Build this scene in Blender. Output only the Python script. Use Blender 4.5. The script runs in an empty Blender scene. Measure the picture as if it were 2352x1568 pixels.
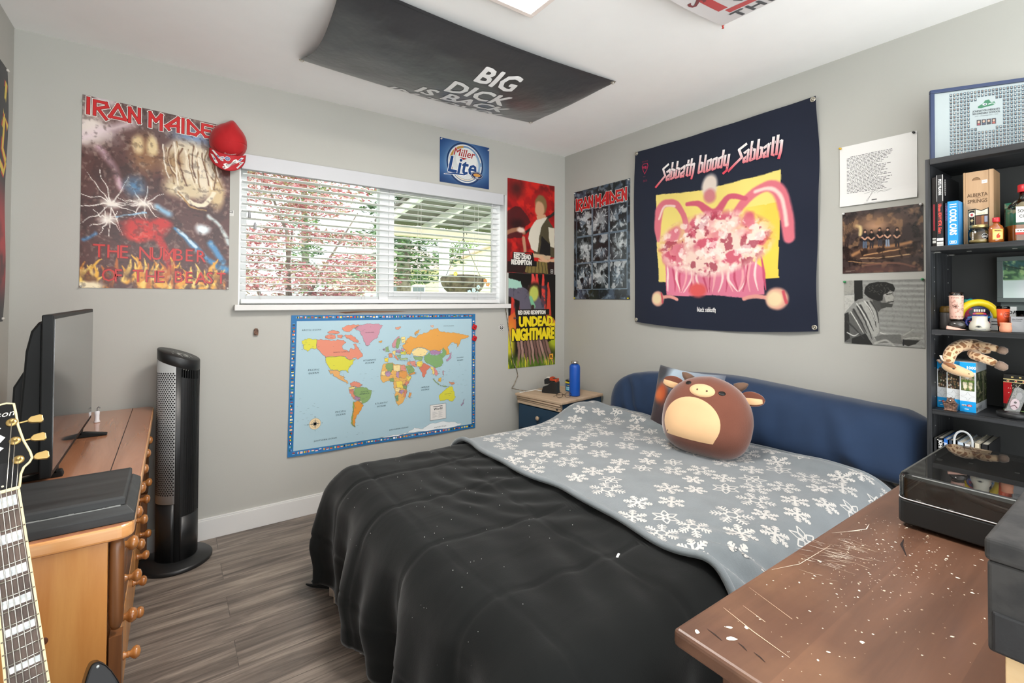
import bpy, bmesh, math, random
import numpy as np
from mathutils import Vector, Matrix, noise as mnoise
from mathutils.geometry import tessellate_polygon
random.seed(11); np.random.seed(11)
SC = bpy.context.scene
COL = SC.collection
# ------------------------------------------------------------------ camera, sky, exposure
F_PX, CY = 1096.352, 669.329
YAW, PITCH, ROLL = 0.6176, 0.0141, 0.0049
cam_d = bpy.data.cameras.new('camera'); cam = bpy.data.objects.new('camera', cam_d); COL.objects.link(cam)
cam_d.sensor_width = 36.0; cam_d.sensor_fit = 'HORIZONTAL'; cam_d.lens = F_PX * 36.0 / 2352.0
cam_d.shift_y = (CY - 784.0) / 2352.0
cam_d.clip_start = 0.02
_f = Vector((math.sin(YAW)*math.cos(PITCH), math.cos(YAW)*math.cos(PITCH), math.sin(PITCH)))
_r = Vector((math.cos(YAW), -math.sin(YAW), 0)); _u = _r.cross(_f)
_r2 = _r*math.cos(ROLL) + _u*math.sin(ROLL); _u2 = _u*math.cos(ROLL) - _r*math.sin(ROLL)
M = Matrix((( _r2.x, _u2.x, -_f.x), (_r2.y, _u2.y, -_f.y), (_r2.z, _u2.z, -_f.z))).to_4x4()
M.translation = Vector((-2.6397, -2.9674, 1.2636)); cam.matrix_world = M
SC.camera = cam
SC.view_settings.view_transform = 'Standard'; SC.view_settings.look = 'None'
SC.view_settings.exposure = 1.36; SC.view_settings.gamma = 1.0
SC.view_settings.use_curve_mapping = False
SC.cycles.use_denoising = True
SC.cycles.max_bounces = 10; SC.cycles.diffuse_bounces = 6; SC.cycles.transparent_max_bounces = 24
SC.cycles.caustics_reflective = False; SC.cycles.caustics_refractive = False
SC.cycles.sample_clamp_indirect = 8.0
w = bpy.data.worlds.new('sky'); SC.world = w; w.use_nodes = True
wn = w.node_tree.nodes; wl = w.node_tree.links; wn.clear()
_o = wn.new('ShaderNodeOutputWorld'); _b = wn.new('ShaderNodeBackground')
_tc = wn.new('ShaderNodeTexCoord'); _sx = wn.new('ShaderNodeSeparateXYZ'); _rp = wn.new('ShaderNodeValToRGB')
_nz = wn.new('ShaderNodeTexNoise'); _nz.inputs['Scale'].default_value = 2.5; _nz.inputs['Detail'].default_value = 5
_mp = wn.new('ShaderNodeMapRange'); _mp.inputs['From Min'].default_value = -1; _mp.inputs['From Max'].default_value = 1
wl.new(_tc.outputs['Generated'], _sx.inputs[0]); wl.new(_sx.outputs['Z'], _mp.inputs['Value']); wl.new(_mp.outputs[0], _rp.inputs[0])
_rp.color_ramp.elements[0].position = 0.40; _rp.color_ramp.elements[0].color = (1.55, 1.59, 1.58, 1)   # added glow below the horizon, brighter than the sky, lights ceiling and walls
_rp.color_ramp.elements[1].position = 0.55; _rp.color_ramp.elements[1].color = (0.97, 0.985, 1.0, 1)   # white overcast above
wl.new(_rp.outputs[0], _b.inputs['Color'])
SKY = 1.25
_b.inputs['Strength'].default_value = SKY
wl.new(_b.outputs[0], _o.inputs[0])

# ------------------------------------------------------------------ helpers
PI = math.pi
def lin(h):
    if isinstance(h, str):
        h = h.lstrip('#'); h = [int(h[i:i+2], 16) for i in (0, 2, 4)]
    out = []
    for v in h:
        v = v/255.0
        out.append(v/12.92 if v <= 0.04045 else ((v+0.055)/1.055)**2.4)
    return out
def V(*a): return Vector(a)
MATS = {}
def mat(name, col='#808080', rough=0.5, metal=0.0, var=0.06, vscale=8.0, bump=0.0, bscale=60.0, sheen=0.0, spec=None,
        coat=0.0, emit=None, estr=0.0, stretch=None, col2=None, cscale=6.0, cpos=(0.4, 0.6), ior=None):
    if name in MATS: return MATS[name]
    m = bpy.data.materials.new(name); m.use_nodes = True; nt = m.node_tree; N = nt.nodes; L = nt.links
    b = N['Principled BSDF']; c = lin(col)
    tc = N.new('ShaderNodeTexCoord'); mp = N.new('ShaderNodeMapping'); L.new(tc.outputs['Object'], mp.inputs[0])
    if stretch: mp.inputs['Scale'].default_value = stretch
    nz = N.new('ShaderNodeTexNoise'); nz.inputs['Scale'].default_value = vscale; nz.inputs['Detail'].default_value = 6
    L.new(mp.outputs[0], nz.inputs['Vector'])
    r = N.new('ShaderNodeValToRGB'); e = r.color_ramp.elements
    if col2:
        c2 = lin(col2); e[0].color = (*c, 1); e[1].color = (*c2, 1); e[0].position, e[1].position = cpos
        nz.inputs['Scale'].default_value = cscale
    else:
        e[0].color = tuple([max(0, x*(1-var)) for x in c]+[1]); e[1].color = tuple([min(1, x*(1+var)) for x in c]+[1])
        e[0].position = .3; e[1].position = .7
    L.new(nz.outputs['Fac'], r.inputs[0]); L.new(r.outputs[0], b.inputs['Base Color'])
    b.inputs['Roughness'].default_value = rough; b.inputs['Metallic'].default_value = metal
    if spec is not None: b.inputs['Specular IOR Level'].default_value = spec
    if ior: b.inputs['IOR'].default_value = ior
    if sheen: b.inputs['Sheen Weight'].default_value = sheen; b.inputs['Sheen Roughness'].default_value = .4
    if coat: b.inputs['Coat Weight'].default_value = coat; b.inputs['Coat Roughness'].default_value = .08
    if bump:
        n2 = N.new('ShaderNodeTexNoise'); n2.inputs['Scale'].default_value = bscale; n2.inputs['Detail'].default_value = 4
        L.new(mp.outputs[0], n2.inputs['Vector'])
        bp = N.new('ShaderNodeBump'); bp.inputs['Strength'].default_value = bump; bp.inputs['Distance'].default_value = .004
        L.new(n2.outputs['Fac'], bp.inputs['Height']); L.new(bp.outputs[0], b.inputs['Normal'])
    if emit:
        b.inputs['Emission Color'].default_value = (*lin(emit), 1); b.inputs['Emission Strength'].default_value = estr
    MATS[name] = m; return m
def mat_wood(name, dark, light, axis='x', rough=0.4, scale=1.0, coat=0.0, contrast=(0.35, 0.7), spec=None, knots=None):
    if name in MATS: return MATS[name]
    m = bpy.data.materials.new(name); m.use_nodes = True; nt = m.node_tree; N = nt.nodes; L = nt.links
    b = N['Principled BSDF']; tc = N.new('ShaderNodeTexCoord'); mp = N.new('ShaderNodeMapping')
    s = {'x': (1.2, 14, 14), 'y': (14, 1.2, 14), 'z': (14, 14, 1.2)}[axis]
    mp.inputs['Scale'].default_value = tuple(v*scale for v in s); L.new(tc.outputs['Object'], mp.inputs[0])
    nz = N.new('ShaderNodeTexNoise'); nz.inputs['Scale'].default_value = 1.6; nz.inputs['Detail'].default_value = 8; nz.inputs['Roughness'].default_value = .6
    nz.inputs['Distortion'].default_value = .6
    L.new(mp.outputs[0], nz.inputs['Vector']); r = N.new('ShaderNodeValToRGB'); e = r.color_ramp.elements
    e[0].color = (*lin(dark), 1); e[1].color = (*lin(light), 1); e[0].position, e[1].position = contrast
    L.new(nz.outputs['Fac'], r.inputs[0])
    out = r.outputs[0]
    if knots:
        vo = N.new('ShaderNodeTexVoronoi'); vo.inputs['Scale'].default_value = 3.2; L.new(tc.outputs['Object'], vo.inputs['Vector'])
        kr = N.new('ShaderNodeValToRGB'); kr.color_ramp.elements[0].position = .03; kr.color_ramp.elements[1].position = .09
        kr.color_ramp.elements[0].color = (1, 1, 1, 1); kr.color_ramp.elements[1].color = (0, 0, 0, 1)
        L.new(vo.outputs['Distance'], kr.inputs[0]); mx = N.new('ShaderNodeMix'); mx.data_type = 'RGBA'
        L.new(kr.outputs[0], mx.inputs['Factor']); L.new(out, mx.inputs['A']); mx.inputs['B'].default_value = (*lin(knots), 1); out = mx.outputs['Result']
    L.new(out, b.inputs['Base Color'])
    b.inputs['Roughness'].default_value = rough
    if spec is not None: b.inputs['Specular IOR Level'].default_value = spec
    if coat: b.inputs['Coat Weight'].default_value = coat; b.inputs['Coat Roughness'].default_value = .12
    bp = N.new('ShaderNodeBump'); bp.inputs['Strength'].default_value = .08; bp.inputs['Distance'].default_value = .003
    L.new(nz.outputs['Fac'], bp.inputs['Height']); L.new(bp.outputs[0], b.inputs['Normal'])
    MATS[name] = m; return m
def mat_glass(name, tint='#ffffff', rough=0.0, f=1.45, haze=0.0):
    if name in MATS: return MATS[name]
    m = bpy.data.materials.new(name); m.use_nodes = True; nt = m.node_tree; N = nt.nodes; L = nt.links; N.clear()
    o = N.new('ShaderNodeOutputMaterial'); t = N.new('ShaderNodeBsdfTransparent'); g = N.new('ShaderNodeBsdfGlossy')
    mx = N.new('ShaderNodeMixShader'); fr = N.new('ShaderNodeFresnel'); fr.inputs['IOR'].default_value = f
    t.inputs[0].default_value = (*lin(tint), 1); g.inputs['Roughness'].default_value = rough
    L.new(fr.outputs[0], mx.inputs[0]); L.new(t.outputs[0], mx.inputs[1]); L.new(g.outputs[0], mx.inputs[2])
    out = mx.outputs[0]
    if haze:
        d = N.new('ShaderNodeBsdfDiffuse'); d.inputs[0].default_value = (*lin('#c8c8c4'), 1); m2 = N.new('ShaderNodeMixShader')
        nz = N.new('ShaderNodeTexNoise'); nz.inputs['Scale'].default_value = 9; mr = N.new('ShaderNodeMapRange')
        mr.inputs['To Min'].default_value = haze*.5; mr.inputs['To Max'].default_value = haze*1.5
        L.new(nz.outputs['Fac'], mr.inputs['Value']); L.new(mr.outputs[0], m2.inputs[0])
        L.new(out, m2.inputs[1]); L.new(d.outputs[0], m2.inputs[2]); out = m2.outputs[0]
    L.new(out, o.inputs[0]); MATS[name] = m; return m
def mat_print(name='printed_paper', rough=0.45, spec=0.3, bump=0.0, sheen=0.0):
    """ink on paper or cloth: the colour attribute holds the printed design"""
    if name in MATS: return MATS[name]
    m = bpy.data.materials.new(name); m.use_nodes = True; nt = m.node_tree; N = nt.nodes; L = nt.links
    b = N['Principled BSDF']; a = N.new('ShaderNodeAttribute'); a.attribute_name = 'ink'
    L.new(a.outputs['Color'], b.inputs['Base Color']); b.inputs['Roughness'].default_value = rough
    b.inputs['Specular IOR Level'].default_value = spec
    if sheen: b.inputs['Sheen Weight'].default_value = sheen
    if bump:
        tc = N.new('ShaderNodeTexCoord'); n2 = N.new('ShaderNodeTexNoise'); n2.inputs['Scale'].default_value = 9; n2.inputs['Detail'].default_value = 3
        L.new(tc.outputs['Object'], n2.inputs['Vector']); bp = N.new('ShaderNodeBump'); bp.inputs['Strength'].default_value = bump; bp.inputs['Distance'].default_value = .02
        L.new(n2.outputs['Fac'], bp.inputs['Height']); L.new(bp.outputs[0], b.inputs['Normal'])
    MATS[name] = m; return m

class MB:
    """collects shapes, then links them as ONE mesh object"""
    def __init__(s): s.v = []; s.f = []; s.m = []; s.sm = []
    def add(s, vs, fs, m=0, smooth=False, T=None):
        o = len(s.v)
        s.v += [tuple(T @ Vector(q)) if T else tuple(q) for q in vs]
        for f in fs: s.f.append([i+o for i in f]); s.m.append(m); s.sm.append(smooth)
        return s
    def box(s, a, b, m=0, T=None):
        x0, y0, z0 = a; x1, y1, z1 = b
        vs = [(x0,y0,z0),(x1,y0,z0),(x1,y1,z0),(x0,y1,z0),(x0,y0,z1),(x1,y0,z1),(x1,y1,z1),(x0,y1,z1)]
        return s.add(vs, [(0,3,2,1),(4,5,6,7),(0,1,5,4),(1,2,6,5),(2,3,7,6),(3,0,4,7)], m, False, T)
    def prism(s, poly, z0, z1, m=0, T=None, smooth=False):
        n = len(poly); vs = [(x, y, z0) for x, y in poly]+[(x, y, z1) for x, y in poly]
        s.add(vs, [tuple(range(n))[::-1], tuple(range(n, 2*n))]+[(i, (i+1) % n, n+(i+1) % n, n+i) for i in range(n)], m, smooth, T); return s
    def tube(s, pts, r, n=8, m=0, caps=True, smooth=True, T=None, flat=1.0):
        pts = [Vector(p) for p in pts]; k = len(pts); rs = r if isinstance(r, (list, tuple)) else [r]*k
        vs = []; fs = []; up = None
        for i, p in enumerate(pts):
            t = (pts[min(i+1, k-1)]-pts[max(i-1, 0)]).normalized()
            if up is None:
                up = Vector((0, 0, 1)) if abs(t.z) < .9 else Vector((1, 0, 0))
            a = t.cross(up); a.normalize(); bb = a.cross(t).normalized(); up = bb
            for j in range(n):
                an = 2*PI*j/n; vs.append(p+a*math.cos(an)*rs[i]+bb*math.sin(an)*rs[i]*flat)
        for i in range(k-1):
            for j in range(n):
                fs.append((i*n+j, i*n+(j+1) % n, (i+1)*n+(j+1) % n, (i+1)*n+j))
        if caps: fs.append(tuple(range(n))[::-1]); fs.append(tuple(range((k-1)*n, k*n)))
        return s.add(vs, fs, m, smooth, T)
    def lathe(s, prof, n=24, m=0, T=None, smooth=True, sx=1.0, sy=1.0, cap0=True, cap1=True):
        vs = []; fs = []; k = len(prof)
        for r, z in prof:
            for j in range(n):
                a = 2*PI*j/n; vs.append((r*math.cos(a)*sx, r*math.sin(a)*sy, z))
        for i in range(k-1):
            for j in range(n): fs.append((i*n+j, i*n+(j+1) % n, (i+1)*n+(j+1) % n, (i+1)*n+j))
        if cap0: fs.append(tuple(range(n))[::-1])
        if cap1: fs.append(tuple(range((k-1)*n, k*n)))
        return s.add(vs, fs, m, smooth, T)
    def grid(s, fn, us, vs_, m=0, smooth=True, T=None, flip=False):
        nu, nv = len(us), len(vs_); vs = [fn(u, v) for v in vs_ for u in us]
        fs = []
        for j in range(nv-1):
            for i in range(nu-1):
                q = (j*nu+i, j*nu+i+1, (j+1)*nu+i+1, (j+1)*nu+i); fs.append(q[::-1] if flip else q)
        return s.add(vs, fs, m, smooth, T)
    def ellip(s, c, r, m=0, nu=20, nv=12, T=None):
        prof = []
        vs = [(c[0], c[1], c[2]-r[2])]; fs = []
        for i in range(1, nv):
            t = PI*i/nv
            for j in range(nu):
                a = 2*PI*j/nu; vs.append((c[0]+r[0]*math.sin(t)*math.cos(a), c[1]+r[1]*math.sin(t)*math.sin(a), c[2]-r[2]*math.cos(t)))
        vs.append((c[0], c[1], c[2]+r[2])); L = len(vs)-1
        for j in range(nu): fs.append((0, 1+(j+1) % nu, 1+j)); fs.append((L, L-nu+j, L-nu+(j+1) % nu))
        for i in range(nv-2):
            for j in range(nu):
                fs.append((1+i*nu+j, 1+i*nu+(j+1) % nu, 1+(i+1)*nu+(j+1) % nu, 1+(i+1)*nu+j))
        return s.add(vs, fs, m, True, T)
    def build(s, name, mats, parent=None, bev=0.0, seg=2, loc=None, sub=0, solid=0.0, soff=-1.0, auto=None):
        me = bpy.data.meshes.new(name); me.from_pydata([tuple(v) for v in s.v], [], s.f)
        if not isinstance(mats, (list, tuple)): mats = [mats]
        for m in mats: me.materials.append(m)
        me.polygons.foreach_set('material_index', s.m); me.polygons.foreach_set('use_smooth', s.sm); me.update()
        o = bpy.data.objects.new(name, me); COL.objects.link(o)
        if loc is not None:
            L = Vector(loc); me.transform(Matrix.Translation(-L)); o.location = L
        if parent is not None:
            o.parent = parent
            if loc is None: o.matrix_parent_inverse = PINV(parent)
            else: o.matrix_parent_inverse = PINV(parent)
        if solid:
            md = o.modifiers.new('thick', 'SOLIDIFY'); md.thickness = solid; md.offset = soff
        if bev:
            md = o.modifiers.new('bevel', 'BEVEL'); md.width = bev; md.segments = seg; md.limit_method = 'ANGLE'; md.angle_limit = math.radians(40)
        if sub:
            md = o.modifiers.new('sub', 'SUBSURF'); md.levels = sub; md.render_levels = sub
        return o
def LM(o):
    """local matrix from location and rotation (valid before the depsgraph updates)"""
    return Matrix.LocRotScale(o.location, o.rotation_euler, o.scale)
def WM(o):
    m = LM(o)
    if o.parent is not None: m = WM(o.parent) @ o.matrix_parent_inverse @ m
    return m
def PINV(p): return WM(p).inverted()
def tag(o, label, cat, group=None, kind=None):
    o['label'] = label; o['category'] = cat
    if group: o['group'] = group
    if kind: o['kind'] = kind
    return o
def thing(name, label, cat, loc=(0, 0, 0), rz=0.0, group=None):
    o = bpy.data.objects.new(name, None); COL.objects.link(o); o.location = loc; o.rotation_euler = (0, 0, rz); o.empty_display_size = .05
    return tag(o, label, cat, group)
def struct(o): o['kind'] = 'structure'; return o
def stuff(o): o['kind'] = 'stuff'; return o
def local(o):
    """make a child mesh follow its parent's frame: verts were given in the parent's local frame"""
    o.matrix_parent_inverse = Matrix.Identity(4); return o
def copy_thing(root, loc=None, rz=None, label=None):
    r = root.copy(); COL.objects.link(r)
    if loc is not None: r.location = loc
    if rz is not None: r.rotation_euler = (0, 0, rz)
    if label: r['label'] = label
    for ch in list(root.children):
        c = ch.copy(); COL.objects.link(c); c.parent = r
        for g in list(ch.children):
            d = g.copy(); COL.objects.link(d); d.parent = c
    return r
# ------------------------------------------------------------------ lettering and printed art
_TXT = {}
def text2d(s, size=1.0, bold=0.0, shear=0.0, sx=1.0, align='LEFT', spacing=1.0, cut=0.0):
    key = (s, shear, align, spacing, cut)
    if key not in _TXT:
        cu = bpy.data.curves.new('t', 'FONT'); cu.body = s; cu.size = 1.0; cu.shear = shear; cu.align_x = align
        cu.space_character = spacing; cu.resolution_u = 2
        ob = bpy.data.objects.new('t', cu); me = bpy.data.meshes.new_from_object(ob)
        if cut:
            bm = bmesh.new(); bm.from_mesh(me)
            for ax in (0, 1):
                lo = min(v.co[ax] for v in bm.verts); hi = max(v.co[ax] for v in bm.verts); k = lo+cut
                while k < hi:
                    no = Vector((0, 0, 0)); no[ax] = 1; co = Vector((0, 0, 0)); co[ax] = k
                    bmesh.ops.bisect_plane(bm, geom=bm.verts[:]+bm.edges[:]+bm.faces[:], plane_co=co, plane_no=no); k += cut
            bm.to_mesh(me); bm.free()
        _TXT[key] = ([(v.co.x, v.co.y) for v in me.vertices], [tuple(p.vertices) for p in me.polygons])
        bpy.data.objects.remove(ob); bpy.data.curves.remove(cu); bpy.data.meshes.remove(me)
    vs, fs = _TXT[key]
    return [(x*size*sx, y*size) for x, y in vs], fs
class Art:
    """a printed sheet: F(u, v, lift) -> point; u right, v up (metres); flat polygons with ink colours, all ONE mesh"""
    def __init__(s, F, step=0.00035): s.F = F; s.v = []; s.f = []; s.c = []; s.step = step; s.tri = False
    def P(s, u, v, l): return tuple(s.F(u, v, l*s.step))
    def faces(s, pts, fs, col, l=1):
        o = len(s.v); s.v += [s.P(u, v, l) for u, v in pts]
        if callable(col):
            cc = [lin(col(u, v)) if isinstance(col(u, v), str) else list(col(u, v)) for u, v in pts]
            for f in fs: s.f.append([i+o for i in f]); s.c.append([cc[i] for i in f])
            return
        c = lin(col) if not (isinstance(col, tuple) and col and isinstance(col[0], float)) else list(col)
        for f in fs: s.f.append([i+o for i in f]); s.c.append([c]*len(f))
    def poly(s, pts, col, l=1):
        if len(pts) <= 4: s.faces(pts, [tuple(range(len(pts)))], col, l)
        else: s.faces(pts, [tuple(t) for t in tessellate_polygon([[Vector((a, b, 0)) for a, b in pts]])], col, l)
    def rect(s, u0, v0, u1, v1, col, l=1): s.poly([(u0, v0), (u1, v0), (u1, v1), (u0, v1)], col, l)
    def strip(s, u0, v0, u1, v1, col, l=1, n=12): s.faces([(u0+(u1-u0)*i/n, v) for v in (v0, v1) for i in range(n+1)], [(i, i+1, n+2+i, n+1+i) for i in range(n)], col, l)
    def disc(s, u, v, r, col, l=1, n=20, ry=None): s.poly([(u+r*math.cos(2*PI*i/n), v+(ry or r)*math.sin(2*PI*i/n)) for i in range(n)], col, l)
    def ring(s, u, v, r0, r1, col, l=1, n=28, a0=0, a1=2*PI, ky=1.0):
        pts = []; fs = []
        for i in range(n+1):
            a = a0+(a1-a0)*i/n; pts += [(u+r0*math.cos(a), v+ky*r0*math.sin(a)), (u+r1*math.cos(a), v+ky*r1*math.sin(a))]
        s.faces(pts, [(2*i, 2*i+1, 2*i+3, 2*i+2) for i in range(n)], col, l)
    def stroke(s, pts, w, col, l=1):
        P = [Vector(p).to_2d() if len(p) > 2 else Vector(p) for p in pts]; a = []; b = []; k = len(P)
        for i, p in enumerate(P):
            t = P[min(i+1, k-1)]-P[max(i-1, 0)]
            if t.length < 1e-9: t = Vector((1, 0))
            t.normalize(); n = Vector((-t.y, t.x)); ww = (w[i] if isinstance(w, (list, tuple)) else w)/2
            a.append(tuple(p+n*ww)); b.append(tuple(p-n*ww))
        pts2 = a+b; s.faces(pts2, [(i, i+1, k+i+1, k+i) for i in range(k-1)], col, l)
    def text(s, t, u, v, size, col, l=2, bold=0.0, shear=0.0, sx=1.0, align='LEFT', rot=0.0, spacing=1.0, warp=None, cut=0.0):
        vs, fs = text2d(t, size, 0, shear, sx, align, spacing, cut); ca, sa = math.cos(rot), math.sin(rot)
        b = bold*size
        offs = [(0, 0)]+([(b, 0), (-b, 0), (0, b), (0, -b), (.7*b, .7*b), (-.7*b, .7*b), (.7*b, -.7*b), (-.7*b, -.7*b)] if bold > .012 else ([(b, 0), (-b, 0)] if bold else []))
        for k, (ox, oy) in enumerate(offs):
            q = [(x+ox, y+oy) for x, y in vs]
            if warp: q = [warp(x, y) for x, y in q]
            s.faces([(u+x*ca-y*sa, v+x*sa+y*ca) for x, y in q], fs, col, l+.06*k)
    def raster(s, img, u0, v0, u1, v1, l=0):
        """img: rows top to bottom, sRGB 0..1"""
        H, W, _ = img.shape; o = len(s.v)
        li = np.where(img <= .04045, img/12.92, ((img+.055)/1.055)**2.4).reshape(-1, 3)
        for j in range(H):
            v = v1+(v0-v1)*j/(H-1)
            for i in range(W): s.v.append(s.P(u0+(u1-u0)*i/(W-1), v, l))
        for j in range(H-1):
            for i in range(W-1):
                q = (j*W+i, (j+1)*W+i, (j+1)*W+i+1, j*W+i+1); s.f.append([k+o for k in q]); s.c.append([li[k] for k in q])
    def segs(s, lines, u, v, sc, w, col, l=1, sx=1.0, shear=0.0, ext=.5):
        kk = 0
        for ln in lines:
            P = [(u+(x*sx+shear*y)*sc, v+y*sc) for x, y in ln]
            for a, b in zip(P, P[1:]):
                d = Vector((b[0]-a[0], b[1]-a[1])); d.normalize(); n = Vector((-d.y, d.x))*w/2; e = d*w*ext
                A_, B_ = Vector(a)-e, Vector(b)+e; s.poly([tuple(A_+n), tuple(A_-n), tuple(B_-n), tuple(B_+n)], col, l+.05*kk); kk += 1
    def build(s, name, material, parent=None, smooth=False, extra=None):
        me = bpy.data.meshes.new(name); me.from_pydata(s.v, [], s.f); me.materials.append(material)
        at = me.color_attributes.new('ink', 'FLOAT_COLOR', 'CORNER')
        a = np.ones((sum(len(f) for f in s.f), 4), dtype=np.float32); a[:, :3] = np.array([q for c in s.c for q in c], dtype=np.float32).reshape(-1, 3)
        at.data.foreach_set('color', a.ravel())
        if smooth: me.polygons.foreach_set('use_smooth', [True]*len(me.polygons))
        me.update(); o = bpy.data.objects.new(name, me); COL.objects.link(o)
        if parent is not None: o.parent = parent; o.matrix_parent_inverse = PINV(parent)
        return o
def frame(o, ux, uy, n):
    o, ux, uy, n = Vector(o), Vector(ux), Vector(uy), Vector(n)
    return lambda u, v, l: o+ux*u+uy*v+n*l
# small numpy painter for printed artwork
class Paint:
    def __init__(s, W, H, col):
        s.W, s.H = W, H; s.a = np.ones((H, W, 3))*np.array(s.c(col)); s.x, s.y = np.meshgrid(np.linspace(0, 1, W), np.linspace(0, 1, H)); s.asp = H/W
    def c(s, col): return [int(col.lstrip('#')[i:i+2], 16)/255 for i in (0, 2, 4)]
    def mix(s, k, col): k = np.clip(k, 0, 1)[..., None]; s.a = s.a*(1-k)+np.array(s.c(col))*k
    def grad(s, v0, v1, col, amt=1.0): s.mix(np.clip((s.y-v0)/(v1-v0), 0, 1)*amt, col)
    def blob(s, u, v, ru, rv, col, soft=.5, amt=1.0, rot=0.0):
        dx, dy = s.x-u, (s.y-v)*s.asp; ca, sa = math.cos(rot), math.sin(rot)
        d = np.sqrt(((dx*ca+dy*sa)/ru)**2+((-dx*sa+dy*ca)/(rv*s.asp))**2); s.mix((1+soft*.5-d)/max(soft, 1e-3)*amt if soft > .02 else (d < 1)*amt, col)
    def stroke(s, pts, w, col, soft=.4, amt=1.0):
        if len(pts) >= 3 and pts[0] != pts[-1]:
            q = [pts[0]]+list(pts)+[pts[-1]]; ws = w if isinstance(w, (list, tuple)) else [w]*len(pts); out = []; wo = []
            for i in range(1, len(q)-2):
                for j in range(5):
                    t = j/5; out.append(tuple(.5*(2*q[i][c]+(q[i+1][c]-q[i-1][c])*t+(2*q[i-1][c]-5*q[i][c]+4*q[i+1][c]-q[i+2][c])*t*t+(3*q[i][c]-q[i-1][c]-3*q[i+1][c]+q[i+2][c])*t**3) for c in (0, 1))); wo.append(ws[i-1]+(ws[i]-ws[i-1])*t)
            pts = out+[pts[-1]]; w = wo+[ws[-1]]
        k = np.full(s.x.shape, 1e9); n = len(pts)
        for i in range(n-1):
            (x0, y0), (x1, y1) = pts[i], pts[i+1]; y0 *= s.asp; y1 *= s.asp
            dx, dy = x1-x0, y1-y0; L2 = dx*dx+dy*dy+1e-12
            t = np.clip(((s.x-x0)*dx+(s.y*s.asp-y0)*dy)/L2, 0, 1)
            ww = (w[i]+(w[i+1]-w[i])*t) if isinstance(w, (list, tuple)) else w
            k = np.minimum(k, np.sqrt((s.x-x0-t*dx)**2+(s.y*s.asp-y0-t*dy)**2)/(ww/2))
        s.mix((1+soft*.5-k)/max(soft, .05)*amt, col)
    def poly(s, pts, col, amt=1.0):
        acc = np.zeros(s.x.shape)
        px, py = .5/(s.W-1), .5/(s.H-1)
        for ox, oy in ((-.5*px, -.5*py), (.5*px, -.5*py), (-.5*px, .5*py), (.5*px, .5*py)):
            X, Y = s.x+ox, s.y+oy; ins = np.zeros(s.x.shape, bool); n = len(pts)
            for i in range(n):
                x0, y0 = pts[i]; x1, y1 = pts[(i+1) % n]
                if y0 == y1: continue
                cr = ((y0 > Y) != (y1 > Y)) & (X < (x1-x0)*(Y-y0)/(y1-y0)+x0); ins ^= cr
            acc += ins*.25
        s.mix(acc*amt, col)
    def warp(s, amt=.02, sx=6, sy=8, seed=5):
        n1 = s.noise(sx, sy, seed); n2 = s.noise(sx, sy, seed+50); s.x0, s.y0 = s.x.copy(), s.y.copy()
        s.x = s.x+(n1-.5)*amt*2; s.y = s.y+(n2-.5)*amt*2
    def noise(s, sx, sy, seed=0, octv=4):
        rng = np.random.RandomState(seed); out = np.zeros(s.x.shape); amp = 1; tot = 0
        for o in range(octv):
            gx, gy = int(sx*2**o)+2, int(sy*2**o)+2; g = rng.rand(gy, gx)
            X = np.clip(s.x, 0, 1)*(gx-1.001); Y = np.clip(s.y, 0, 1)*(gy-1.001); i = X.astype(int); j = Y.astype(int); fx = X-i; fy = Y-j
            fx = fx*fx*(3-2*fx); fy = fy*fy*(3-2*fy)
            out += amp*((g[j, i]*(1-fx)+g[j, i+1]*fx)*(1-fy)+(g[j+1, i]*(1-fx)+g[j+1, i+1]*fx)*fy); tot += amp; amp *= .5
        return out/tot
    def mottle(s, sx, sy, col, lo=.45, hi=.6, amt=1.0, seed=0, mask=None):
        k = np.clip((s.noise(sx, sy, seed)-lo)/(hi-lo), 0, 1)*amt
        if mask is not None: k = k*mask
        s.mix(k, col)
def torn(pts, n=3, amp=.01, seed=1):
    r = random.Random(seed); out = []
    for i in range(len(pts)):
        a = pts[i]; b = pts[(i+1) % len(pts)]
        for k in range(n):
            t = k/n; out.append((a[0]+(b[0]-a[0])*t+(r.random()-.5)*amp*(k > 0), a[1]+(b[1]-a[1])*t+(r.random()-.5)*amp*(k > 0)))
    return out
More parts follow.
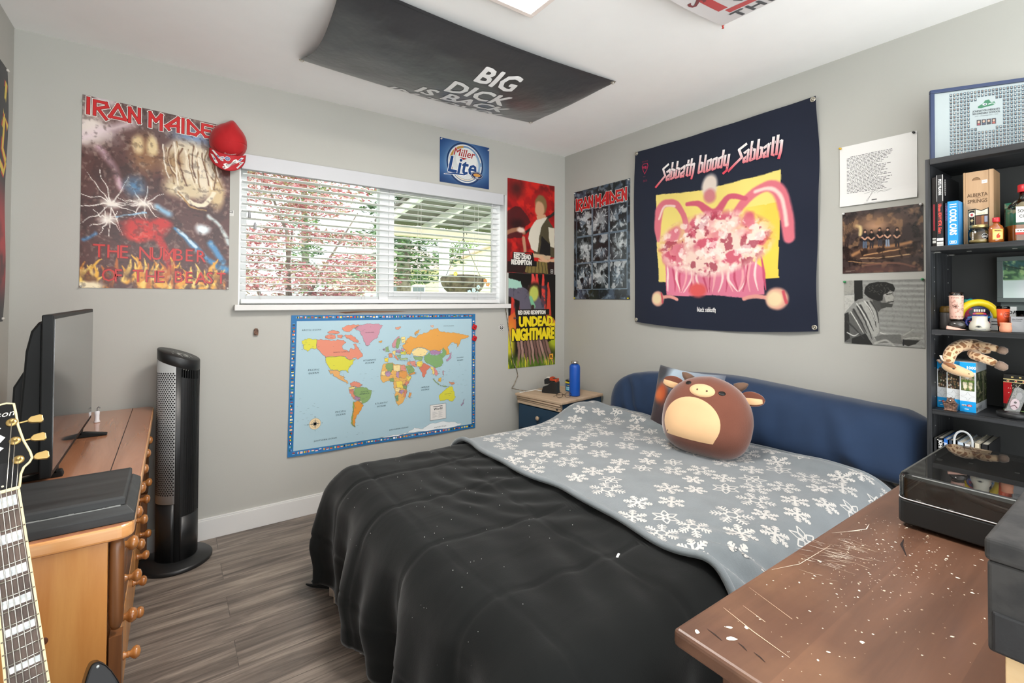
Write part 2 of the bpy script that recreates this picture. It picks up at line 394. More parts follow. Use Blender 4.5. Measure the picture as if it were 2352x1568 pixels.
# ------------------------------------------------------------------ the room
H = 2.44; WX = -3.222; YB = -3.42
m_wall = mat('wall_paint', '#b6b6b0', rough=.75, var=.015, vscale=2.5, bump=.05, bscale=180, spec=.25)
m_ceil = mat('ceiling_paint', '#f9f9f8', rough=.9, var=.01, bump=.04, bscale=220, spec=.1)
m_white = mat('white_trim_paint', '#dcdcda', rough=.45, var=.012)
m_vinyl = mat('white_vinyl', '#eef0f0', rough=.35, var=.01)
def floor_mat():
    m = bpy.data.materials.new('grey_oak_laminate'); m.use_nodes = True; nt = m.node_tree; N = nt.nodes; L = nt.links; b = N['Principled BSDF']
    tc = N.new('ShaderNodeTexCoord'); br = N.new('ShaderNodeTexBrick')
    br.inputs['Scale'].default_value = 1.0; br.inputs['Brick Width'].default_value = 1.22; br.inputs['Row Height'].default_value = .155
    br.inputs['Mortar Size'].default_value = .0012; br.inputs['Mortar Smooth'].default_value = .2; br.offset = .37; br.inputs['Bias'].default_value = 0
    br.inputs['Color1'].default_value = (.25, .25, .25, 1); br.inputs['Color2'].default_value = (.75, .75, .75, 1); br.inputs['Mortar'].default_value = (0, 0, 0, 1)
    L.new(tc.outputs['Object'], br.inputs['Vector'])
    # every plank shifts the grain
    ad = N.new('ShaderNodeVectorMath'); ad.operation = 'MULTIPLY_ADD'; ad.inputs[1].default_value = (3.1, 7.7, 5.3)
    L.new(br.outputs['Color'], ad.inputs[0]); L.new(tc.outputs['Object'], ad.inputs[2])
    mp = N.new('ShaderNodeMapping'); mp.inputs['Scale'].default_value = (1.3, 15, 1); L.new(ad.outputs[0], mp.inputs[0])
    nz = N.new('ShaderNodeTexNoise'); nz.inputs['Scale'].default_value = 1.5; nz.inputs['Detail'].default_value = 9; nz.inputs['Roughness'].default_value = .62; nz.inputs['Distortion'].default_value = .8
    L.new(mp.outputs[0], nz.inputs['Vector'])
    r = N.new('ShaderNodeValToRGB'); e = r.color_ramp.elements
    e[0].position = .33; e[0].color = (*lin('#4f4843'), 1); e[1].position = .72; e[1].color = (*lin('#a2968a'), 1)
    q = e.new(.5); q.color = (*lin('#746a62'), 1)
    L.new(nz.outputs['Fac'], r.inputs[0])
    mp2 = N.new('ShaderNodeMapping'); mp2.inputs['Scale'].default_value = (3, 110, 1); L.new(ad.outputs[0], mp2.inputs[0])
    n2 = N.new('ShaderNodeTexNoise'); n2.inputs['Scale'].default_value = 1.5; n2.inputs['Detail'].default_value = 3; L.new(mp2.outputs[0], n2.inputs['Vector'])
    mx = N.new('ShaderNodeMix'); mx.data_type = 'RGBA'; mx.blend_type = 'OVERLAY'; mx.inputs['Factor'].default_value = .38
    L.new(r.outputs[0], mx.inputs['A']); L.new(n2.outputs['Fac'], mx.inputs['B'])
    m3 = N.new('ShaderNodeMix'); m3.data_type = 'RGBA'; m3.blend_type = 'MULTIPLY'; L.new(mx.outputs['Result'], m3.inputs['A'])
    mr = N.new('ShaderNodeMapRange'); mr.inputs['From Min'].default_value = 0; mr.inputs['From Max'].default_value = .12; mr.inputs['To Min'].default_value = .45; mr.inputs['To Max'].default_value = 1
    L.new(br.outputs['Color'], mr.inputs['Value']); m3.inputs['Factor'].default_value = 1; L.new(mr.outputs[0], m3.inputs['B'])
    L.new(m3.outputs['Result'], b.inputs['Base Color']); b.inputs['Roughness'].default_value = .42; b.inputs['Specular IOR Level'].default_value = .35
    bp = N.new('ShaderNodeBump'); bp.inputs['Strength'].default_value = .12; bp.inputs['Distance'].default_value = .002; L.new(n2.outputs['Fac'], bp.inputs['Height']); L.new(bp.outputs[0], b.inputs['Normal'])
    return m
struct(MB().box((WX-.2, YB, -.1), (.2, .15, 0)).build('floor', floor_mat()))
struct(MB().box((WX-.2, YB, H), (.2, .15, H+.1)).build('ceiling', m_ceil))
WX0, WX1, WZ0, WZ1 = -2.352, -.590, 1.222, 2.042     # window opening
wb = MB(); T = .15
wb.box((WX-.2, 0, 0), (WX0, T, H)); wb.box((WX1, 0, 0), (.2, T, H)); wb.box((WX0, 0, 0), (WX1, T, WZ0)); wb.box((WX0, 0, WZ1), (WX1, T, H))
struct(wb.build('wall_back', m_wall))
struct(MB().box((0, YB, 0), (.2, 0, H)).build('wall_right', m_wall))
struct(MB().box((WX-.2, YB, 0), (WX, 0, H)).build('wall_left', m_wall))
def base(name, a, b):
    mb = MB(); ax = 0 if abs(a[0]-b[0]) > abs(a[1]-b[1]) else 1
    if ax == 0:
        mb.box((a[0], -.014, 0), (b[0], 0, .102)); mb.box((a[0], -.010, .102), (b[0], 0, .110))
    else:
        s = a[2]; x = a[0]; mb.box((min(x, x+s*.014), a[1], 0), (max(x, x+s*.014), b[1], .102)); mb.box((min(x, x+s*.010), a[1], .102), (max(x, x+s*.010), b[1], .110))
    struct(mb.build(name, m_white, bev=.002))
base('baseboard_back', (WX, 0, 0), (0, 0, 0)); base('baseboard_right', (0, YB, -1), (0, -.014, 0)); base('baseboard_left', (WX, YB, 1), (WX, -.014, 0))
# ceiling light panel (square, its corner towards the window wall)
lp = thing('ceiling_light', 'square flat white LED ceiling panel glowing above the bed', 'light', (-1.62, -1.58, H))
Tm = Matrix.Translation((-1.445, -1.565, H)) @ Matrix.Rotation(math.radians(0), 4, 'Z')
fr = MB()
lx0, lx1, ly0, ly1 = -2.05, -1.447, -2.02, -1.417
fr.box((lx0, ly0, H-.022), (lx1, ly0+.022, H)); fr.box((lx0, ly1-.022, H-.022), (lx1, ly1, H)); fr.box((lx0, ly0+.022, H-.022), (lx0+.022, ly1-.022, H)); fr.box((lx1-.022, ly0+.022, H-.022), (lx1, ly1-.022, H))
fr.build('light_frame', mat('light_frame_white', '#f2e6e0', rough=.5), lp, bev=.002)
MB().box((lx0+.022, ly0+.022, H-.018), (lx1-.022, ly1-.022, H-.006)).build('diffuser', mat('lit_diffuser', '#ffffff', emit='#fff8f0', estr=19.0), lp)

# ------------------------------------------------------------------ window, sill, blind
wf = MB(); y0, y1 = .075, .125
z0, z1, x0, x1 = WZ0, WZ1, WX0, WX1
for a, b in (((x0, y0, z0), (x0+.045, y1, z1)), ((x1-.045, y0, z0), (x1, y1, z1)), ((x0+.045, y0, z0), (-1.548, y1, z0+.05)), ((x0+.045, y0, z1-.05), (-1.548, y1, z1)), ((-1.486, y0, z0), (x1-.045, y1, z0+.05)), ((-1.486, y0, z1-.05), (x1-.045, y1, z1)),
             ((-1.548, y0-.012, z0), (-1.486, y1, z1))): wf.box(a, b)
win = struct(wf.build('window_1', m_vinyl, bev=.003))
sh = MB()
for xa, xb in ((-1.486, -.64),):
    sh.box((xa, y0-.02, z0+.05), (xa+.035, y0+.01, z1-.05)); sh.box((xb-.035, y0-.02, z0+.05), (xb, y0+.01, z1-.05)); sh.box((xa+.035, y0-.02, z0+.05), (xb-.035, y0+.01, z0+.085)); sh.box((xa+.035, y0-.02, z1-.085), (xb-.035, y0+.01, z1-.05))
sh.build('window_sash', m_vinyl, win, bev=.003)
gl = mat_glass('window_glass', '#f6fbfa', f=1.25)
MB().box((x0+.045, .100, z0+.05), (-1.548, .104, z1-.05)).build('window_pane', gl, win)
MB().box((-1.486, .100, z0+.05), (x1-.045, .104, z1-.05)).build('window_pane', gl, win)
MB().box((-2.372, -.045, 1.190), (-.570, .075, 1.222)).build('window_sill', m_white, win, bev=.004)
rv = MB(); rv.box((x0-.0, .0, z0), (x0+.006, .074, z1)); rv.box((x1-.006, .0, z0), (x1, .074, z1))
struct(rv.build('trim_1', m_vinyl))

m_slat = mat('white_blind_slat', '#e6e8e8', rough=.4, var=.01)
bl = thing('window_blind', 'white horizontal slat blind hanging open in the window', 'blind', (-1.47, .035, 1.23))
MB().box((-2.345, -.028, 1.958), (-.632, .012, 2.040)).build('valance', mat('valance_grey', '#c4c6ca', rough=.5, var=.01), bl, bev=.002)
nsl = 17; zt, zb = 1.938, 1.296; tl = math.radians(-3)
slp = None
for i in range(nsl):
    z = zt+(zb-zt)*i/(nsl-1); mb = MB()
    prof = []
    for k in range(7):
        t = -1+2*k/6; prof.append((.025*t, -.0018*(1-t*t)+.0036*(1-t*t)))
    P0 = []; 
    def pt(x, q, th):
        yy = q[0]*math.cos(tl)-q[1]*math.sin(tl); zz = q[0]*math.sin(tl)+q[1]*math.cos(tl); return (x, .036+yy, zz+th)
    vs = []; 
    for x in (-2.336, -.640):
        vs += [pt(x, q, 0) for q in prof]+[pt(x, q, .0034) for q in prof[::-1]]
    n = 14; fs = [tuple(range(n))[::-1], tuple(range(n, 2*n))]+[(k, (k+1) % n, n+(k+1) % n, n+k) for k in range(n)]
    if slp is None:
        mb.add(vs, fs); slp = mb.build('slat', m_slat, bl); slp.location = (0, 0, z); z00 = z
    else:
        o = slp.copy(); COL.objects.link(o); o.location = (0, 0, z)
MB().box((-2.338, .014, 1.226), (-.640, .058, 1.252)).build('bottom_rail', m_slat, bl, bev=.004)
m_cord = mat('white_cord', '#e4e4e0', rough=.8)
for cx in (-2.24, -1.93, -1.66, -1.28, -.83):
    for cy in (.0105, .0615):
        MB().tube([(cx, cy, 1.25), (cx, cy, 1.96)], .0011, 5).build('ladder_cord', m_cord, bl)
for cx, zb_ in ((-2.303, 1.70), (-2.275, 1.64)):
    mb = MB(); mb.tube([(cx, -.004, zb_+.03), (cx, -.004, 1.96)], .0010, 5); c = mb.build('pull_cord', m_cord, bl)
    MB().lathe([(.003, .036), (.006, .03), (.0085, .0), (.006, -.003)], 10, T=Matrix.Translation((cx, -.004, zb_))).build('tassel', mat('grey_tassel', '#a8aaae', rough=.5), c)
MB().tube([(-.72, -.004, 1.55), (-.72, -.004, 1.96)], .003, 6).build('tilt_wand', m_vinyl, bl)

# ------------------------------------------------------------------ outside
m_lawn = mat('lawn_green', '#8fa765', rough=.9, col2='#b9cf8a', cscale=3, bump=.3)
struct(MB().box((-30, .3, -.55), (40, 45, -.5)).build('ground', m_lawn))
def leafcloud(name, centers, n, size, mats, parent, seed, flat=.5):
    r = random.Random(seed); mb = MB()
    for k in range(n):
        c, R = centers[r.randrange(len(centers))]
        while True:
            d = Vector((r.uniform(-1, 1), r.uniform(-1, 1), r.uniform(-1, 1)))
            if d.length < 1: break
        p = Vector(c)+Vector((d.x*R[0], d.y*R[1], d.z*R[2]))
        q = Matrix.Rotation(r.uniform(0, 6.28), 3, 'Z') @ Matrix.Rotation(r.uniform(-.9, .9), 3, 'X') @ Matrix.Rotation(r.uniform(-.6, .6), 3, 'Y')
        s = size*r.uniform(.6, 1.3)
        pts = [(-s, 0, 0), (-.3*s, -.35*s, .05*s), (s, 0, -.1*s), (-.2*s, .35*s, .05*s)]
        mb.add([p+q @ Vector(a) for a in pts], [(0, 1, 2, 3)], r.randrange(len(mats)))
    o = mb.build(name, mats, parent); return stuff(o)
def tree(label, base, h, tr, centers, n, size, mats, seed, trunkmat, branches=()):
    t = thing('tree', label, 'tree', base); b = Vector(base)
    MB().tube([b, b+V(.02, .02, h*.4), b+V(-.03, .05, h*.75), b+V(.02, 0, h)], [tr, tr*.85, tr*.6, tr*.3], 10).build('trunk', trunkmat, t)
    if branches:
        mb = MB()
        for bb in branches: mb.tube([Vector(p) for p in bb], [.028, .018, .008][:len(bb)] if len(bb) <= 3 else .015, 6)
        mb.build('branches', trunkmat, t)
    leafcloud('foliage', centers, n, size, mats, t, seed); return t
bark = mat('grey_bark', '#9a8d80', rough=.9, col2='#6d6058', cscale=12, bump=.5)
pinks = [mat('maple_leaf_pink', '#dd9aa0', rough=.8), mat('maple_leaf_rose', '#b86a74', rough=.8), mat('maple_leaf_olive', '#a8a078', rough=.8), mat('maple_leaf_pale', '#ecc6c4', rough=.8)]
greens = [mat('leaf_green', '#8aa860', rough=.8), mat('leaf_pale_green', '#b6cc90', rough=.8), mat('leaf_deep_green', '#5e7a4a', rough=.8)]
conif = [mat('needle_green', '#5c7452', rough=.9), mat('needle_light', '#8ba577', rough=.9), mat('needle_dark', '#42583f', rough=.9)]
cs = []
r_ = random.Random(4)
for k in range(95):
    x = r_.uniform(-2.45, -.70); zc = r_.uniform(.3, 3.0)
    if x > -1.0 and zc > 2.2: continue
    cs.append(((x, r_.uniform(2.3, 3.6), zc), (.34, .4, .10)))
tree('pink leaved maple filling the left window pane', (-1.5, 3.2, -.5), 2.6, .035, cs, 30000, .036, pinks, 5, bark,
     [[(-1.5, 3.2, .6), (-1.9, 3.0, 1.4), (-2.3, 2.8, 2.0)], [(-1.5, 3.2, .9), (-1.1, 3.1, 1.7), (-.8, 2.9, 2.3)], [(-1.5, 3.2, 1.2), (-1.6, 2.9, 2.0), (-1.9, 2.8, 2.7)]])
tree('pale green tree behind the pink maple at window left', (-3.4, 5.5, -.5), 4, .08, [((-3.0+.5*math.sin(k*2.1), 5.5+.4*math.cos(k*1.3), 1.2+.42*k), (.75, .6, .28)) for k in range(8)], 2600, .06, greens, 6, bark)
tree('tall dark conifer right of the window mullion', (1.5, 7.0, -.5), 7, .17, [((1.5+.35*math.sin(k*2.4), 7.0+.3*math.cos(k*1.9), 1.75+.36*k), (1.25-.09*k, 1.0-.08*k, .2)) for k in range(11)], 7500, .075, conif, 7, bark)
tree('green conifer farther off left of the mullion', (.2, 10.5, -.5), 6, .12, [((.25+.25*math.sin(k*2.0), 10.5, 1.3+.4*k), (.62-.03*k, .6, .2)) for k in range(9)], 3600, .06, conif+greens[:1], 8, bark)
tree('light green tree beyond the yellow house', (12.4, 25, -.5), 5, .2, [((12.3+1.3*math.sin(k*1.7), 25, 2.4+.45*k), (1.4, 1.0, .5)) for k in range(6)], 2500, .13, greens, 9, bark)
# pale yellow neighbouring house
hs = thing('house', 'pale yellow sided house across the lawn', 'house', (7.0, 15, -.5))
sid = mat('yellow_siding', '#efe6c4', rough=.8); rfm = mat('pinkish_roof_shingle', '#d9b8ae', rough=.9, bump=.4, bscale=30)
mb = MB()
for k in range(17): mb.box((3.2, 14.0-.012*(k % 2), -.5+.17*k), (11.5, 20, -.5+.17*(k+1)-.012))
mb.add([(5.6, 13.98, 2.38), (11.0, 13.98, 2.38), (8.2, 13.98, 3.5)], [(0, 1, 2)])
mb.build('house_wall', sid, hs)
mb = MB(); mb.add([(2.8, 13.4, 2.15), (6.2, 13.4, 2.45), (6.2, 17, 3.6), (3.2, 17, 3.4)], [(0, 1, 2, 3)])
mb.box((5.3, 13.7, 2.30), (5.5, 14, 2.5))
mb.tube([(5.3, 13.8, 2.32), (8.2, 13.8, 3.52), (11.3, 13.8, 2.32)], .07, 4); mb.build('roof', rfm, hs, solid=.06)
for xa in (3.95, 4.75):
    f = MB().box((xa-.05, 13.9, .85), (xa+.5, 13.98, 1.75)).build('house_window', m_vinyl, hs)
    MB().box((xa, 13.88, .9), (xa+.45, 13.9, 1.7)).build('house_pane', mat('dark_pane', '#6a7478', rough=.1), f)
# shrubs below
for k, (x, y, lab) in enumerate(((1.15, 5.2, 'low green shrub at the foot of the conifer'), (2.3, 7.8, 'bright green shrub before the yellow house'), (3.6, 9.5, 'rounded shrub near the house window'))):
    t = thing('shrub', lab, 'shrub', (x, y, -.5)); 
    MB().tube([(x, y, -.5), (x, y, .6)], .03, 6).build('stem', bark, t)
    leafcloud('foliage', [((x, y, .45), (.7, .5, .75))], 1300, .06, greens, t, 20+k)
# white fence left of the mullion
fn = thing('garden_fence', 'white board fence beyond the pink maple', 'fence', (.6, 9.2, -.5))
for k in range(9): MB().box((-1.2+.42*k, 9.2, -.5), (-.82+.42*k, 9.24, 1.35)).build('fence_board', m_vinyl, fn)
# patio cover with beams and a post
pc = thing('patio_cover', 'dark patio roof with white beams outside the right pane', 'patio cover', (.6, 2.2, 2.4))
def slope(y): return 2.62-.13*(y-.6)
mb = MB(); mb.add([(-.42, .35, slope(.35)+.07), (3.4, .35, slope(.35)+.07), (3.4, 3.4, slope(3.4)+.07), (-.42, 3.4, slope(3.4)+.07)], [(0, 1, 2, 3)])
mb.build('roof_sheet', mat('dark_roof_sheet', '#6f6c68', rough=.8), pc, solid=.03)
for xb in (-.38, .25, .88, 1.51, 2.14):
    mb = MB(); mb.add([(xb+a, y, slope(y)+dz) for y in (.35, 3.4) for a, dz in ((0, -.06), (.05, -.06), (.05, .035), (0, .035))],
                      [(0, 1, 2, 3), (7, 6, 5, 4), (0, 4, 5, 1), (1, 5, 6, 2), (2, 6, 7, 3), (3, 7, 4, 0)]); mb.build('rafter', m_vinyl, pc)
MB().box((-.45, 3.05, slope(3.1)-.20), (3.4, 3.15, slope(3.1)-.06)).build('cross_beam', mat('warm_beam', '#e0cfb8', rough=.7), pc)
MB().box((.43, 3.04, -.5), (.54, 3.15, slope(3.1)-.20)).build('post', m_vinyl, pc)
# hanging basket
hb = thing('hanging_basket', 'dark moss hanging basket with flowers outside the window', 'hanging basket', (-.28, 1.2, 1.42))
moss = mat('dark_moss', '#4a4238', rough=1, col2='#786c58', cscale=22, bump=1.0, bscale=60)
mb = MB()
mb.grid(lambda u, v: (-.28+math.cos(u)*.225*math.sqrt(max(0, 1-v*v))*(1+.06*mnoise.noise(V(4*math.cos(u), 4*math.sin(u), 5*v))), 1.2+math.sin(u)*.225*math.sqrt(max(0, 1-v*v)), 1.46+v*.19 if v < 0 else 1.46+v*.04),
        [2*PI*i/28 for i in range(29)], [-.999+1.998*i/14 for i in range(15)]); mb.build('moss_liner', moss, hb)
mb = MB()
for a in (0, 2.1, 4.2): mb.tube([(-.28+.21*math.cos(a), 1.2+.21*math.sin(a), 1.47), (-.28, 1.2, 1.86)], .003, 5)
mb.tube([(-.28, 1.2, 1.86), (-.27, 1.2, 1.92), (-.25, 1.2, 1.93), (-.24, 1.2, 1.90)], .004, 5); mb.tube([(-.28, 1.2, 1.9), (-.28, 1.2, slope(1.2)-.02)], .003, 5)
mb.build('hanger_wire', mat('dark_wire', '#4a4a48', rough=.5, metal=.6), hb)
fl = [mat('flower_pale_blue', '#cfe6ea', rough=.7), mat('flower_orange', '#e08a48', rough=.7), mat('flower_yellow', '#e8d060', rough=.7)]
for k, (dx, dz, mi) in enumerate(((.0, -.12, 0), (.05, -.09, 0), (-.05, -.14, 0), (.04, -.15, 0), (.13, -.03, 1), (.16, -.06, 1), (-.2, .03, 2), (-.02, -.17, 0))):
    mb = MB()
    for a in range(5):
        an = a*2*PI/5; mb.ellip((-.28+dx+.013*math.cos(an), 1.2-.21, 1.46+dz+.013*math.sin(an)), (.010, .006, .010), nu=8, nv=6)
    mb.build('flower', fl[mi], hb)

# ------------------------------------------------------------------ bed
BZ = .535                                                        # comforter top
BX0, BX1, BY0, BY1 = -1.985, -.02, -2.19, -.895                   # flat part of the top; rounded edges beyond
BR = .11
m_cream = mat('cream_sheet', '#e6d8c4', rough=.85, var=.03, sheen=.2)
bed = thing('bed', 'double bed under black comforter and grey snowflake blanket', 'bed', (-1.05, -1.55, 0))
mb = MB().box((-2.02, -2.25, .06), (-.03, -.84, .26)); mb.build('bed_base', mat('bed_base_cloth', '#5a5a5c', rough=.9), bed, bev=.01)
MB().box((-2.03, -2.262, .262), (-.02, -.83, BZ-.03)).build('mattress', m_cream, bed, bev=.06, seg=4)
mb = MB()
for i in range(40):
    pass
sk = []
for k in range(61):
    t = k/60; y = -.86-1.2*t; sk.append((-2.075-.012*math.sin(k*1.9)-.006*math.sin(k*.7), y))
mb = MB(); mb.grid(lambda i, z: (sk[i][0], sk[i][1], z), list(range(61)), [.012, .1, .2]); mb.build('bed_skirt', mat('white_bed_skirt', '#d8d6d0', rough=.9, bump=.5, bscale=90), bed, solid=.004)
def yfar(x): return BY1-.06*max(0, min(1, (-x-.9)/1.0))*0+(.07*max(0, min(1, (x+1.1)/.6)))
def fold(x, n0): return mnoise.noise(V(x*n0, 3.1, 7.7))
def drape(a, b, off=0.0, wr=1.0, seed=0.0):
    """cloth coordinate (a along the bed, b across) -> point on the bed, rounding over the edges and hanging down"""
    y1 = yfar(max(a, BX0))
    ex = BX0-a if a < BX0 else 0.0
    ey = b-y1 if b > y1 else (BY0-b if b < BY0 else 0.0); sy = 1 if b > y1 else -1
    d = math.hypot(ex, ey)
    cx = max(a, BX0); cy = min(max(b, BY0), y1)
    top = .003*mnoise.noise(V(a*3.3+seed, b*3.3, 1))*wr+.007*mnoise.noise(V(a*1.4+seed, b*1.4, 5))*wr
    if d < 1e-6: return V(cx, cy, BZ+top+off)
    nx, ny = -ex/d, sy*ey/d
    R = BR+off; q = R*PI/2
    if d < q: h = R*math.sin(d/R); dn = R*(1-math.cos(d/R)); nrm = d/q
    else: h = R+(d-q)*.06; dn = R+(d-q); nrm = 1
    s = a*1.0+b*1.0 if not (ex and ey) else cx+cy+math.atan2(ey, ex)*.25*(1 if sy > 0 else -1)
    if ex and not ey: s = b
    elif ey and not ex: s = a
    else: s = (b if ex > ey else a)
    hang = max(0.0, dn-.03)
    ang = math.atan2(ny, nx)
    fa = (.032*math.sin(s*13+2*mnoise.noise(V(s*2.2, 9, seed)))+.018*math.sin(s*29+1.3)+.02*mnoise.noise(V(s*5, dn*2.5, 3+seed)))
    corner = min(ex, ey)/.25 if ex and ey else 0.0
    if corner: fa += .035*math.sin(ang*9+.5)*min(1, corner)
    h += fa*min(1, hang/.28)*wr
    bul = .035*math.sin(min(1, hang/.36)*PI)*wr
    h += bul*.6+.02*mnoise.noise(V(s*3, dn*5, 11+seed))*min(1, hang*5)*wr
    z = BZ+top*(1-nrm)+off-dn
    if z < .012+off*.2: h += (.012-z)*.25; z = .012+off*.2+.004*abs(mnoise.noise(V(s*9, d*9, 2)))
    return V(cx+nx*h, cy+ny*h, z)
m_comf = mat('black_plush_cloth', '#141616', rough=.85, var=.25, vscale=5, sheen=.17, bump=.12, bscale=300, spec=.12)
_nt = m_comf.node_tree; _N = _nt.nodes; _L = _nt.links; _tc = _N.new('ShaderNodeTexCoord'); _mp = _N.new('ShaderNodeMapping'); _mp.inputs['Rotation'].default_value = (0, 0, .5); _mp.inputs['Scale'].default_value = (3, 9, 5)
_L.new(_tc.outputs['Object'], _mp.inputs[0]); _nz = _N.new('ShaderNodeTexNoise'); _nz.inputs['Scale'].default_value = 1.0; _nz.inputs['Detail'].default_value = 2; _nz.inputs['Distortion'].default_value = .5; _L.new(_mp.outputs[0], _nz.inputs['Vector'])
_bp = _N.new('ShaderNodeBump'); _bp.inputs['Strength'].default_value = .25; _bp.inputs['Distance'].default_value = .012; _L.new(_nz.outputs['Fac'], _bp.inputs['Height'])
_old = [n for n in _N if n.type == 'BUMP' and n is not _bp][0]; _L.new(_bp.outputs[0], _old.inputs['Normal'])
def seam(a, b):
    g = 0.0
    for s0 in (-1.62, -1.98, -2.32, -1.30):                        # quilting seams across the bed
        g += math.exp(-((a-s0-.015*math.sin(b*5+s0*3))/.007)**2)
    for s0 in (-1.05, -1.36, -1.68, -2.0, -2.35):
        g += math.exp(-((b-s0-.02*math.sin(a*4+s0))/.007)**2)
    return g
def comf(a, b):
    p = drape(a, b, 0, 1.0)
    w = 0.0
    # crease fans radiating from the blanket edge at the far side
    k1 = math.exp(-((a+1.55)/.20)**2)*math.exp(-((b+1.30)/.50)**2)
    w += .007*k1*math.sin((b*.75+a*.42)*62+3*mnoise.noise(V(a*4, b*4, 0)))*(.6+.6*mnoise.noise(V(a*3, b*3, 8)))
    k2 = math.exp(-((a+1.72)/.16)**2)*math.exp(-((b+1.42)/.30)**2)
    rr = math.hypot(a+1.30, (b+1.18)*.8); w += .004*k2*math.sin(rr*70)
    k3 = math.exp(-((a+1.75)/.3)**2)*math.exp(-((b+2.0)/.25)**2); w += .006*k3*math.sin((a*.9-b*.35)*46+2*mnoise.noise(V(a*3, b*3, 4)))
    w += .004*mnoise.noise(V(a*7, b*7, 2.2))+.002*mnoise.noise(V(a*16, b*12, 4.2))
    sm = seam(a, b); sc = 1.0
    n = V(0, 0, 1)
    if a < BX0:
        t = min(1, (BX0-a)/.17); n = V(-math.sin(t*PI/2), 0, math.cos(t*PI/2))
    return p+n*(w-.0045*sm)*sc
nu, nv = 190, 210
us = [-2.500+(2.500-.20)*i/(nu-1) for i in range(nu)]
def cv(u, t):
    # the sides: hanging far side everywhere; on the near side it is tucked short under the blanket
    k = max(0, min(1, (u+1.50)/.12)); near = -2.19-(.53*(1-k)+.10*k); far = yfar(max(u, BX0))+.50
    return near+(far-near)*t
mb = MB(); mb.grid(lambda u, t: comf(u, cv(u, t)), us, [i/(nv-1) for i in range(nv)])
r_ = random.Random(31)
for k in range(70):                                                # lint specks
    u, t = r_.uniform(-2.2, -1.5), r_.uniform(.28, .80); b = cv(u, t); q = comf(u, b)+V(0, 0, .0012); s = r_.choice((.0005, .0006, .0009)); q2 = comf(u+s*2, b)+V(0, 0, .0012)
    d = (q2-q).normalized()*s; e = V(-d.y, d.x, .0)
    mb.add([q-d-e, q+d-e, q+d+e, q-d+e], [(0, 1, 2, 3)], 1)
cm = mb.build('comforter', [m_comf, mat('white_lint', '#c8c8c4', rough=.9)], solid=.006)
tag(cm, 'black plush quilted comforter spread over the foot of the bed', 'comforter')
# grey blanket with snowflakes
m_blk = mat('grey_fleece', '#777e82', rough=.95, var=.07, vscale=14, sheen=.5, bump=.25, bscale=320, spec=.15)
def bedge_foot(t): return -1.465+.012*math.sin(t*17)+.006*math.sin(t*41)
def bedge_head(t):     # wavy head edge of the blanket; t = 0 near side .. 1 far side
    y = -2.6+t*2.1
    return -.335-.02*math.exp(-((y+2.25)/.12)**2)-.08*math.exp(-((y+1.35)/.25)**2)+.05*math.exp(-((y+.95)/.2)**2)+.015*math.sin(t*22)
def blimits(a):
    k = max(0, min(1, (a+1.40)/.30)); k2 = max(0, min(1, (a+.75)/.25))
    near = .44*(1-k)+.155*k+.15*k2
    return BY0-near, yfar(a)+.36
def hump(a, b):
    g = .075*math.exp(-((a+.60)/.17)**2-((b+.80)/.16)**2)
    g += .030*math.exp(-((a+.42)/.10)**2-((b+1.15)/.40)**2)
    g += .018*math.exp(-((a+.47)/.03)**2-((b+1.05)/.35)**2)
    g += .030*math.exp(-((a+.40)/.07)**2-((b+2.05)/.22)**2)
    return g
def blank_ab(a, b, lift=0.0):
    p = drape(a, b, .020+lift, .55, 3.0)
    w = .006*mnoise.noise(V(a*6, b*6, 12.2))
    e = a-bedge_foot((b+2.6)/2.1); w += .010*math.exp(-(e/.020)**2)
    kk = math.exp(-((a+1.38)/.12)**2)*math.exp(-((b+2.28)/.14)**2); w += .022*kk*math.sin((a*1.0+b*.5)*58)
    return p+V(0, 0, w+hump(a, b))
def blank(s, t):
    a0, a1 = bedge_foot(t), bedge_head(t); a = a0+(a1-a0)*s; y0, y1 = blimits(a); return blank_ab(a, y0+(y1-y0)*t)
mb = MB(); mb.grid(blank, [i/109 for i in range(110)], [i/189 for i in range(190)])
flk = MB(); FN = [0]
def fbar(c, ang, p0, p1, wd, sq):
    """a bar of a flake, in cloth coordinates, cut in short quads so that it lies on the cloth"""
    ca, sa = math.cos(ang), math.sin(ang); n = max(1, int(math.hypot(p1[0]-p0[0], p1[1]-p0[1])/.011)); d = Vector((p1[0]-p0[0], p1[1]-p0[1])).normalized(); q = Vector((-d.y, d.x))*wd/2
    vs = []; FN[0] += 1; jl = .00008*(FN[0] % 6)
    for i in range(n+1):
        t = i/n; x, y = p0[0]+(p1[0]-p0[0])*t, p0[1]+(p1[1]-p0[1])*t
        for sgn in (1, -1):
            X, Y = x+q.x*sgn, y+q.y*sgn; vs.append(blank_ab(c[0]+X*ca-Y*sa, c[1]+X*sa+Y*ca, .0004+jl))
    flk.add(vs, [(2*i, 2*i+1, 2*i+3, 2*i+2) for i in range(n)], 0, True)
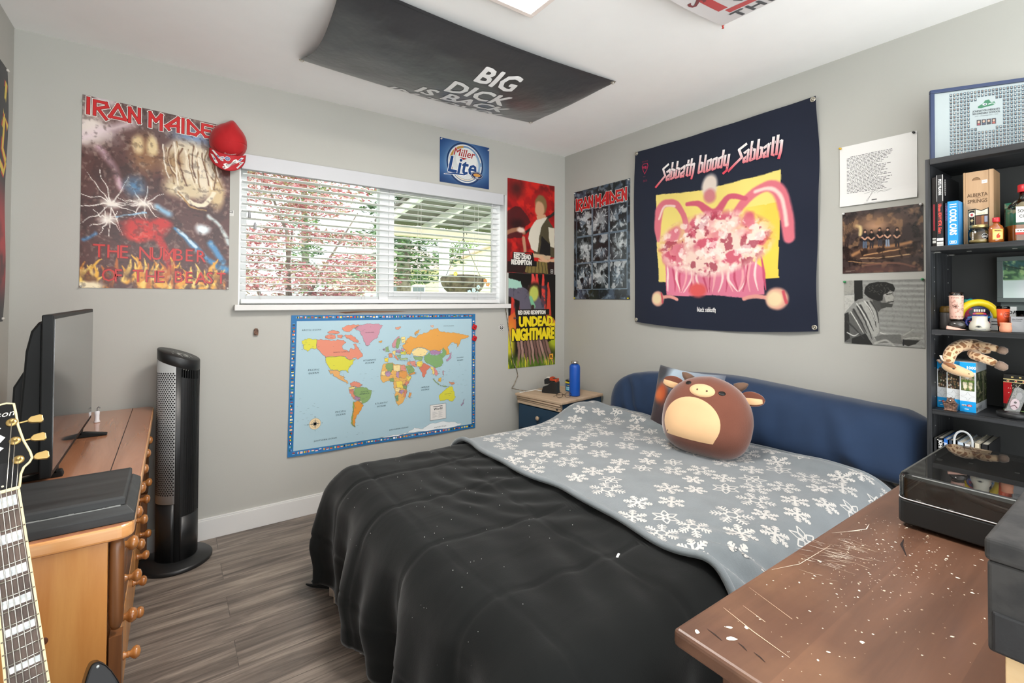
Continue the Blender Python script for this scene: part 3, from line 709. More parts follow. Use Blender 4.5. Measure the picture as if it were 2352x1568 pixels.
def flake(c, R, kind, rot):
    for k in range(6):
        a = rot+k*PI/3
        if kind == 0:                                             # branched star
            fbar(c, a, (0, 0), (R, 0), .0075, 0)
            for f, l in ((.38, .30), (.60, .30), (.82, .2)):
                for sg in (1, -1): fbar(c, a, (R*f, 0), (R*(f+l*.62), sg*R*l*.8), .0052, 0)
        elif kind == 1:                                           # lacy, open centre
            fbar(c, a, (R*.25, 0), (R, 0), .0058, 0)
            for f, l in ((.45, .26), (.62, .32), (.8, .24)):
                for sg in (1, -1): fbar(c, a, (R*f, 0), (R*(f+l*.5), sg*R*l*.85), .0046, 0)
            p = (R*.30, 0); q = (R*.30*math.cos(PI/3), R*.30*math.sin(PI/3)); fbar(c, a, p, q, .0055, 0); fbar(c, a, (R*.55*.6, -R*.18), (R*.33, 0), .0045, 0)
        else:                                                     # looped petals
            P = [(R*.12, 0), (R*.5, R*.24), (R, 0), (R*.5, -R*.24), (R*.12, 0)]
            for i in range(4): fbar(c, a, P[i], P[i+1], .0048, 0)
r_ = random.Random(3); row = 0; a = -1.42; n = 0; FL_ = []
while a < -.36:
    b = -2.56+(.075 if row % 2 else 0)
    while b < -.62:
        aa, bb = a+r_.uniform(-.014, .014), b+r_.uniform(-.02, .02); y0, y1 = blimits(aa); t = (bb-y0)/(y1-y0)
        kind = (0, 1, 2, 0, 1)[(n+row*2) % 5]; R = {0: .050, 1: .064, 2: .050}[kind]*r_.uniform(.82, 1.1)
        if bedge_foot(t)+.012 < aa-R*.55 and aa+R*.6 < bedge_head(t) and bb-R > y0 and bb+R < y1 and all(math.hypot(aa-q[0], bb-q[1]) > .92*(R+q[2]) for q in FL_): FL_.append((aa, bb, R)); flake((aa, bb), R, kind, r_.uniform(0, 1))
        n += 1; b += .128
    a += .094; row += 1
o_ = len(mb.v); mb.add(flk.v, flk.f, 1, True)
bk = mb.build('snowflake_blanket', [m_blk, mat('white_fleece_print', '#c6c4c0', rough=.95, sheen=.4)])
tag(bk, 'grey fleece blanket with white snowflakes across the bed', 'blanket')
hm = MB()
hm.tube([blank_ab(bedge_foot(t)+.002, blimits(-1.46)[0]+(blimits(-1.46)[1]-blimits(-1.46)[0])*t, -.004) for t in [i/120 for i in range(121)]], .011, 7)
hm.build('hem', m_blk, bk); hm = MB()
hm.tube([blank(1.0, t)+V(0, 0, -.004) for t in [i/120 for i in range(121)]], .011, 7)
hm.build('hem', m_blk, bk)
# small white paper scrap on the comforter
sp = comf(-1.60, -2.03); o = MB().box((-.011, -.003, 0), (.011, .003, .002)).build('paper_scrap', mat('white_paper', '#f2f2ee', rough=.8)); o.location = (sp.x, sp.y, sp.z+.002); o.rotation_euler = (0, 0, .5)
tag(o, 'tiny white paper scrap lying on the black comforter', 'paper')

# navy long pillow along the wall
m_navy = mat('navy_cotton', '#18304f', rough=.85, var=.10, vscale=6, bump=.25, bscale=14, sheen=.25)
nvp = MB(); NS = 110; NR = 30
def navy(i, j):
    t = i/(NS-1); y = -.705-t*1.66
    zt = .755+.085*math.sin(min(1, t/.52)*PI/2)-.045*max(0, (t-.5)/.5)
    e0 = min(1, t/.085); e1 = min(1, (1-t)/.05); e = math.sqrt(max(0, 1-(1-e0)**2))*math.sqrt(max(0, 1-(1-e1)**2))
    zt = .545+(zt-.545)*(.30+.70*math.sqrt(max(0,1-(1-min(1,t/.12))**2)))*(.90+.10*e1)
    z0 = .515; an = 2*PI*j/NR
    hx = .115*(.15+.85*e); hz = (zt-z0)/2; c, s = math.cos(an), math.sin(an)
    px = math.copysign(abs(c)**.5, c)*hx; pz = math.copysign(abs(s)**.62, s)*hz
    lean = (pz+hz)*.22
    w = .012*mnoise.noise(V(y*6, an*1.2, 2))+.008*mnoise.noise(V(y*14, an*2.5, 7))+.014*math.exp(-((y+.93)/.07)**2)*math.sin(an*5+y*60)+.006*math.sin(y*31+an*3)*mnoise.noise(V(y*3, an, 4))+.010*math.exp(-((y+2.1)/.10)**2)*math.sin(an*4+y*38)
    k = 1+w/.14
    return (min(-.006, -.175+px*k+lean), y, z0+hz+pz*(1+w*.4))
nvp.grid(navy, list(range(NS)), list(range(NR+1)))
o = nvp.build('body_pillow', m_navy); tag(o, 'long navy blue body pillow lying along the wall at the head of the bed', 'pillow')
# dark throw pillow printed with an animal, behind the plush
PV = Matrix.Translation((-.410, -1.425, .705)) @ Matrix.Rotation(math.radians(-96), 4, 'Z') @ Matrix.Rotation(math.radians(-14), 4, 'X')
def pil(u, v, side):
    x = u*.215; z = v*.185; k = max(0, (1-abs(u)**2.6)*(1-abs(v)**2.6)); d = .062*k**.42
    x *= 1-.06*(1-abs(v)**2)*abs(u); z *= 1-.07*(1-abs(u)**2)*abs(v)
    return PV @ V(x, -side*d, z)
A = Art(lambda u, v, l: pil(u, v, 1), 0)
p = Paint(64, 60, '#34323a'); p.blob(.42, .05, .4, .25, '#a9bccb', 1.0); p.blob(.75, .1, .3, .2, '#8794a2', 1.0, .8); p.blob(.1, .10, .14, .16, '#3a3c42', .9)
p.blob(.20, .42, .10, .15, '#b8542c', .8); p.blob(.14, .46, .09, .10, '#d06a38', .8, .9); p.mottle(14, 6, '#8d4a34', .5, .62, .8, 3, mask=np.exp(-((p.x-.16)/.16)**2-((p.y-.45)/.2)**2))
p.blob(.12, .80, .2, .22, '#3a2c30', .9, .8); p.stroke([(.05, .93), (.3, .97)], .03, '#b79aa8', .8, .7)
A.raster(p.a, -1, -1, 1, 1); o = A.build('throw_pillow', mat_print('printed_cushion', rough=.85, spec=.15, sheen=.2), smooth=True)
bb = MB(); bb.grid(lambda u, v: pil(u, v, -1), [-1+2*i/24 for i in range(25)], [-1+2*i/24 for i in range(25)]); bb.build('pillow_back', mat('charcoal_cotton', '#3a3a40', rough=.9), o)
tag(o, 'small dark throw pillow with an orange tuft print, behind the plush', 'pillow')

# ------------------------------------------------------------------ round brown plush calf
m_pl = mat('brown_plush', '#74483a', rough=.9, var=.08, vscale=9, sheen=.7, bump=.2, bscale=200, spec=.15)
m_plc = mat('cream_plush', '#dfb88c', rough=.9, var=.03, sheen=.5, spec=.15)
PT = Matrix.Translation((-.60, -1.672, .722)) @ Matrix.Rotation(math.radians(-72), 4, 'Z') @ Matrix.Rotation(math.radians(5), 4, 'Y') @ Matrix.Rotation(math.radians(-17), 4, 'X')
plush = thing('plush_calf', 'round brown plush calf with cream belly sitting on the blanket', 'plush toy', (-.60, -1.675, .55))
def prof_r(th):
    c, s = math.cos(th), math.sin(th)
    # wide egg: half width .245 low down, .17 near the crown
    rz = .186; rx = .199
    n = 2.3 if s > 0 else 3.0
    r = (abs(c/rx)**n+abs(s/rz)**n)**(-1/n)
    if s > 0: r *= 1-.02*s-.10*abs(c)*s
    return r
def psurf(u, v, lift=0.0, side=1):
    """u, v: metres across the front"""
    th = math.atan2(v, u); r = math.hypot(u, v); R = prof_r(th); q = min(1, r/R)
    d = .135*(1-q**2.6)**.55 + .02*max(0, -v/.2)*(1-q**4)
    return PT @ V(u, -side*(d+lift), v)
mb = MB()
rs = [math.sin(PI/2*i/22) for i in range(1, 23)]; NA = 64
for side in (1, -1):
    vs = [psurf(0, 0, 0, side)]; fs = []
    for r in rs:
        for k in range(NA):
            th = 2*PI*k/NA; R = prof_r(th)*r*.9999; vs.append(psurf(R*math.cos(th), R*math.sin(th), 0, side))
    for k in range(NA):
        f = (0, 1+k, 1+(k+1) % NA); fs.append(f if side < 0 else f[::-1])
    for i in range(len(rs)-1):
        for k in range(NA):
            f = (1+i*NA+k, 1+(i+1)*NA+k, 1+(i+1)*NA+(k+1) % NA, 1+i*NA+(k+1) % NA); fs.append(f if side < 0 else f[::-1])
    mb.add(vs, fs, 0, True)
mb.build('body', m_pl, plush)
def patch(name, poly, lift, m, parent=plush, puff=0.0):
    cx = sum(a for a, b in poly)/len(poly); cy = sum(b for a, b in poly)/len(poly); mb = MB(); n = len(poly); K = 7; vs = [psurf(cx, cy, lift+puff)]; fs = []
    for i in range(1, K+1):
        t = i/K
        for a, b in poly: vs.append(psurf(cx+(a-cx)*t, cy+(b-cy)*t, lift*(1 if i < K else .35)+puff*math.sqrt(max(0, 1-t*t))))
    for k in range(n): fs.append((0, 1+(k+1) % n, 1+k))
    for i in range(K-1):
        for k in range(n): fs.append((1+i*n+k, 1+i*n+(k+1) % n, 1+(i+1)*n+(k+1) % n, 1+(i+1)*n+k))
    mb.add(vs, fs, 0, True); o = mb.build(name, m, parent); return o
def ell(cx, cy, rx, ry, n=28): return [(cx+rx*math.cos(2*PI*i/n), cy+ry*math.sin(2*PI*i/n)) for i in range(n)]
FU = -.016
bel = []
for i in range(40):
    th = 2*PI*i/40; x = .128*math.cos(th); y = .110*math.sin(th)
    if y < -.062: y = -.062-.012*math.sqrt(max(0, 1-(x/.128)**2)); x *= 1.02
    bel.append((FU-.02+x, -.052+y*1.02))
patch('belly_patch', bel, .002, m_plc)
snt = patch('snout', ell(FU+.005, .098, .056, .031), .002, m_plc, puff=.009)
for dx in (-.018, .024): patch('nostril', ell(FU+.005+dx, .098, .0042, .0048, 12), .0125, mat('nostril_brown', '#4a342a', rough=.8), snt)
for dx, dy in ((-.068, .125), (.088, .103)): patch('eye', ell(FU+dx, dy, .0145, .0105, 16), .002, mat('black_eye', '#151210', rough=.35), puff=.004)
def ear(side):
    m2 = MB(); B0 = V(side*.150, .0, .112 if side > 0 else .118)
    T = PT @ Matrix.Translation(B0) @ Matrix.Rotation(math.radians(-14 if side > 0 else 14), 4, 'Y')
    def f(u, v, s): return T @ V(side*(u*.088-.01), -.012*math.sin(u*PI)-s*.006*(1-v*v)*math.sin(max(.0, min(1, u))*PI)**.5, v*.032*math.sqrt(max(0, 1-(2*min(1, .16+.84*u)-1)**2))-.012*u)
    us = [i/16 for i in range(17)]; vs = [-1+2*i/8 for i in range(9)]
    m2.grid(lambda u, v: f(u, v, -1), us, vs); o = m2.build('ear', m_pl, plush, solid=.004)
    m3 = MB(); m3.grid(lambda u, v: f(.12+.78*u, (v-1)*.46+.06, 1.9), us, vs); m3.build('inner_ear', m_plc, o, solid=.003)
    m4 = MB(); T4 = PT @ Matrix.Translation((side*.118, .02, .160 if side > 0 else .160)) @ Matrix.Rotation(math.radians(side*58), 4, 'Y')
    m4.lathe([(.024, -.02), (.022, .0), (.015, .022), (.005, .036), (.001, .038)], 12, T=T4); m4.build('horn', mat('dark_tan_plush', '#6a5040', rough=.9, sheen=.4), plush)
ear(1); ear(-1)

# ------------------------------------------------------------------ nightstand in the corner
m_nvp = mat('navy_paint', '#1b3a52', rough=.55, var=.05)
m_tan = mat_wood('bleached_oak', '#b39a80', '#c9b196', 'y', rough=.55)
ns = thing('nightstand', 'navy blue nightstand with a pale wood top in the corner', 'nightstand', (-.495, -.530, 0), math.radians(8))
def L(mb, name, m, par, **k): return local(mb.build(name, m, par, **k))
D_, W_ = .475, .455
L(MB().box((0, 0, .541), (D_, W_, .562)), 'top_board', m_tan, ns, bev=.006, seg=3)
L(MB().box((.030, .012, .03), (D_-.01, W_-.012, .5405)), 'body', m_nvp, ns, bev=.002)
mb = MB()
for k in range(3):
    z = .532-.0155*k; x = .003+.006*k
    mb.tube([(x+.006, .018, z), (x+.006, W_-.018, z)], .0078, 8)
mb.box((.012, .018, .492), (.031, W_-.018, .540)); L(mb, 'ridged_moulding', m_tan, ns)
for z0, z1 in ((.315, .482), (.13, .297)):
    o = L(MB().box((.018, .045, z0), (.034, W_-.028, z1)), 'drawer', m_nvp, ns, bev=.003)
    kb = MB(); kb.lathe([(.006, 0), (.006, .008), (.015, .014), (.016, .019), (.012, .024), (.001, .026)], 16, T=Matrix.Translation((.018, .225, (z0+z1)/2+.015)) @ Matrix.Rotation(math.radians(-90), 4, 'Y'))
    local(kb.build('knob', m_tan, o))
kb = MB(); kb.lathe([(.010, 0), (.010, .002), (.001, .0025)], 14, T=Matrix.Translation((.013, .05, .506)) @ Matrix.Rotation(math.radians(-90), 4, 'Y'))
L(kb, 'round_badge', mat('dark_badge', '#4a443c', rough=.5), ns)
RN = Matrix.Translation((-.495, -.530, 0)) @ Matrix.Rotation(math.radians(8), 4, 'Z')
def on_ns(x, y, z=.5622): return RN @ V(x, y, z)
p_ = on_ns(.245, .085); T_ = Matrix.Translation(p_)
bt = thing('water_bottle', 'tall blue steel water bottle on the nightstand', 'water bottle', p_)
m_blue = mat('blue_powder_coat', '#0a4fae', rough=.42, var=.05)
mb = MB(); mb.lathe([(.030, 0), (.0375, .003), (.0385, .010), (.0385, .205), (.036, .217), (.029, .226), (.026, .228)], 32, T=T_); mb.build('flask', m_blue, bt)
mb = MB(); mb.lathe([(.0262, .2285), (.0262, .247), (.023, .249)], 28, T=T_); mb.build('steel_collar', mat('brushed_steel', '#c8c6c2', rough=.25, metal=1), bt)
# black charger dock
p_ = on_ns(.20, .275); T_ = Matrix.Translation(p_) @ Matrix.Rotation(math.radians(-63), 4, 'Z')
dk = thing('charger_dock', 'black handheld device standing in its dock on the nightstand', 'charger', p_)
m_blk = mat('black_plastic', '#1f2021', rough=.4, var=.1)
mb = MB(); mb.prism([(-.062, 0), (.062, 0), (.058, .022), (.058, .085), (.018, .092), (-.015, .058), (-.052, .045), (-.060, .018)], -.032, .032, T=T_ @ Matrix.Rotation(PI/2, 4, 'X')); mb.build('dock', m_blk, dk, bev=.004)
mb = MB(); mb.prism([(-.044, .062), (-.016, .066), (.022, .094), (.05, .096), (.052, .108), (-.018, .112), (-.046, .098)], -.026, .026, T=T_ @ Matrix.Rotation(PI/2, 4, 'X')); mb.build('handle', m_blk, dk, bev=.005)
mb = MB()
for k in range(9):
    mb.box((.002+.006*k, -.028, .094), (.005+.006*k, .028, .118-.0006*k*k), T=T_)
mb.box((.0, -.026, .095), (.054, .026, .108), T=T_); mb.build('orange_coil', mat('orange_plastic', '#c8502e', rough=.5), dk)
MB().box((-.03, -.018, .1115), (-.005, .018, .1135), T=T_).build('white_sticker', mat('white_sticker', '#e2e0da', rough=.6), dk)
# blue tin with yellow lid, calculator on top
p_ = on_ns(.365, .225); T_ = Matrix.Translation(p_)
tn = thing('food_tin', 'short blue tin with a yellow rim beside the blue bottle', 'tin', p_)
mb = MB(); mb.lathe([(.036, 0), (.0375, .003), (.0375, .058), (.036, .060)], 28, T=T_); mb.build('can', mat('blue_tin_label', '#0f4f9c', rough=.3, metal=.2), tn)
mb = MB(); mb.lathe([(.0385, .0605), (.0405, .062), (.0405, .068), (.038, .070)], 28, T=T_); mb.build('yellow_rim', mat('yellow_plastic', '#e8d232', rough=.4), tn)
def cyl(u, v, l): 
    a = u/.0377; q = T_ @ V((.0377+.0003+l)*math.cos(a), (.0377+.0003+l)*math.sin(a), v); return q
A = Art(cyl); a0 = -2.25*.0377
for i in range(6): A.rect(a0-.040+.010*i, .008, a0-.030+.010*i, .036, '#35a4d6' if i % 2 else '#4fc0d8', 1)
A.text('TUNA', a0-.034, .040, .014, '#e8d232', 2, .02); A.text('FLAKED', a0-.034, .026, .010, '#f2f4f4', 2, .02); A.text('LIGHT', a0-.034, .014, .010, '#f2f4f4', 2, .02)
for i in range(4): A.rect(a0+.034+.006*i, .006, a0+.040+.006*i, .044, '#e9ecef', 1)
for i in range(10): A.rect(a0+.037+.0018*i, .010, a0+.0378+.0018*i, .024, '#22262a', 2)
o = A.build('tin_label', mat_print(), tn)
p2 = p_+V(0, 0, .0705); T2 = Matrix.Translation(p2+V(.0, -.004, .004)) @ Matrix.Rotation(math.radians(20), 4, 'Z') @ Matrix.Rotation(math.radians(7), 4, 'X')
cl = thing('calculator', 'small black calculator resting on the blue tin', 'calculator', p2)
MB().box((-.035, -.028, 0), (.035, .028, .009), T=T2).build('case', m_blk, cl, bev=.002)
mb = MB()
for i in range(4):
    for j in range(3): mb.box((-.028+.012*i, -.022+.012*j, .0092), (-.020+.012*i, -.014+.012*j, .0112), T=T2)
mb.build('keys', mat('grey_keys', '#b8b8b4', rough=.5), cl)
MB().box((.021, -.022, .0092), (.031, .022, .0104), T=T2).build('display', mat('lcd_grey', '#8d9488', rough=.2), cl)
# eyeglasses
p_ = on_ns(.125, .085, .5625); T_ = Matrix.Translation(p_) @ Matrix.Rotation(math.radians(-20), 4, 'Z')
gs = thing('eyeglasses', 'folded dark wire eyeglasses at the foot of the blue bottle', 'eyeglasses', p_)
m_wire = mat('dark_bronze_wire', '#3a2e28', rough=.35, metal=.7)
for sx in (-1, 1):
    mb = MB(); mb.tube([T_ @ V(sx*.031+.023*math.cos(a), -.004*math.sin(a), .021+.019*math.sin(a)) for a in [2*PI*i/20 for i in range(21)]], .0014, 6, caps=False); mb.build('rim', m_wire, gs)
    mb = MB(); mb.tube([T_ @ V(sx*.056, 0, .028), T_ @ V(sx*.050, .02, .024), T_ @ V(sx*-.02, .034+.008*sx, .014), T_ @ V(sx*-.06, .044+.008*sx, .004)], .0014, 6); mb.build('temple', m_wire, gs)
mb = MB(); mb.tube([T_ @ V(-.008, 0, .024), T_ @ V(0, -.002, .028), T_ @ V(.008, 0, .024)], .0013, 6); mb.build('bridge', m_wire, gs)
# cable from the window sill down to the nightstand
mb = MB(); mb.tube([(-.598, -.010, 1.188), (-.590, -.010, 1.15), (-.560, -.011, .98), (-.545, -.011, .885), (-.525, -.011, .78), (-.490, -.011, .715), (-.480, -.010, .67), (-.520, -.01, .60), (-.545, -.02, .585), (-.51, -.06, .575), (-.46, -.11, .5665)], .0032, 6)
tag(mb.build('hanging_cable', mat('tan_cable', '#9a8f7c', rough=.7, col2='#5e5648', cscale=60)), 'thin mottled cable hanging from the sill over the lower poster edge', 'cable')
mb = MB(); a = on_ns(.06, .40, .5655); b = on_ns(.16, .35, .5655); mb.tube([on_ns(.015, .42, .566), a+V(.02, .02, 0), b+V(-.02, .03, .01), b+V(.02, -.02, .004)], .0028, 6)
tag(mb.build('power_cable', m_white), 'white cable running into the black charger dock', 'cable')

# ------------------------------------------------------------------ tower fan
fx, fy = -2.612, -.166; FT = Matrix.Translation((fx, fy, 0))
fan = thing('tower_fan', 'black tower fan with a grey perforated side, beside the dresser', 'fan', (fx, fy, 0))
m_fan = mat('fan_black', '#1b1c1d', rough=.38, var=.08, spec=.5)
mb = MB(); mb.lathe([(.143, 0), (.147, .004), (.147, .014), (.140, .021), (.09, .030), (.083, .034)], 56, T=FT); mb.build('base', m_fan, fan)
RF = .083
def top_z(x, y): return .945-(x*.32-y*.10)*1.15     # sloping control panel: falls towards the front right
mb = MB(); n = 56; vs = []; fs = []
ring = [(RF*math.cos(2*PI*i/n), RF*math.sin(2*PI*i/n)) for i in range(n)]
for zf in (lambda x, y: .030, lambda x, y: top_z(x, y)-.045): vs += [(x*.985, y*.985, zf(x, y)) for x, y in ring]
fs = [(i, (i+1) % n, n+(i+1) % n, n+i) for i in range(n)]
mb.add(vs, fs, 0, True, FT)
mb.build('column', mat('fan_dark_core', '#0d0e0f', rough=.5), fan)
mb = MB(); vs = []
for r, dz in ((1.0, -.05), (1.03, -.047), (1.03, -.004), (1.0, 0), (0.0, 0)):
    vs += [(x*r, y*r, top_z(x*r, y*r)+.045+dz) for x, y in ring]
mb.add(vs, [(k*n+i, k*n+(i+1) % n, (k+1)*n+(i+1) % n, (k+1)*n+i) for k in range(4) for i in range(n)], 0, True, FT)
cp = mb.build('control_head', m_fan, fan)
A = Art(lambda u, v, l: V(fx+u, fy+v, top_z(u, v)+.0455+l))
for k in range(4): A.ring(.014, -.010, .014, .024, '#b9bbb8', 1, 8, k*PI/2+.15, (k+1)*PI/2-.15)
for k in range(14):
    a = k*.45+.2; rr = .036+.005*(k % 3); A.disc(.012+rr*math.cos(a), -.010+rr*math.sin(a), .0020 if k % 4 else .0030, '#d8d8d4', 1, 8)
A.rect(-.030, .046, -.008, .052, '#8a8c8a', 1)
A.build('control_buttons', mat_print(), cp)
def wall_seg(a0, a1, r0, r1, z0, z1f, m=0, k=10, mbx=None):
    mbx = mbx or MB(); vs = []
    for i in range(k+1):
        a = a0+(a1-a0)*i/k; x, y = math.cos(a), math.sin(a)
        zt = z1f(x*RF, y*RF) if callable(z1f) else z1f
        vs += [(x*r0, y*r0, z0), (x*r1, y*r1, z0), (x*r1, y*r1, zt), (x*r0, y*r0, zt)]
    fs = []
    for i in range(k):
        for q in range(4): fs.append((i*4+q, i*4+(q+1) % 4, (i+1)*4+(q+1) % 4, (i+1)*4+q))
    fs += [(3, 2, 1, 0), (k*4, k*4+1, k*4+2, k*4+3)]
    return mbx.add(vs, fs, m, True, FT)
dg = math.radians
# facing: louvre centred at -45 deg (towards the room and camera right)
wall_seg(dg(-97), dg(-83), RF*.96, RF+.002, .03, lambda x, y: top_z(x, y)+.0).build('front_strip', m_fan, fan)
wall_seg(dg(-6), dg(6), RF*.96, RF+.002, .03, lambda x, y: top_z(x, y)).build('front_strip', m_fan, fan)
wall_seg(dg(-83), dg(-6), RF*.96, RF+.001, .03, .235).build('front_lower_panel', m_fan, fan)
wall_seg(dg(-210), dg(-97), RF*.96, RF+.0005, .03, .300).build('side_lower_panel', m_fan, fan)
g = wall_seg(dg(-215), dg(-97.5), RF*.96, RF+.002, .302, lambda x, y: top_z(x, y)-.003, k=18).build('perforated_panel', mat('fan_grey', '#a6a8a8', rough=.45), fan)
A = Art(lambda u, v, l: V(fx+(RF+.0024+l)*math.cos(u/RF), fy+(RF+.0024+l)*math.sin(u/RF), v)); a0 = dg(-101)*RF
for j in range(62):
    for i in range(13):
        u = a0-i*.0104-(.0052 if j % 2 else 0); v = .345+.0092*j
        x, y = RF*math.cos(u/RF), RF*math.sin(u/RF)
        if v < top_z(x, y)-.018: A.poly([(u+.0036*math.cos(PI*k/3+PI/6), v+.0038*math.sin(PI*k/3+PI/6)) for k in range(6)], '#141516', 0.5)
A.build('holes', mat_print(), g)
mb = MB()
for k in range(11):
    a = dg(-79+7*k); c, s = math.cos(a), math.sin(a); x, y = c*RF, s*RF
    mb.add([(c*.072-s*.0012, s*.072+c*.0012, .24), (c*RF-s*.0012, s*RF+c*.0012, .24), (c*RF+s*.0012, s*RF-c*.0012, .24), (c*.072+s*.0012, s*.072-c*.0012, .24)]+
           [(c*.072-s*.0012, s*.072+c*.0012, .93), (c*RF-s*.0012, s*RF+c*.0012, .93), (c*RF+s*.0012, s*RF-c*.0012, .93), (c*.072+s*.0012, s*.072-c*.0012, .93)],
           [(0, 1, 5, 4), (1, 2, 6, 5), (2, 3, 7, 6)], 0, False, FT)
lv = mb.build('louvre_fins', m_fan, fan)
for k in range(6):
    z = .245+.118*k; mb = MB(); mb.tube([(fx+(RF-.003)*math.cos(a), fy+(RF-.003)*math.sin(a), z) for a in [dg(-82+76*i/14) for i in range(15)]], .0016, 5); mb.build('louvre_ring', mat('grey_ring', '#8f938f', rough=.3), fan)
mb = MB(); mb.tube([(fx-.14, fy-.02, .016), (fx-.17, fy-.0, .03), (fx-.19, fy+.05, .01), (fx-.16, fy+.14, .006)], .0035, 6); mb.build('power_cord', m_blk, fan)

# ------------------------------------------------------------------ dresser along the left wall
m_pine = mat_wood('orange_pine', '#bd7c3e', '#d59a57', 'z', rough=.38, coat=.3, knots='#7a4420', scale=.6)
m_top = mat_wood('red_brown_top', '#9a6548', '#b57e5e', 'y', rough=.22, coat=.5, scale=.7)
m_edge = mat_wood('pine_edge', '#c98d55', '#e0ac74', 'x', rough=.3, coat=.3)
m_brown = mat_wood('brown_pine', '#633c20', '#83552f', 'z', rough=.4, coat=.2)
dr = thing('dresser', 'long pine dresser with turned knobs along the left wall', 'dresser', (-2.96, -.79, 0))
DX0, DX1, DY0, DY1 = -3.205, -2.708, -1.530, -.050; DZ = .730
mb = MB()
pts = [(DX0, DY0), (DX1-.03, DY0)]+[(DX1-.03+.03*math.sin(a), DY0+.03-.03*math.cos(a)) for a in [PI/2*i/6 for i in range(1, 7)]]+[(DX1, DY1-.03)]+[(DX1-.03+.03*math.cos(a), DY1-.03+.03*math.sin(a)) for a in [PI/2*i/6 for i in range(1, 7)]]+[(DX0, DY1)]
mb.prism(pts, DZ-.034, DZ, 1); 
for i, f in enumerate(mb.f):
    if len(f) > 6: mb.m[i] = 0
mb.build('top', [m_top, m_edge], dr, bev=.007, seg=3)
for xs in (-3.07, -2.79): MB().box((xs, DY0+.02, DZ-.001), (xs+.0025, DY1-.01, DZ+.0004)).build('top_seam', mat('dark_seam', '#2e211b', rough=.8), dr)
MB().box((DX0+.01, DY0+.030, .03), (-2.757, DY0+.05, DZ-.035)).build('side_panel', m_pine, dr, bev=.001)
kq = MB(); kq.ellip((-2.862, DY0+.0298, .50), (.006, .0008, .008), nu=12, nv=6); kq.ellip((-2.935, DY0+.0298, .575), (.010, .0008, .010), nu=12, nv=6); stuff(kq.build('wood_knots', mat('dark_knot', '#5a2e14', rough=.5), dr))
MB().box((DX0+.01, DY0+.0505, .03), (-2.766, DY1-.02, DZ-.035)).build('carcass', m_brown, dr)
mb = MB(); mb.lathe([(.008, .472), (.013, .485), (.0145, .51), (.0145, .66), (.012, .69)], 16, T=Matrix.Translation((-2.741, DY0+.047, 0))); mb.box((-2.753, DY0+.036, .03), (-2.729, DY0+.070, .458)); mb.build('corner_post', m_brown, dr)
mb = MB(); mb.lathe([(.017, .33), (.019, .36), (.019, .66), (.015, .69)], 16, T=Matrix.Translation((-2.742, DY1-.045, 0))); mb.box((-2.760, DY1-.07, .03), (-2.727, DY1-.03, .33)); mb.build('corner_post', m_brown, dr)
m_knob = mat_wood('turned_knob_wood', '#8f5628', '#b77d45', 'x', rough=.25, coat=.6)
ncol = 3; yy = [DY0+.075+(DY1-DY0-.15)*k/ncol for k in range(ncol+1)]
for row, (z0, z1) in enumerate(((.535, .685), (.315, .525), (.075, .305))):
    for k in range(ncol):
        d = MB().box((-2.765, yy[k]+.006, z0), (-2.750, yy[k+1]-.006, z1)).build('drawer', m_brown if row < 2 else m_pine, dr, bev=.004)
        for fy_ in (.25, .75):
            kn = MB(); kn.lathe([(.011, 0), (.012, .004), (.008, .008), (.0085, .012), (.010, .014), (.0075, .018), (.016, .026), (.0185, .033), (.014, .041), (.004, .044), (.0005, .0445)], 18,
                     T=Matrix.Translation((-2.750, yy[k]+(yy[k+1]-yy[k])*fy_, (z0+z1)/2)) @ Matrix.Rotation(PI/2, 4, 'Y'))
            kn.build('knob', m_knob, d)
MB().box((-3.19, DY0+.04, 0), (-2.775, DY1-.03, .03)).build('plinth', m_brown, dr)
# stepped black slab on the dresser end
sb = thing('black_plinth', 'stepped matte black wooden slab on the near end of the dresser', 'plinth', (-2.86, -1.38, DZ))
m_mb = mat_wood('matte_black_paint', '#202122', '#37393a', 'x', rough=.55)
def step(x0, x1, y0, y1, z0, z1, c):
    mb = MB(); vs = [(x0, y0, z0), (x1, y0, z0), (x1, y1, z0), (x0, y1, z0), (x0, y0, z1-c), (x1, y0, z1-c), (x1, y1, z1-c), (x0, y1, z1-c), (x0+c, y0+c, z1), (x1-c, y0+c, z1), (x1-c, y1-c, z1), (x0+c, y1-c, z1)]
    return mb.add(vs, [(0, 3, 2, 1), (0, 1, 5, 4), (1, 2, 6, 5), (2, 3, 7, 6), (3, 0, 4, 7), (4, 5, 9, 8), (5, 6, 10, 9), (6, 7, 11, 10), (7, 4, 8, 11), (8, 9, 10, 11)])
step(-3.03, -2.708, -1.512, -1.235, DZ+.0005, DZ+.036, .016).build('lower_tier', m_mb, sb, bev=.0015)
step(-3.012, -2.727, -1.494, -1.253, DZ+.0365, DZ+.056, .004).build('upper_tier', m_mb, sb, bev=.001)
mb = MB()
rw = random.Random(5); x = -2.95
while x < -2.74:
    L_ = rw.uniform(.004, .022); mb.box((x, -1.4972, DZ+.0350), (x+L_, -1.4952, DZ+.0366+rw.uniform(0, .0012))); x += L_*.97
mb.build('worn_edge', mat('worn_grey_paint', '#8c8e8c', rough=.7), sb)

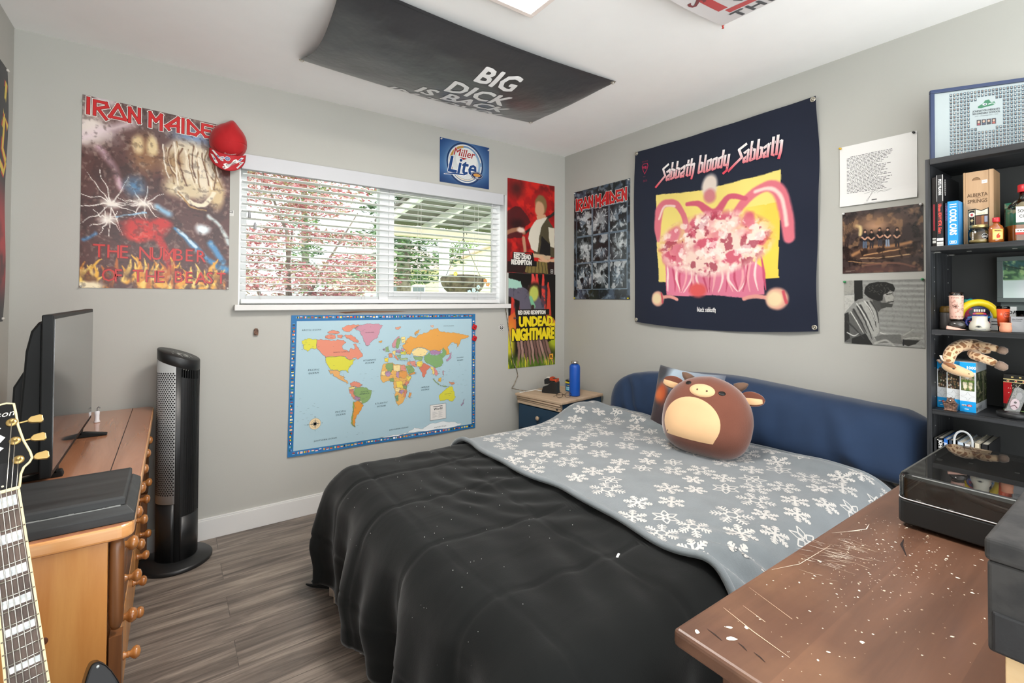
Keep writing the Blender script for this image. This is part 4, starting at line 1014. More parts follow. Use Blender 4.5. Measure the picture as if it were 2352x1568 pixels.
# ------------------------------------------------------------------ television
tv = thing('television', 'flat black television standing on the dresser, seen edge on', 'television', (-2.93, -.80, DZ))
m_tvb = mat('tv_back_plastic', '#101213', rough=.5, var=.15, spec=.25)
m_scr = mat('tv_screen', '#3a3d40', rough=.07, var=.02, spec=1.0, ior=3.4)
TY0, TY1, TZ0, TZ1, TX = -1.175, -.385, .768, 1.212, -2.905
MB().box((TX-.024, TY0, TZ0), (TX, TY1, TZ1)).build('panel', m_tvb, tv, bev=.003)
MB().box((TX+.0003, TY0+.012, TZ0+.016), (TX+.0014, TY1-.012, TZ1-.012)).build('screen', m_scr, tv)
mb = MB(); mb.prism([(TX-.0245, TZ0+.008), (TX-.0245, TZ1-.015), (TX-.036, TZ1-.022), (TX-.050, TZ1-.045), (TX-.060, TZ1-.10), (TX-.078, TZ0+.02), (TX-.07, TZ0+.006)], TY0+.03, TY1-.03, T=Matrix(((1, 0, 0, 0), (0, 0, 1, 0), (0, 1, 0, 0), (0, 0, 0, 1)))); mb.build('back_bulge', m_tvb, tv, bev=.006)
mb = MB(); mb.prism([(TX-.06, TZ0+.01), (TX-.055, TZ1-.16), (TX-.066, TZ1-.15), (TX-.09, TZ1-.20), (TX-.098, TZ0+.01)], TY0+.07, TY1-.18, T=Matrix(((1, 0, 0, 0), (0, 0, 1, 0), (0, 1, 0, 0), (0, 0, 0, 1)))); mb.build('rear_housing', m_tvb, tv, bev=.005)
for yv in (-1.03, -.555):
    mb = MB(); mb.box((TX-.03, yv-.012, DZ+.012), (TX-.006, yv+.012, TZ0+.02)); fr_ = .065 if yv > -.8 else .006; mb.prism([(TX-.085, DZ+.001), (TX+fr_, DZ+.001), (TX+fr_, DZ+.008), (TX+.002, DZ+.020), (TX-.04, DZ+.020), (TX-.085, DZ+.008)], yv-.012, yv+.012, T=Matrix(((1, 0, 0, 0), (0, 0, 1, 0), (0, 1, 0, 0), (0, 0, 0, 1))))
    mb.build('foot', m_tvb, tv, bev=.002)
# things behind the television
o = MB().box((-3.17, -1.20, DZ+.001), (-3.04, -.95, DZ+.05)); o.box((-3.16, -1.19, DZ+.0505), (-3.05, -.96, DZ+.095))
t = o.build('game_console', m_tvb, bev=.004); tag(t, 'stack of two black boxes on the dresser behind the television', 'console')
mb = MB()
for k in range(4):
    mb.tube([(-3.02-.01*k, -1.02, DZ+.105+.01*k), (-3.06, -1.10-.02*k, DZ+.12+.02*k), (-3.10, -1.19, DZ+.11+.015*k), (-3.14, -1.225-.02*k, DZ+.03)], .0035, 6)
tag(mb.build('cable_bundle', m_blk), 'black cables looping behind the television', 'cables')
t = thing('white_holder', 'small glossy white holder behind the television foot', 'holder', (-2.895, -.30, DZ)); Tt = Matrix.Translation((-2.895, -.30, DZ))
mb = MB(); mb.lathe([(.010, .0005), (.011, .003), (.008, .012), (.008, .03), (.009, .045), (.006, .048)], 18, T=Tt); mb.build('body', mat('glossy_white', '#e4e6ea', rough=.15), t)
mb = MB(); mb.tube([(-2.895, -.30, DZ+.048), (-2.895, -.30, DZ+.06), (-2.890, -.302, DZ+.066), (-2.885, -.304, DZ+.06)], .0018, 6); mb.build('hook', mat('grey_hook', '#8a8c90', rough=.3, metal=.8), t)
o = MB().box((-2.745, -1.20, DZ+.0006), (-2.720, -1.175, DZ+.0014)).build('price_tag', mat('white_paper', '#f2f2ee', rough=.8)); tag(o, 'small white paper tag on the dresser edge beyond the black slab', 'tag')
mb = MB(); mb.tube([(-2.775+.013*math.cos(a), -1.19+.006*math.cos(a), DZ+.016+.013*math.sin(a)) for a in [2*PI*i/16 for i in range(17)]], .003, 6, caps=False)
tag(mb.build('silver_ring', mat('polished_steel', '#d0d0d0', rough=.12, metal=1)), 'small silver ring clip on the dresser just behind the black slab', 'ring')

# ------------------------------------------------------------------ electric guitar leaning at the dresser end
Dn = V(.052, -.108, -.274).normalized(); Nt = V(-2.900, -1.653, .885)
nn = (V(-2.64, -2.967, 1.264)-Nt); nn = (nn-Dn*nn.dot(Dn)).normalized(); Wd = nn.cross(Dn)*-1
Wd = Dn.cross(nn)*-1
if Wd.x < 0: Wd = -Wd
GT = Matrix(((Wd.x, Dn.x, nn.x, Nt.x), (Wd.y, Dn.y, nn.y, Nt.y), (Wd.z, Dn.z, nn.z, Nt.z), (0, 0, 0, 1)))   # x across, y down the neck, z towards the viewer
gt = thing('electric_guitar', 'black electric guitar with pearl block inlays leaning at the dresser end', 'guitar', (-2.745, -1.99, 0.0))
m_gb = mat('black_lacquer', '#0c0c0d', rough=.22, coat=.0, spec=.3)
m_ivory = mat('aged_ivory', '#ddd0a4', rough=.45)
m_rose = mat_wood('rosewood', '#43342c', '#6a564a', 'z', rough=.5)
m_pearl = mat('pearl_inlay', '#e4e6e4', rough=.22, col2='#b4bbbc', cscale=70, coat=.4)
m_fret = mat('fret_wire', '#c6c4ba', rough=.25, metal=.9); m_gold = mat('aged_gold', '#c2a468', rough=.32, metal=.75)
SLn = .628
def fr_y(n): return SLn*(1-2**(-n/12))
def nw(y): return .0215+(.0285-.0215)*y/fr_y(22)      # half width
fe = fr_y(22)+.012
mb = MB(); mb.add([(-nw(0)-.0006, 0, -.004), (nw(0)+.0006, 0, -.004), (nw(fe)+.0006, fe, -.004), (-nw(fe)-.0006, fe, -.004), (-nw(0)-.0006, 0, .0), (nw(0)+.0006, 0, .0), (nw(fe)+.0006, fe, .0), (-nw(fe)-.0006, fe, .0)],
   [(0, 3, 2, 1), (4, 5, 6, 7), (0, 1, 5, 4), (1, 2, 6, 5), (2, 3, 7, 6), (3, 0, 4, 7)], 0, False, GT); fb = mb.build('fretboard', m_rose, gt)
mb = MB()
for sg in (-1, 1):
    mb.add([(sg*(nw(y)-.0028), y, z) for y in (0, fe) for z in (-.0045, .0005)]+[(sg*(nw(y)+.0008), y, z) for y in (0, fe) for z in (-.0045, .0005)], [(0, 1, 3, 2), (4, 6, 7, 5), (1, 5, 7, 3), (0, 2, 6, 4), (0, 4, 5, 1), (2, 3, 7, 6)], 0, False, GT)
mb.build('neck_binding', m_ivory, gt)
for n in (1, 3, 5, 7, 9, 12, 15, 17, 19, 21):
    ya, yb = fr_y(n-1), fr_y(n); d = (yb-ya); y0, y1 = ya+d*.22, yb-d*.22; hw = nw((ya+yb)/2)*.74
    MB().box((-hw, y0, .0002), (hw, y1, .0007), T=GT).build('block_inlay', m_pearl, fb)
for n in range(1, 23):
    y = fr_y(n); MB().tube([GT @ V(-nw(y), y, .0006), GT @ V(nw(y), y, .0006)], .0013, 6).build('fret', m_fret, fb)
mb = MB(); mb.box((-nw(0)-.0008, -.006, -.004), (nw(0)+.0008, .0, .0035), T=GT); mb.build('nut', m_ivory, gt, bev=.0008)
mb = MB(); prof = []
for k in range(9):
    a = PI*k/8; prof.append((math.cos(a), -.0045-.017*math.sin(a)))
mb.grid(lambda k, y: GT @ V(prof[k][0]*nw(y), y, prof[k][1]*(1+.2*y)), list(range(9)), [0, .1, .2, .3, .42]); mb.build('neck', m_gb, gt)
# headstock: open-book outline, tilted back
HT = GT @ Matrix.Rotation(math.radians(13), 4, 'X')
hp = [(.0215, -.004), (.0235, -.014), (.026, -.030), (.031, -.042), (.040, -.050), (.0445, -.058), (.043, -.072), (.036, -.100), (.0315, -.135), (.031, -.165), (.030, -.186), (.020, -.190), (.010, -.189), (.003, -.182)]
hp = hp+[(0, -.178)]+[(-x, y) for x, y in hp[::-1]]
MBh = MB().prism(hp, -.016, -.001, T=HT); MBh.build('headstock', m_gb, gt, bev=.0008)
mb = MB(); mb.tube([HT @ V(x, y, -.0012) for x, y in hp], .0022, 6, flat=1.0); mb.build('headstock_binding', m_ivory, gt)
pegs = [(sg*(.0255-.001*k), -.060-.042*k) for sg in (1, -1) for k in range(3)]
for x, y in pegs:
    mb = MB(); Tk = HT @ Matrix.Translation((x, y, 0))
    mb.lathe([(.0088, -.001), (.0088, .001), (.0055, .0022), (.0034, .0026), (.0034, .010), (.0026, .0115), (.0005, .0115)], 16, T=Tk); pg = mb.build('tuning_post', m_gold, gt)
    sg = 1 if x > 0 else -1; mb = MB(); mb.tube([HT @ V(x+sg*.008, y, -.010), HT @ V(sg*.049, y-.001, -.010)], .0022, 6)
    mb.prism([(sg*.047, y-.003), (sg*.052, y-.008), (sg*.066, y-.0095), (sg*.070, y-.006), (sg*.070, y+.006), (sg*.066, y+.0085), (sg*.052, y+.005), (sg*.047, y+.002)][::sg], -.0135, -.0065, T=HT); mb.build('tuner_button', m_gold, gt, bev=.001)
A = Art(lambda u, v, l: HT @ V(u, -v, -.0009+l))
A.text('Gibson', -.026, .160, .019, '#e8e6dc', 1, shear=.35)
for cy_, hw_, hh_ in ((.114, .012, .014), (.092, .008, .007), (.136, .008, .007)): A.poly([(0, cy_-hh_), (hw_, cy_), (0, cy_+hh_), (-hw_, cy_)], '#e0e2de', 1)
A.poly([(-.010, .060), (-.008, .010), (.008, .010), (.010, .060)], '#18181a', 1); A.disc(0, .014, .002, '#e0d8c0', 2, 8)
A.build('headstock_inlay', mat_print(), gt)
order = [(-.0255, -.060), (-.0245, -.102), (-.0235, -.144), (.0235, -.144), (.0245, -.102), (.0255, -.060)]
for k, (x, y) in enumerate(order):
    s = -1+2*k/5; MB().tube([GT @ V(s*.0235, .60, .010), GT @ V(s*.0172, 0, .004), HT @ V(x, y, .006)], .00055+.00012*(5-k), 5).build('string', mat('steel_string', '#c9c7c0', rough=.3, metal=.9), gt)
# body with single cutaway on the treble side
bp = []
def bz(p0, p1, p2, p3, n=8):
    for i in range(n):
        t = i/n; a = (1-t)**3; b = 3*(1-t)**2*t; c = 3*(1-t)*t*t; d = t**3
        bp.append((a*p0[0]+b*p1[0]+c*p2[0]+d*p3[0], a*p0[1]+b*p1[1]+c*p2[1]+d*p3[1]))
bz((.030, .500), (.042, .498), (.048, .470), (.052, .430)); bz((.052, .430), (.066, .400), (.076, .360), (.087, .356)); bz((.087, .356), (.112, .360), (.128, .43), (.130, .510)); bz((.128, .510), (.118, .56), (.128, .60), (.150, .66))
bz((.150, .66), (.195, .78), (.12, .895), (0, .895)); bz((0, .895), (-.12, .895), (-.195, .78), (-.150, .66)); bz((-.150, .66), (-.128, .60), (-.118, .56), (-.130, .51)); bz((-.130, .51), (-.155, .42), (-.11, .375), (-.03, .385)); bp.append((-.03, .40))
MB().prism(bp, -.058, -.008, T=GT).build('body', m_gb, gt, bev=.006, seg=3)
for y in (.545, .64): MB().box((-.036, y, -.008), (.036, y+.038, .004), T=GT).build('pickup', m_gold, gt, bev=.003)
MB().box((-.045, .70, -.008), (.045, .715, .006), T=GT).build('bridge', m_gold, gt, bev=.002)
MB().box((-.045, .76, -.008), (.045, .775, .004), T=GT).build('tailpiece', m_gold, gt, bev=.003)
for x, y in ((.11, .70), (.13, .76), (.07, .76), (.09, .82)):
    mb = MB(); mb.lathe([(.013, 0), (.012, .014), (.0005, .015)], 16, T=GT @ Matrix.Translation((x, y, -.008))); mb.build('control_knob', m_gold, gt)
mb = MB(); mb.lathe([(.0022, 0), (.0026, .002), (.0004, .003)], 10, T=GT @ Matrix.Translation((.092, .366, -.008))); mb.build('strap_button', m_pearl, gt)

# ------------------------------------------------------------------ desk in the right foreground
def desk_mat():
    m = mat_wood('walnut_stain', '#4e362a', '#785644', 'x', rough=.36, coat=.15, scale=.55, contrast=(.30, .74))
    nt = m.node_tree; N = nt.nodes; L = nt.links; b = N['Principled BSDF']; src = b.inputs['Base Color'].links[0].from_socket
    tc = N.new('ShaderNodeTexCoord')
    # worn lighter patches and paint flecks
    n1 = N.new('ShaderNodeTexNoise'); n1.inputs['Scale'].default_value = 4.5; n1.inputs['Detail'].default_value = 7; L.new(tc.outputs['Object'], n1.inputs['Vector'])
    r1 = N.new('ShaderNodeMapRange'); r1.inputs['From Min'].default_value = .50; r1.inputs['From Max'].default_value = .72; r1.inputs['To Max'].default_value = .55; L.new(n1.outputs['Fac'], r1.inputs['Value'])
    x1 = N.new('ShaderNodeMix'); x1.data_type = 'RGBA'; L.new(r1.outputs[0], x1.inputs['Factor']); L.new(src, x1.inputs['A']); x1.inputs['B'].default_value = (*lin('#8e6a50'), 1)
    br = N.new('ShaderNodeTexBrick'); br.inputs['Scale'].default_value = 1; br.inputs['Brick Width'].default_value = 5; br.inputs['Row Height'].default_value = .14; br.inputs['Mortar Size'].default_value = 0
    br.inputs['Color1'].default_value = (.82, .80, .80, 1); br.inputs['Color2'].default_value = (1.1, 1.08, 1.05, 1); L.new(tc.outputs['Object'], br.inputs['Vector'])
    x2 = N.new('ShaderNodeMix'); x2.data_type = 'RGBA'; x2.blend_type = 'MULTIPLY'; x2.inputs['Factor'].default_value = 1; L.new(x1.outputs['Result'], x2.inputs['A']); L.new(br.outputs['Color'], x2.inputs['B'])
    L.new(x2.outputs['Result'], b.inputs['Base Color']); return m
m_desk = desk_mat(); m_desks = mat_wood('walnut_stain_side', '#4e362a', '#74523c', 'z', rough=.45, scale=.7)
dk = thing('desk', 'large dark stained wooden desk spattered with paint in the right foreground', 'desk', (-1.2, -2.9, 0))
TX0, TX1, TY0d, TY1d, TZ = -2.034, -.955, -3.330, -2.527, .780
dtop = MB().box((TX0, TY0d, TZ-.026), (TX1, TY1d, TZ)).build('desktop', m_desk, dk, bev=.007, seg=3)
for x in (TX0+.055, TX1-.10):
    for y in (TY1d-.105, TY0d+.05): MB().box((x, y, 0), (x+.06, y+.06, TZ-.045)).build('leg', m_desks, dk, bev=.002)
ap = MB(); ap.box((TX0+.068, TY0d+.08, TZ-.16), (TX0+.088, TY1d-.10, TZ-.0265)); ap.box((TX0+.08, TY1d-.085, TZ-.16), (TX1-.06, TY1d-.065, TZ-.0265)); ap.build('apron', m_desks, dk)
MB().box((TX0+.11, TY0d+.08, .25), (TX0+.50, TY1d-.09, TZ-.165)).build('drawer_box', m_desks, dk)
A = Art(frame((0, 0, TZ), (1, 0, 0), (0, 1, 0), (0, 0, 1)), .0003); r_ = random.Random(8)
def speck(x, y, s, c):
    n = r_.randrange(5, 8); e = r_.uniform(.6, 1.8); an = r_.uniform(0, 3.14)
    pts = []
    for k in range(n):
        a = 2*PI*k/n; px, py = s*e*math.cos(a)*r_.uniform(.7, 1.2), s*math.sin(a)*r_.uniform(.7, 1.2); pts.append((x+px*math.cos(an)-py*math.sin(an), y+px*math.sin(an)+py*math.cos(an)))
    A.poly(pts, c, 1)
ws = ['#e6dccb', '#d9cbb6', '#efe8da', '#c9b69d']
for k in range(330):
    x, y = r_.gauss(-1.55, .16), r_.gauss(-2.645, .055)
    if TX0+.02 < x < TX1 and y < TY1d-.02: speck(x, y, r_.choice((.0006, .0007, .0009, .0012, .0018)), r_.choice(ws))
for k in range(170):
    x, y = r_.uniform(-1.98, -1.3), r_.uniform(-3.0, -2.55); speck(x, y, r_.choice((.0006, .0007, .0009, .0014, .0022)), r_.choice(ws))
for k in range(80):                                               # bundle of white scratches near the far edge
    x, y = r_.gauss(-1.60, .05), r_.gauss(-2.585, .018); a = r_.gauss(-1.25, .28); l_ = r_.uniform(.003, .016)
    A.stroke([(x-l_*math.cos(a), y-l_*math.sin(a)), (x+l_*.2*math.cos(a), y+l_*.3*math.sin(a)), (x+l_*math.cos(a), y+l_*math.sin(a))], [.0002, r_.uniform(.0004, .0010), .0002], r_.choice(ws), 2)
def scr(pts, w_, c='#d8bba2'): A.stroke(pts, w_, c, 2)
scr([(-1.93, -2.545), (-1.945, -2.60), (-1.955, -2.655)], [.0006, .0016, .0008]); scr([(-1.90, -2.56), (-1.91, -2.60)], [.0004, .0012]); scr([(-1.845, -2.54), (-1.87, -2.62)], [.0003, .0009])
scr([(-1.76, -2.536), (-1.70, -2.556), (-1.58, -2.560)], [.0005, .0012, .0005], '#dccdb8'); scr([(-1.52, -2.54), (-1.46, -2.57)], [.0005, .0014], '#dccdb8')
scr([(-1.49, -2.555), (-1.44, -2.575), (-1.41, -2.570)], [.001, .002, .0005], '#e6dccb')
for a, b in (((-1.995, -2.558), (-2.0, -2.585)), ((-1.985, -2.60), (-1.990, -2.615)), ((-1.985, -2.622), (-1.990, -2.640))): A.stroke([a, ((a[0]+b[0])/2+.001, (a[1]+b[1])/2), b], [.0006, .0022, .0006], '#2e2420', 2)
A.stroke([(-1.505, -2.660), (-1.46, -2.640), (-1.43, -2.635)], [.001, .005, .001], '#2b2220', 2)
for x, y, s in ((-2.012, -2.553, .0035), (-1.985, -2.590, .0045), (-1.965, -2.575, .003), (-1.945, -2.59, .0028), (-1.90, -2.68, .003), (-1.84, -2.70, .0028), (-1.72, -2.77, .003)): speck(x, y, s, '#e8e0d0')
stuff(A.build('paint_flecks', mat_print('dried_paint', rough=.6), dtop))
A = Art(frame((TX0+.0677, 0, 0), (0, -1, 0), (0, 0, 1), (-1, 0, 0)), .0003)
for x, y, s in ((2.62, .728, .006), (2.633, .715, .008), (2.645, .700, .010), (2.65, .688, .008), (2.60, .70, .004)): A.poly([(x-s*1.6, y+s*.6), (x, y+s*.5), (x+s*1.4, y-s*.4), (x+.2*s, y-s*.6)], '#d9cdb0', 1)
A.build('paint_drips', mat_print('dried_paint', rough=.6), dk)

# ------------------------------------------------------------------ turntable with a clear lid
tt = thing('record_player', 'black record player with a clear hinged lid on the desk', 'record player', (-1.17, -2.84, TZ))
UX0, UX1, UY0, UY1 = -1.362, -.982, -3.045, -2.604
m_tb = mat('turntable_black', '#1b1d1e', rough=.5, var=.05)
mb = MB()
def rrect(x0, x1, y0, y1, r, n=5):
    pts = []
    for cx, cy, a0 in ((x1-r, y1-r, 0), (x0+r, y1-r, PI/2), (x0+r, y0+r, PI), (x1-r, y0+r, 1.5*PI)):
        for k in range(n+1): a = a0+PI/2*k/n; pts.append((cx+r*math.cos(a), cy+r*math.sin(a)))
    return pts
mb.prism(rrect(UX0, UX1, UY0, UY1, .018), TZ+.009, TZ+.058); mb.build('plinth', m_tb, tt, bev=.003)
for x in (UX0+.04, UX1-.04):
    for y in (UY0+.04, UY1-.04):
        q = MB(); q.lathe([(.016, 0), (.018, .003), (.016, .0095)], 16, T=Matrix.Translation((x, y, TZ))); q.build('rubber_foot', m_blk, tt)
cxp, cyp = -1.15, -2.79
q = MB(); q.lathe([(.138, .0585), (.140, .061), (.140, .069), (.137, .071), (.02, .071), (.004, .0715), (.0035, .078), (.0005, .079)], 48, T=Matrix.Translation((cxp, cyp, TZ))); q.build('platter', mat('platter_dark', '#5f5a58', rough=.4, metal=.4), tt)
q = MB(); q.lathe([(.134, .0713), (.134, .073), (.05, .0732)], 48, T=Matrix.Translation((cxp, cyp, TZ))); rc = q.build('slip_mat', mat('slip_mat', '#2a2828', rough=.9), tt)
q = MB(); q.lathe([(.022, .0585), (.022, .070), (.010, .072), (.010, .088), (.0005, .089)], 20, T=Matrix.Translation((-1.05, -2.975, TZ))); ta = q.build('tonearm_base', m_tb, tt)
q = MB(); q.tube([(-1.02, -2.985, TZ+.082), (-1.05, -2.975, TZ+.084), (-1.20, -2.96, TZ+.083), (-1.27, -2.92, TZ+.079)], .004, 8); q.build('tonearm', mat('dull_silver', '#b8b8ba', rough=.3, metal=.8), tt)
q = MB(); q.lathe([(.024, .0585), (.024, .082), (.022, .085), (.0005, .085)], 24, T=Matrix.Translation((-1.300, -2.662, TZ))); q.build('control_knob', m_tb, tt)
A = Art(frame((0, 0, TZ+.0583), (0, -1, 0), (1, 0, 0), (0, 0, 1)))
for x, y in ((2.637, -1.343), (2.643, -1.349), (2.690, -1.347)): A.rect(x-.004, y-.003, x+.004, y+.003, '#f0f0ec', 1)
A.build('button_marks', mat_print(), tt)
lid = MB(); LH = TZ+.114; LB = TZ+.0585
o_pts = rrect(UX0+.001, UX1-.001, UY0+.001, UY1-.001, .018); c_ = .009; o2 = rrect(UX0+.001+c_*.3, UX1-.001-c_*.3, UY0+.001+c_*.3, UY1-.001-c_*.3, .018); o3 = rrect(UX0+.001+c_, UX1-.001-c_, UY0+.001+c_, UY1-.001-c_, .016)
rings = [(o_pts, LB), (o_pts, LH-c_), (o2, LH-c_*.3), (o3, LH)]; vs = []; nP = len(o_pts)
for pts, z in rings: vs += [(x, y, z) for x, y in pts]
fs = [(k*nP+i, k*nP+(i+1) % nP, (k+1)*nP+(i+1) % nP, (k+1)*nP+i) for k in range(3) for i in range(nP)]+[tuple(range(3*nP, 4*nP))]
lid.add(vs, fs, 0, False); lid.build('clear_lid', mat_glass('clear_acrylic', '#dcdcda', rough=.0, f=1.62, haze=.010), tt, solid=.003)
edge = MB(); edge.tube([(x, y, LB+.002) for x, y in o_pts]+[(o_pts[0][0], o_pts[0][1], LB+.002)], .0013, 5); edge.build('lid_rim', mat('polished_acrylic_edge', '#d4d6d6', rough=.15), tt)

# ------------------------------------------------------------------ dark case on a pale crate, right edge
CX0, CY1 = -1.900, -2.838
cr = thing('wooden_crate', 'pale pine crate under the dark grey case on the desk', 'crate', (-1.72, -2.98, TZ))
mb = MB()
m_crate = mat_wood('pale_pine', '#dcbc8c', '#efd6ac', 'y', rough=.6)
for z0, z1 in ((.0005, .045), (.050, .096)):
    mb.box((CX0+.012, -3.16, TZ+z0), (CX0+.028, CY1-.012, TZ+z1)); mb.box((CX0+.0285, CY1-.028, TZ+z0), (-1.56, CY1-.012, TZ+z1))
mb.box((-1.576, -3.16, TZ+.0005), (-1.56, CY1-.029, TZ+.096)); mb.box((CX0+.029, -3.16, TZ+.0005), (-1.577, -3.144, TZ+.096)); mb.build('slats', m_crate, cr, bev=.001)
mb = MB(); mb.box((CX0+.0285, CY1-.05, TZ+.0005), (CX0+.05, CY1-.0285, TZ+.094)); mb.build('corner_batten', m_crate, cr)
cs_ = thing('storage_case', 'dark grey lidded case at the right edge of the desk', 'case', (-1.72, -2.99, TZ+.0965))
m_case = mat('charcoal_foam', '#403f3e', rough=.8, col2='#333333', spec=.25, cscale=30, bump=.15, bscale=150)
Z0c = TZ+.097
MB().box((CX0, -3.20, Z0c), (-1.50, CY1, TZ+.196)).build('case_body', m_case, cs_, bev=.004, seg=3)
MB().box((CX0-.002, -3.202, TZ+.1965), (-1.498, CY1+.002, TZ+.222)).build('case_lid', m_case, cs_, bev=.005, seg=3)
MB().box((CX0-.0025, CY1-.036, Z0c+.002), (CX0+.003, CY1-.004, Z0c+.046)).build('latch', mat('black_rubber', '#252628', rough=.6, bump=.2, bscale=90), cs_, bev=.003)
MB().box((-1.80, -3.10, TZ+.2195), (-1.68, CY1-.035, TZ+.2225)).build('lid_recess', m_blk, cs_)
MB().box((-1.600, CY1-.030, TZ+.2225), (-1.52, CY1-.008, TZ+.262)).build('carry_handle', m_blk, cs_, bev=.006)

# ------------------------------------------------------------------ bookcase on the right wall
m_bk = mat('charcoal_woodgrain', '#1d1f21', rough=.5, col2='#343639', cscale=2.2, stretch=(30, 1.6, 30), spec=.4)
m_bkv = mat('charcoal_woodgrain_upright', '#1d1f21', rough=.5, col2='#343639', cscale=2.2, stretch=(30, 30, 1.6), spec=.4)
m_bkb = mat('charcoal_back', '#343636', rough=.6, var=.08)
bc = thing('bookcase', 'tall black woodgrain bookcase on the right wall', 'bookcase', (-.16, -2.81, 0))
SX0, SX1, SY0, SY1 = -.300, -.010, -3.215, -2.398
for y in (SY1-.014, SY0): MB().box((SX0, y, 0), (SX1, y+.014, 1.800)).build('side_panel', m_bkv, bc, bev=.001)
MB().box((SX0-.003, SY0+.0145, 1.778), (SX1, SY1-.0145, 1.800)).build('top_panel', m_bk, bc, bev=.001)
SH = (1.468, 1.153, .854, .56, .28)
for z in SH: MB().box((SX0+.002, SY0+.0145, z-.018), (SX1-.005, SY1-.0145, z)).build('shelf', m_bk, bc, bev=.001)
MB().box((SX0+.002, SY0+.0145, .0), (SX1-.005, SY1-.0145, .07)).build('plinth', m_bk, bc)
MB().box((SX1-.0045, SY0+.0145, .07), (SX1, SY1-.0145, 1.777)).build('back_panel', m_bkb, bc)
mb = MB(); m_pin = mat('nickel_pin', '#c8c8c4', rough=.3, metal=.8)
for k in range(20):
    z = .62+.055*k
    for x in (SX0+.045, SX1-.06):
        if all(abs(z-s) > .02 for s in SH): mb.box((x-.002, SY1-.0152, z-.002), (x+.002, SY1-.0138, z+.002))
for z in SH[:2]:
    for x in (SX0+.06, -.05): mb.box((x-.008, SY1-.03, z-.022), (x+.008, SY1-.0145, z-.0182))
    for y in (-2.50, -2.62): mb.box((SX0+.10, y-.006, z-.0195), (SX0+.112, y+.006, z-.0182))
mb.build('shelf_pins', m_pin, bc)

# books: local frame, spine faces -x (into the room)
def book(label, y0, y1, z0, h, depth, x0, cover, group, spine=None, pages=None, face=None, name='book', leanx=0):
    t = thing(name, label, 'book', ((x0+x0+depth)/2, (y0+y1)/2, z0), 0, group)
    mc = mat('cover_'+cover, '#'+cover, rough=.4, var=.05); e = .0012
    mb = MB(); mb.box((x0, y0, z0+.0005), (x0+.0025, y1, z0+h)); mb.box((x0, y0, z0+.0005), (x0+depth, y0+.0018, z0+h)); mb.box((x0, y1-.0018, z0+.0005), (x0+depth, y1, z0+h)); mb.build('cover', mc, t)
    MB().box((x0+.0026, y0+.0019, z0+.003), (x0+depth-.003, y1-.0019, z0+h-.003)).build('pages', mat('paper_edges', '#d9d4c6', rough=.9, col2='#bdb8aa', cscale=40), t)
    if spine:
        A = Art(frame((x0-.0002, y1, z0), (0, -1, 0), (0, 0, 1), (-1, 0, 0)), .0002); spine(A, y1-y0, h); A.build('spine_print', mat_print('glossy_print', rough=.25), t)
    if face:
        A = Art(frame((x0, y0-.0002, z0), (1, 0, 0), (0, 0, 1), (0, -1, 0)), .0002); face(A, depth, h); A.build('cover_print', mat_print('glossy_print', rough=.25), t)
    return t
Z = SH[0]
G1 = 'books on the top shelf'
def sp1(A, w, h):
    A.rect(0, 0, w, h, '#1c1818', 1); A.rect(.001, .012, w-.001, .022, '#b8b8b4', 2); A.rect(.001, .026, w-.001, .032, '#b8b8b4', 2)
    A.rect(w*.3, .06, w*.7, .16, '#8a2a34', 2)
book('thin dark book with a red spine stripe, first on the top shelf', -2.4268, -2.4145, Z, .262, .20, -.287, '1c1a1a', G1, sp1)
def sp2(A, w, h):
    A.rect(0, 0, w, h, '#2a2a2c', 1)
    A.rect(0, 0, w, .016, '#c9c9c6', 2); A.rect(0, .019, w, .030, '#d2d2d0', 2); A.rect(.001, .006, w-.001, .008, '#8a8a88', 3)
    A.text('Ultimate HEAVY METAL Guitars', w*.25, .160, .0135, '#e05a50', 3, .02, rot=-PI/2, sx=.62, shear=.25)
    A.text('PETE PRAWN', w*.28, .252, .0125, '#f0f0ee', 3, .02, rot=-PI/2, sx=.8)
    A.rect(.0, .168, .0015, h, '#b9b9b8', 2); A.rect(w-.0025, .168, w, h, '#b9b9b8', 2)
def fc2(A, w, h):
    A.rect(0, 0, w, h, '#17171a', 1); A.ring(.024, .222, .0085, .0098, '#d8d8d6', 2, 24, ky=3.2)
    for k in range(6): A.rect(.021, .200+.0075*k, .027, .2048+.0075*k, '#d2d2d0', 2)
    A.poly(torn([(.02, .10), (.11, .105), (.12, .15), (.06, .162), (.02, .15)], 4, .014, 4), '#a02a26', 2); A.poly(torn([(.03, .115), (.09, .115), (.09, .14), (.03, .145)], 4, .012, 6), '#c8402e', 3)
b2 = book('tall black book with red italic title, logo and red burst on its cover', -2.4475, -2.4285, Z, .268, .215, -.289, '1a1a1c', G1, sp2, face=fc2)
book('thin navy book with small purple lettering beside the blue car book', -2.4590, -2.4495, Z, .160, .19, -.283, '1e2a44', G1, lambda A, w, h: A.text('STORIES OF ROCK', w*.3, .150, .0085, '#9a70b8', 1, .01, rot=-PI/2, sx=.8))
def sp4(A, w, h):
    A.rect(0, 0, w, h, '#2f8fd2', 1); A.text('11 COOL CARS', w*.22, h-.008, .026, '#f4f6f6', 2, .035, rot=-PI/2, sx=.66)
    A.ring(w/2, .011, .0042, .0050, '#f0f0ee', 2, 4, PI/4, 2.25*PI); A.rect(w*.18, .006, w*.82, .0165, '#f0f0ee', 2); A.rect(w*.22, .0072, w*.78, .0153, '#2f8fd2', 3); A.text('DK', w*.30, .0085, .0085, '#f4f6f6', 4, .03)
book('thick bright blue book with white letters about cool cars', -2.4895, -2.4600, Z, .163, .17, -.290, '2f8fd2', G1, sp4)
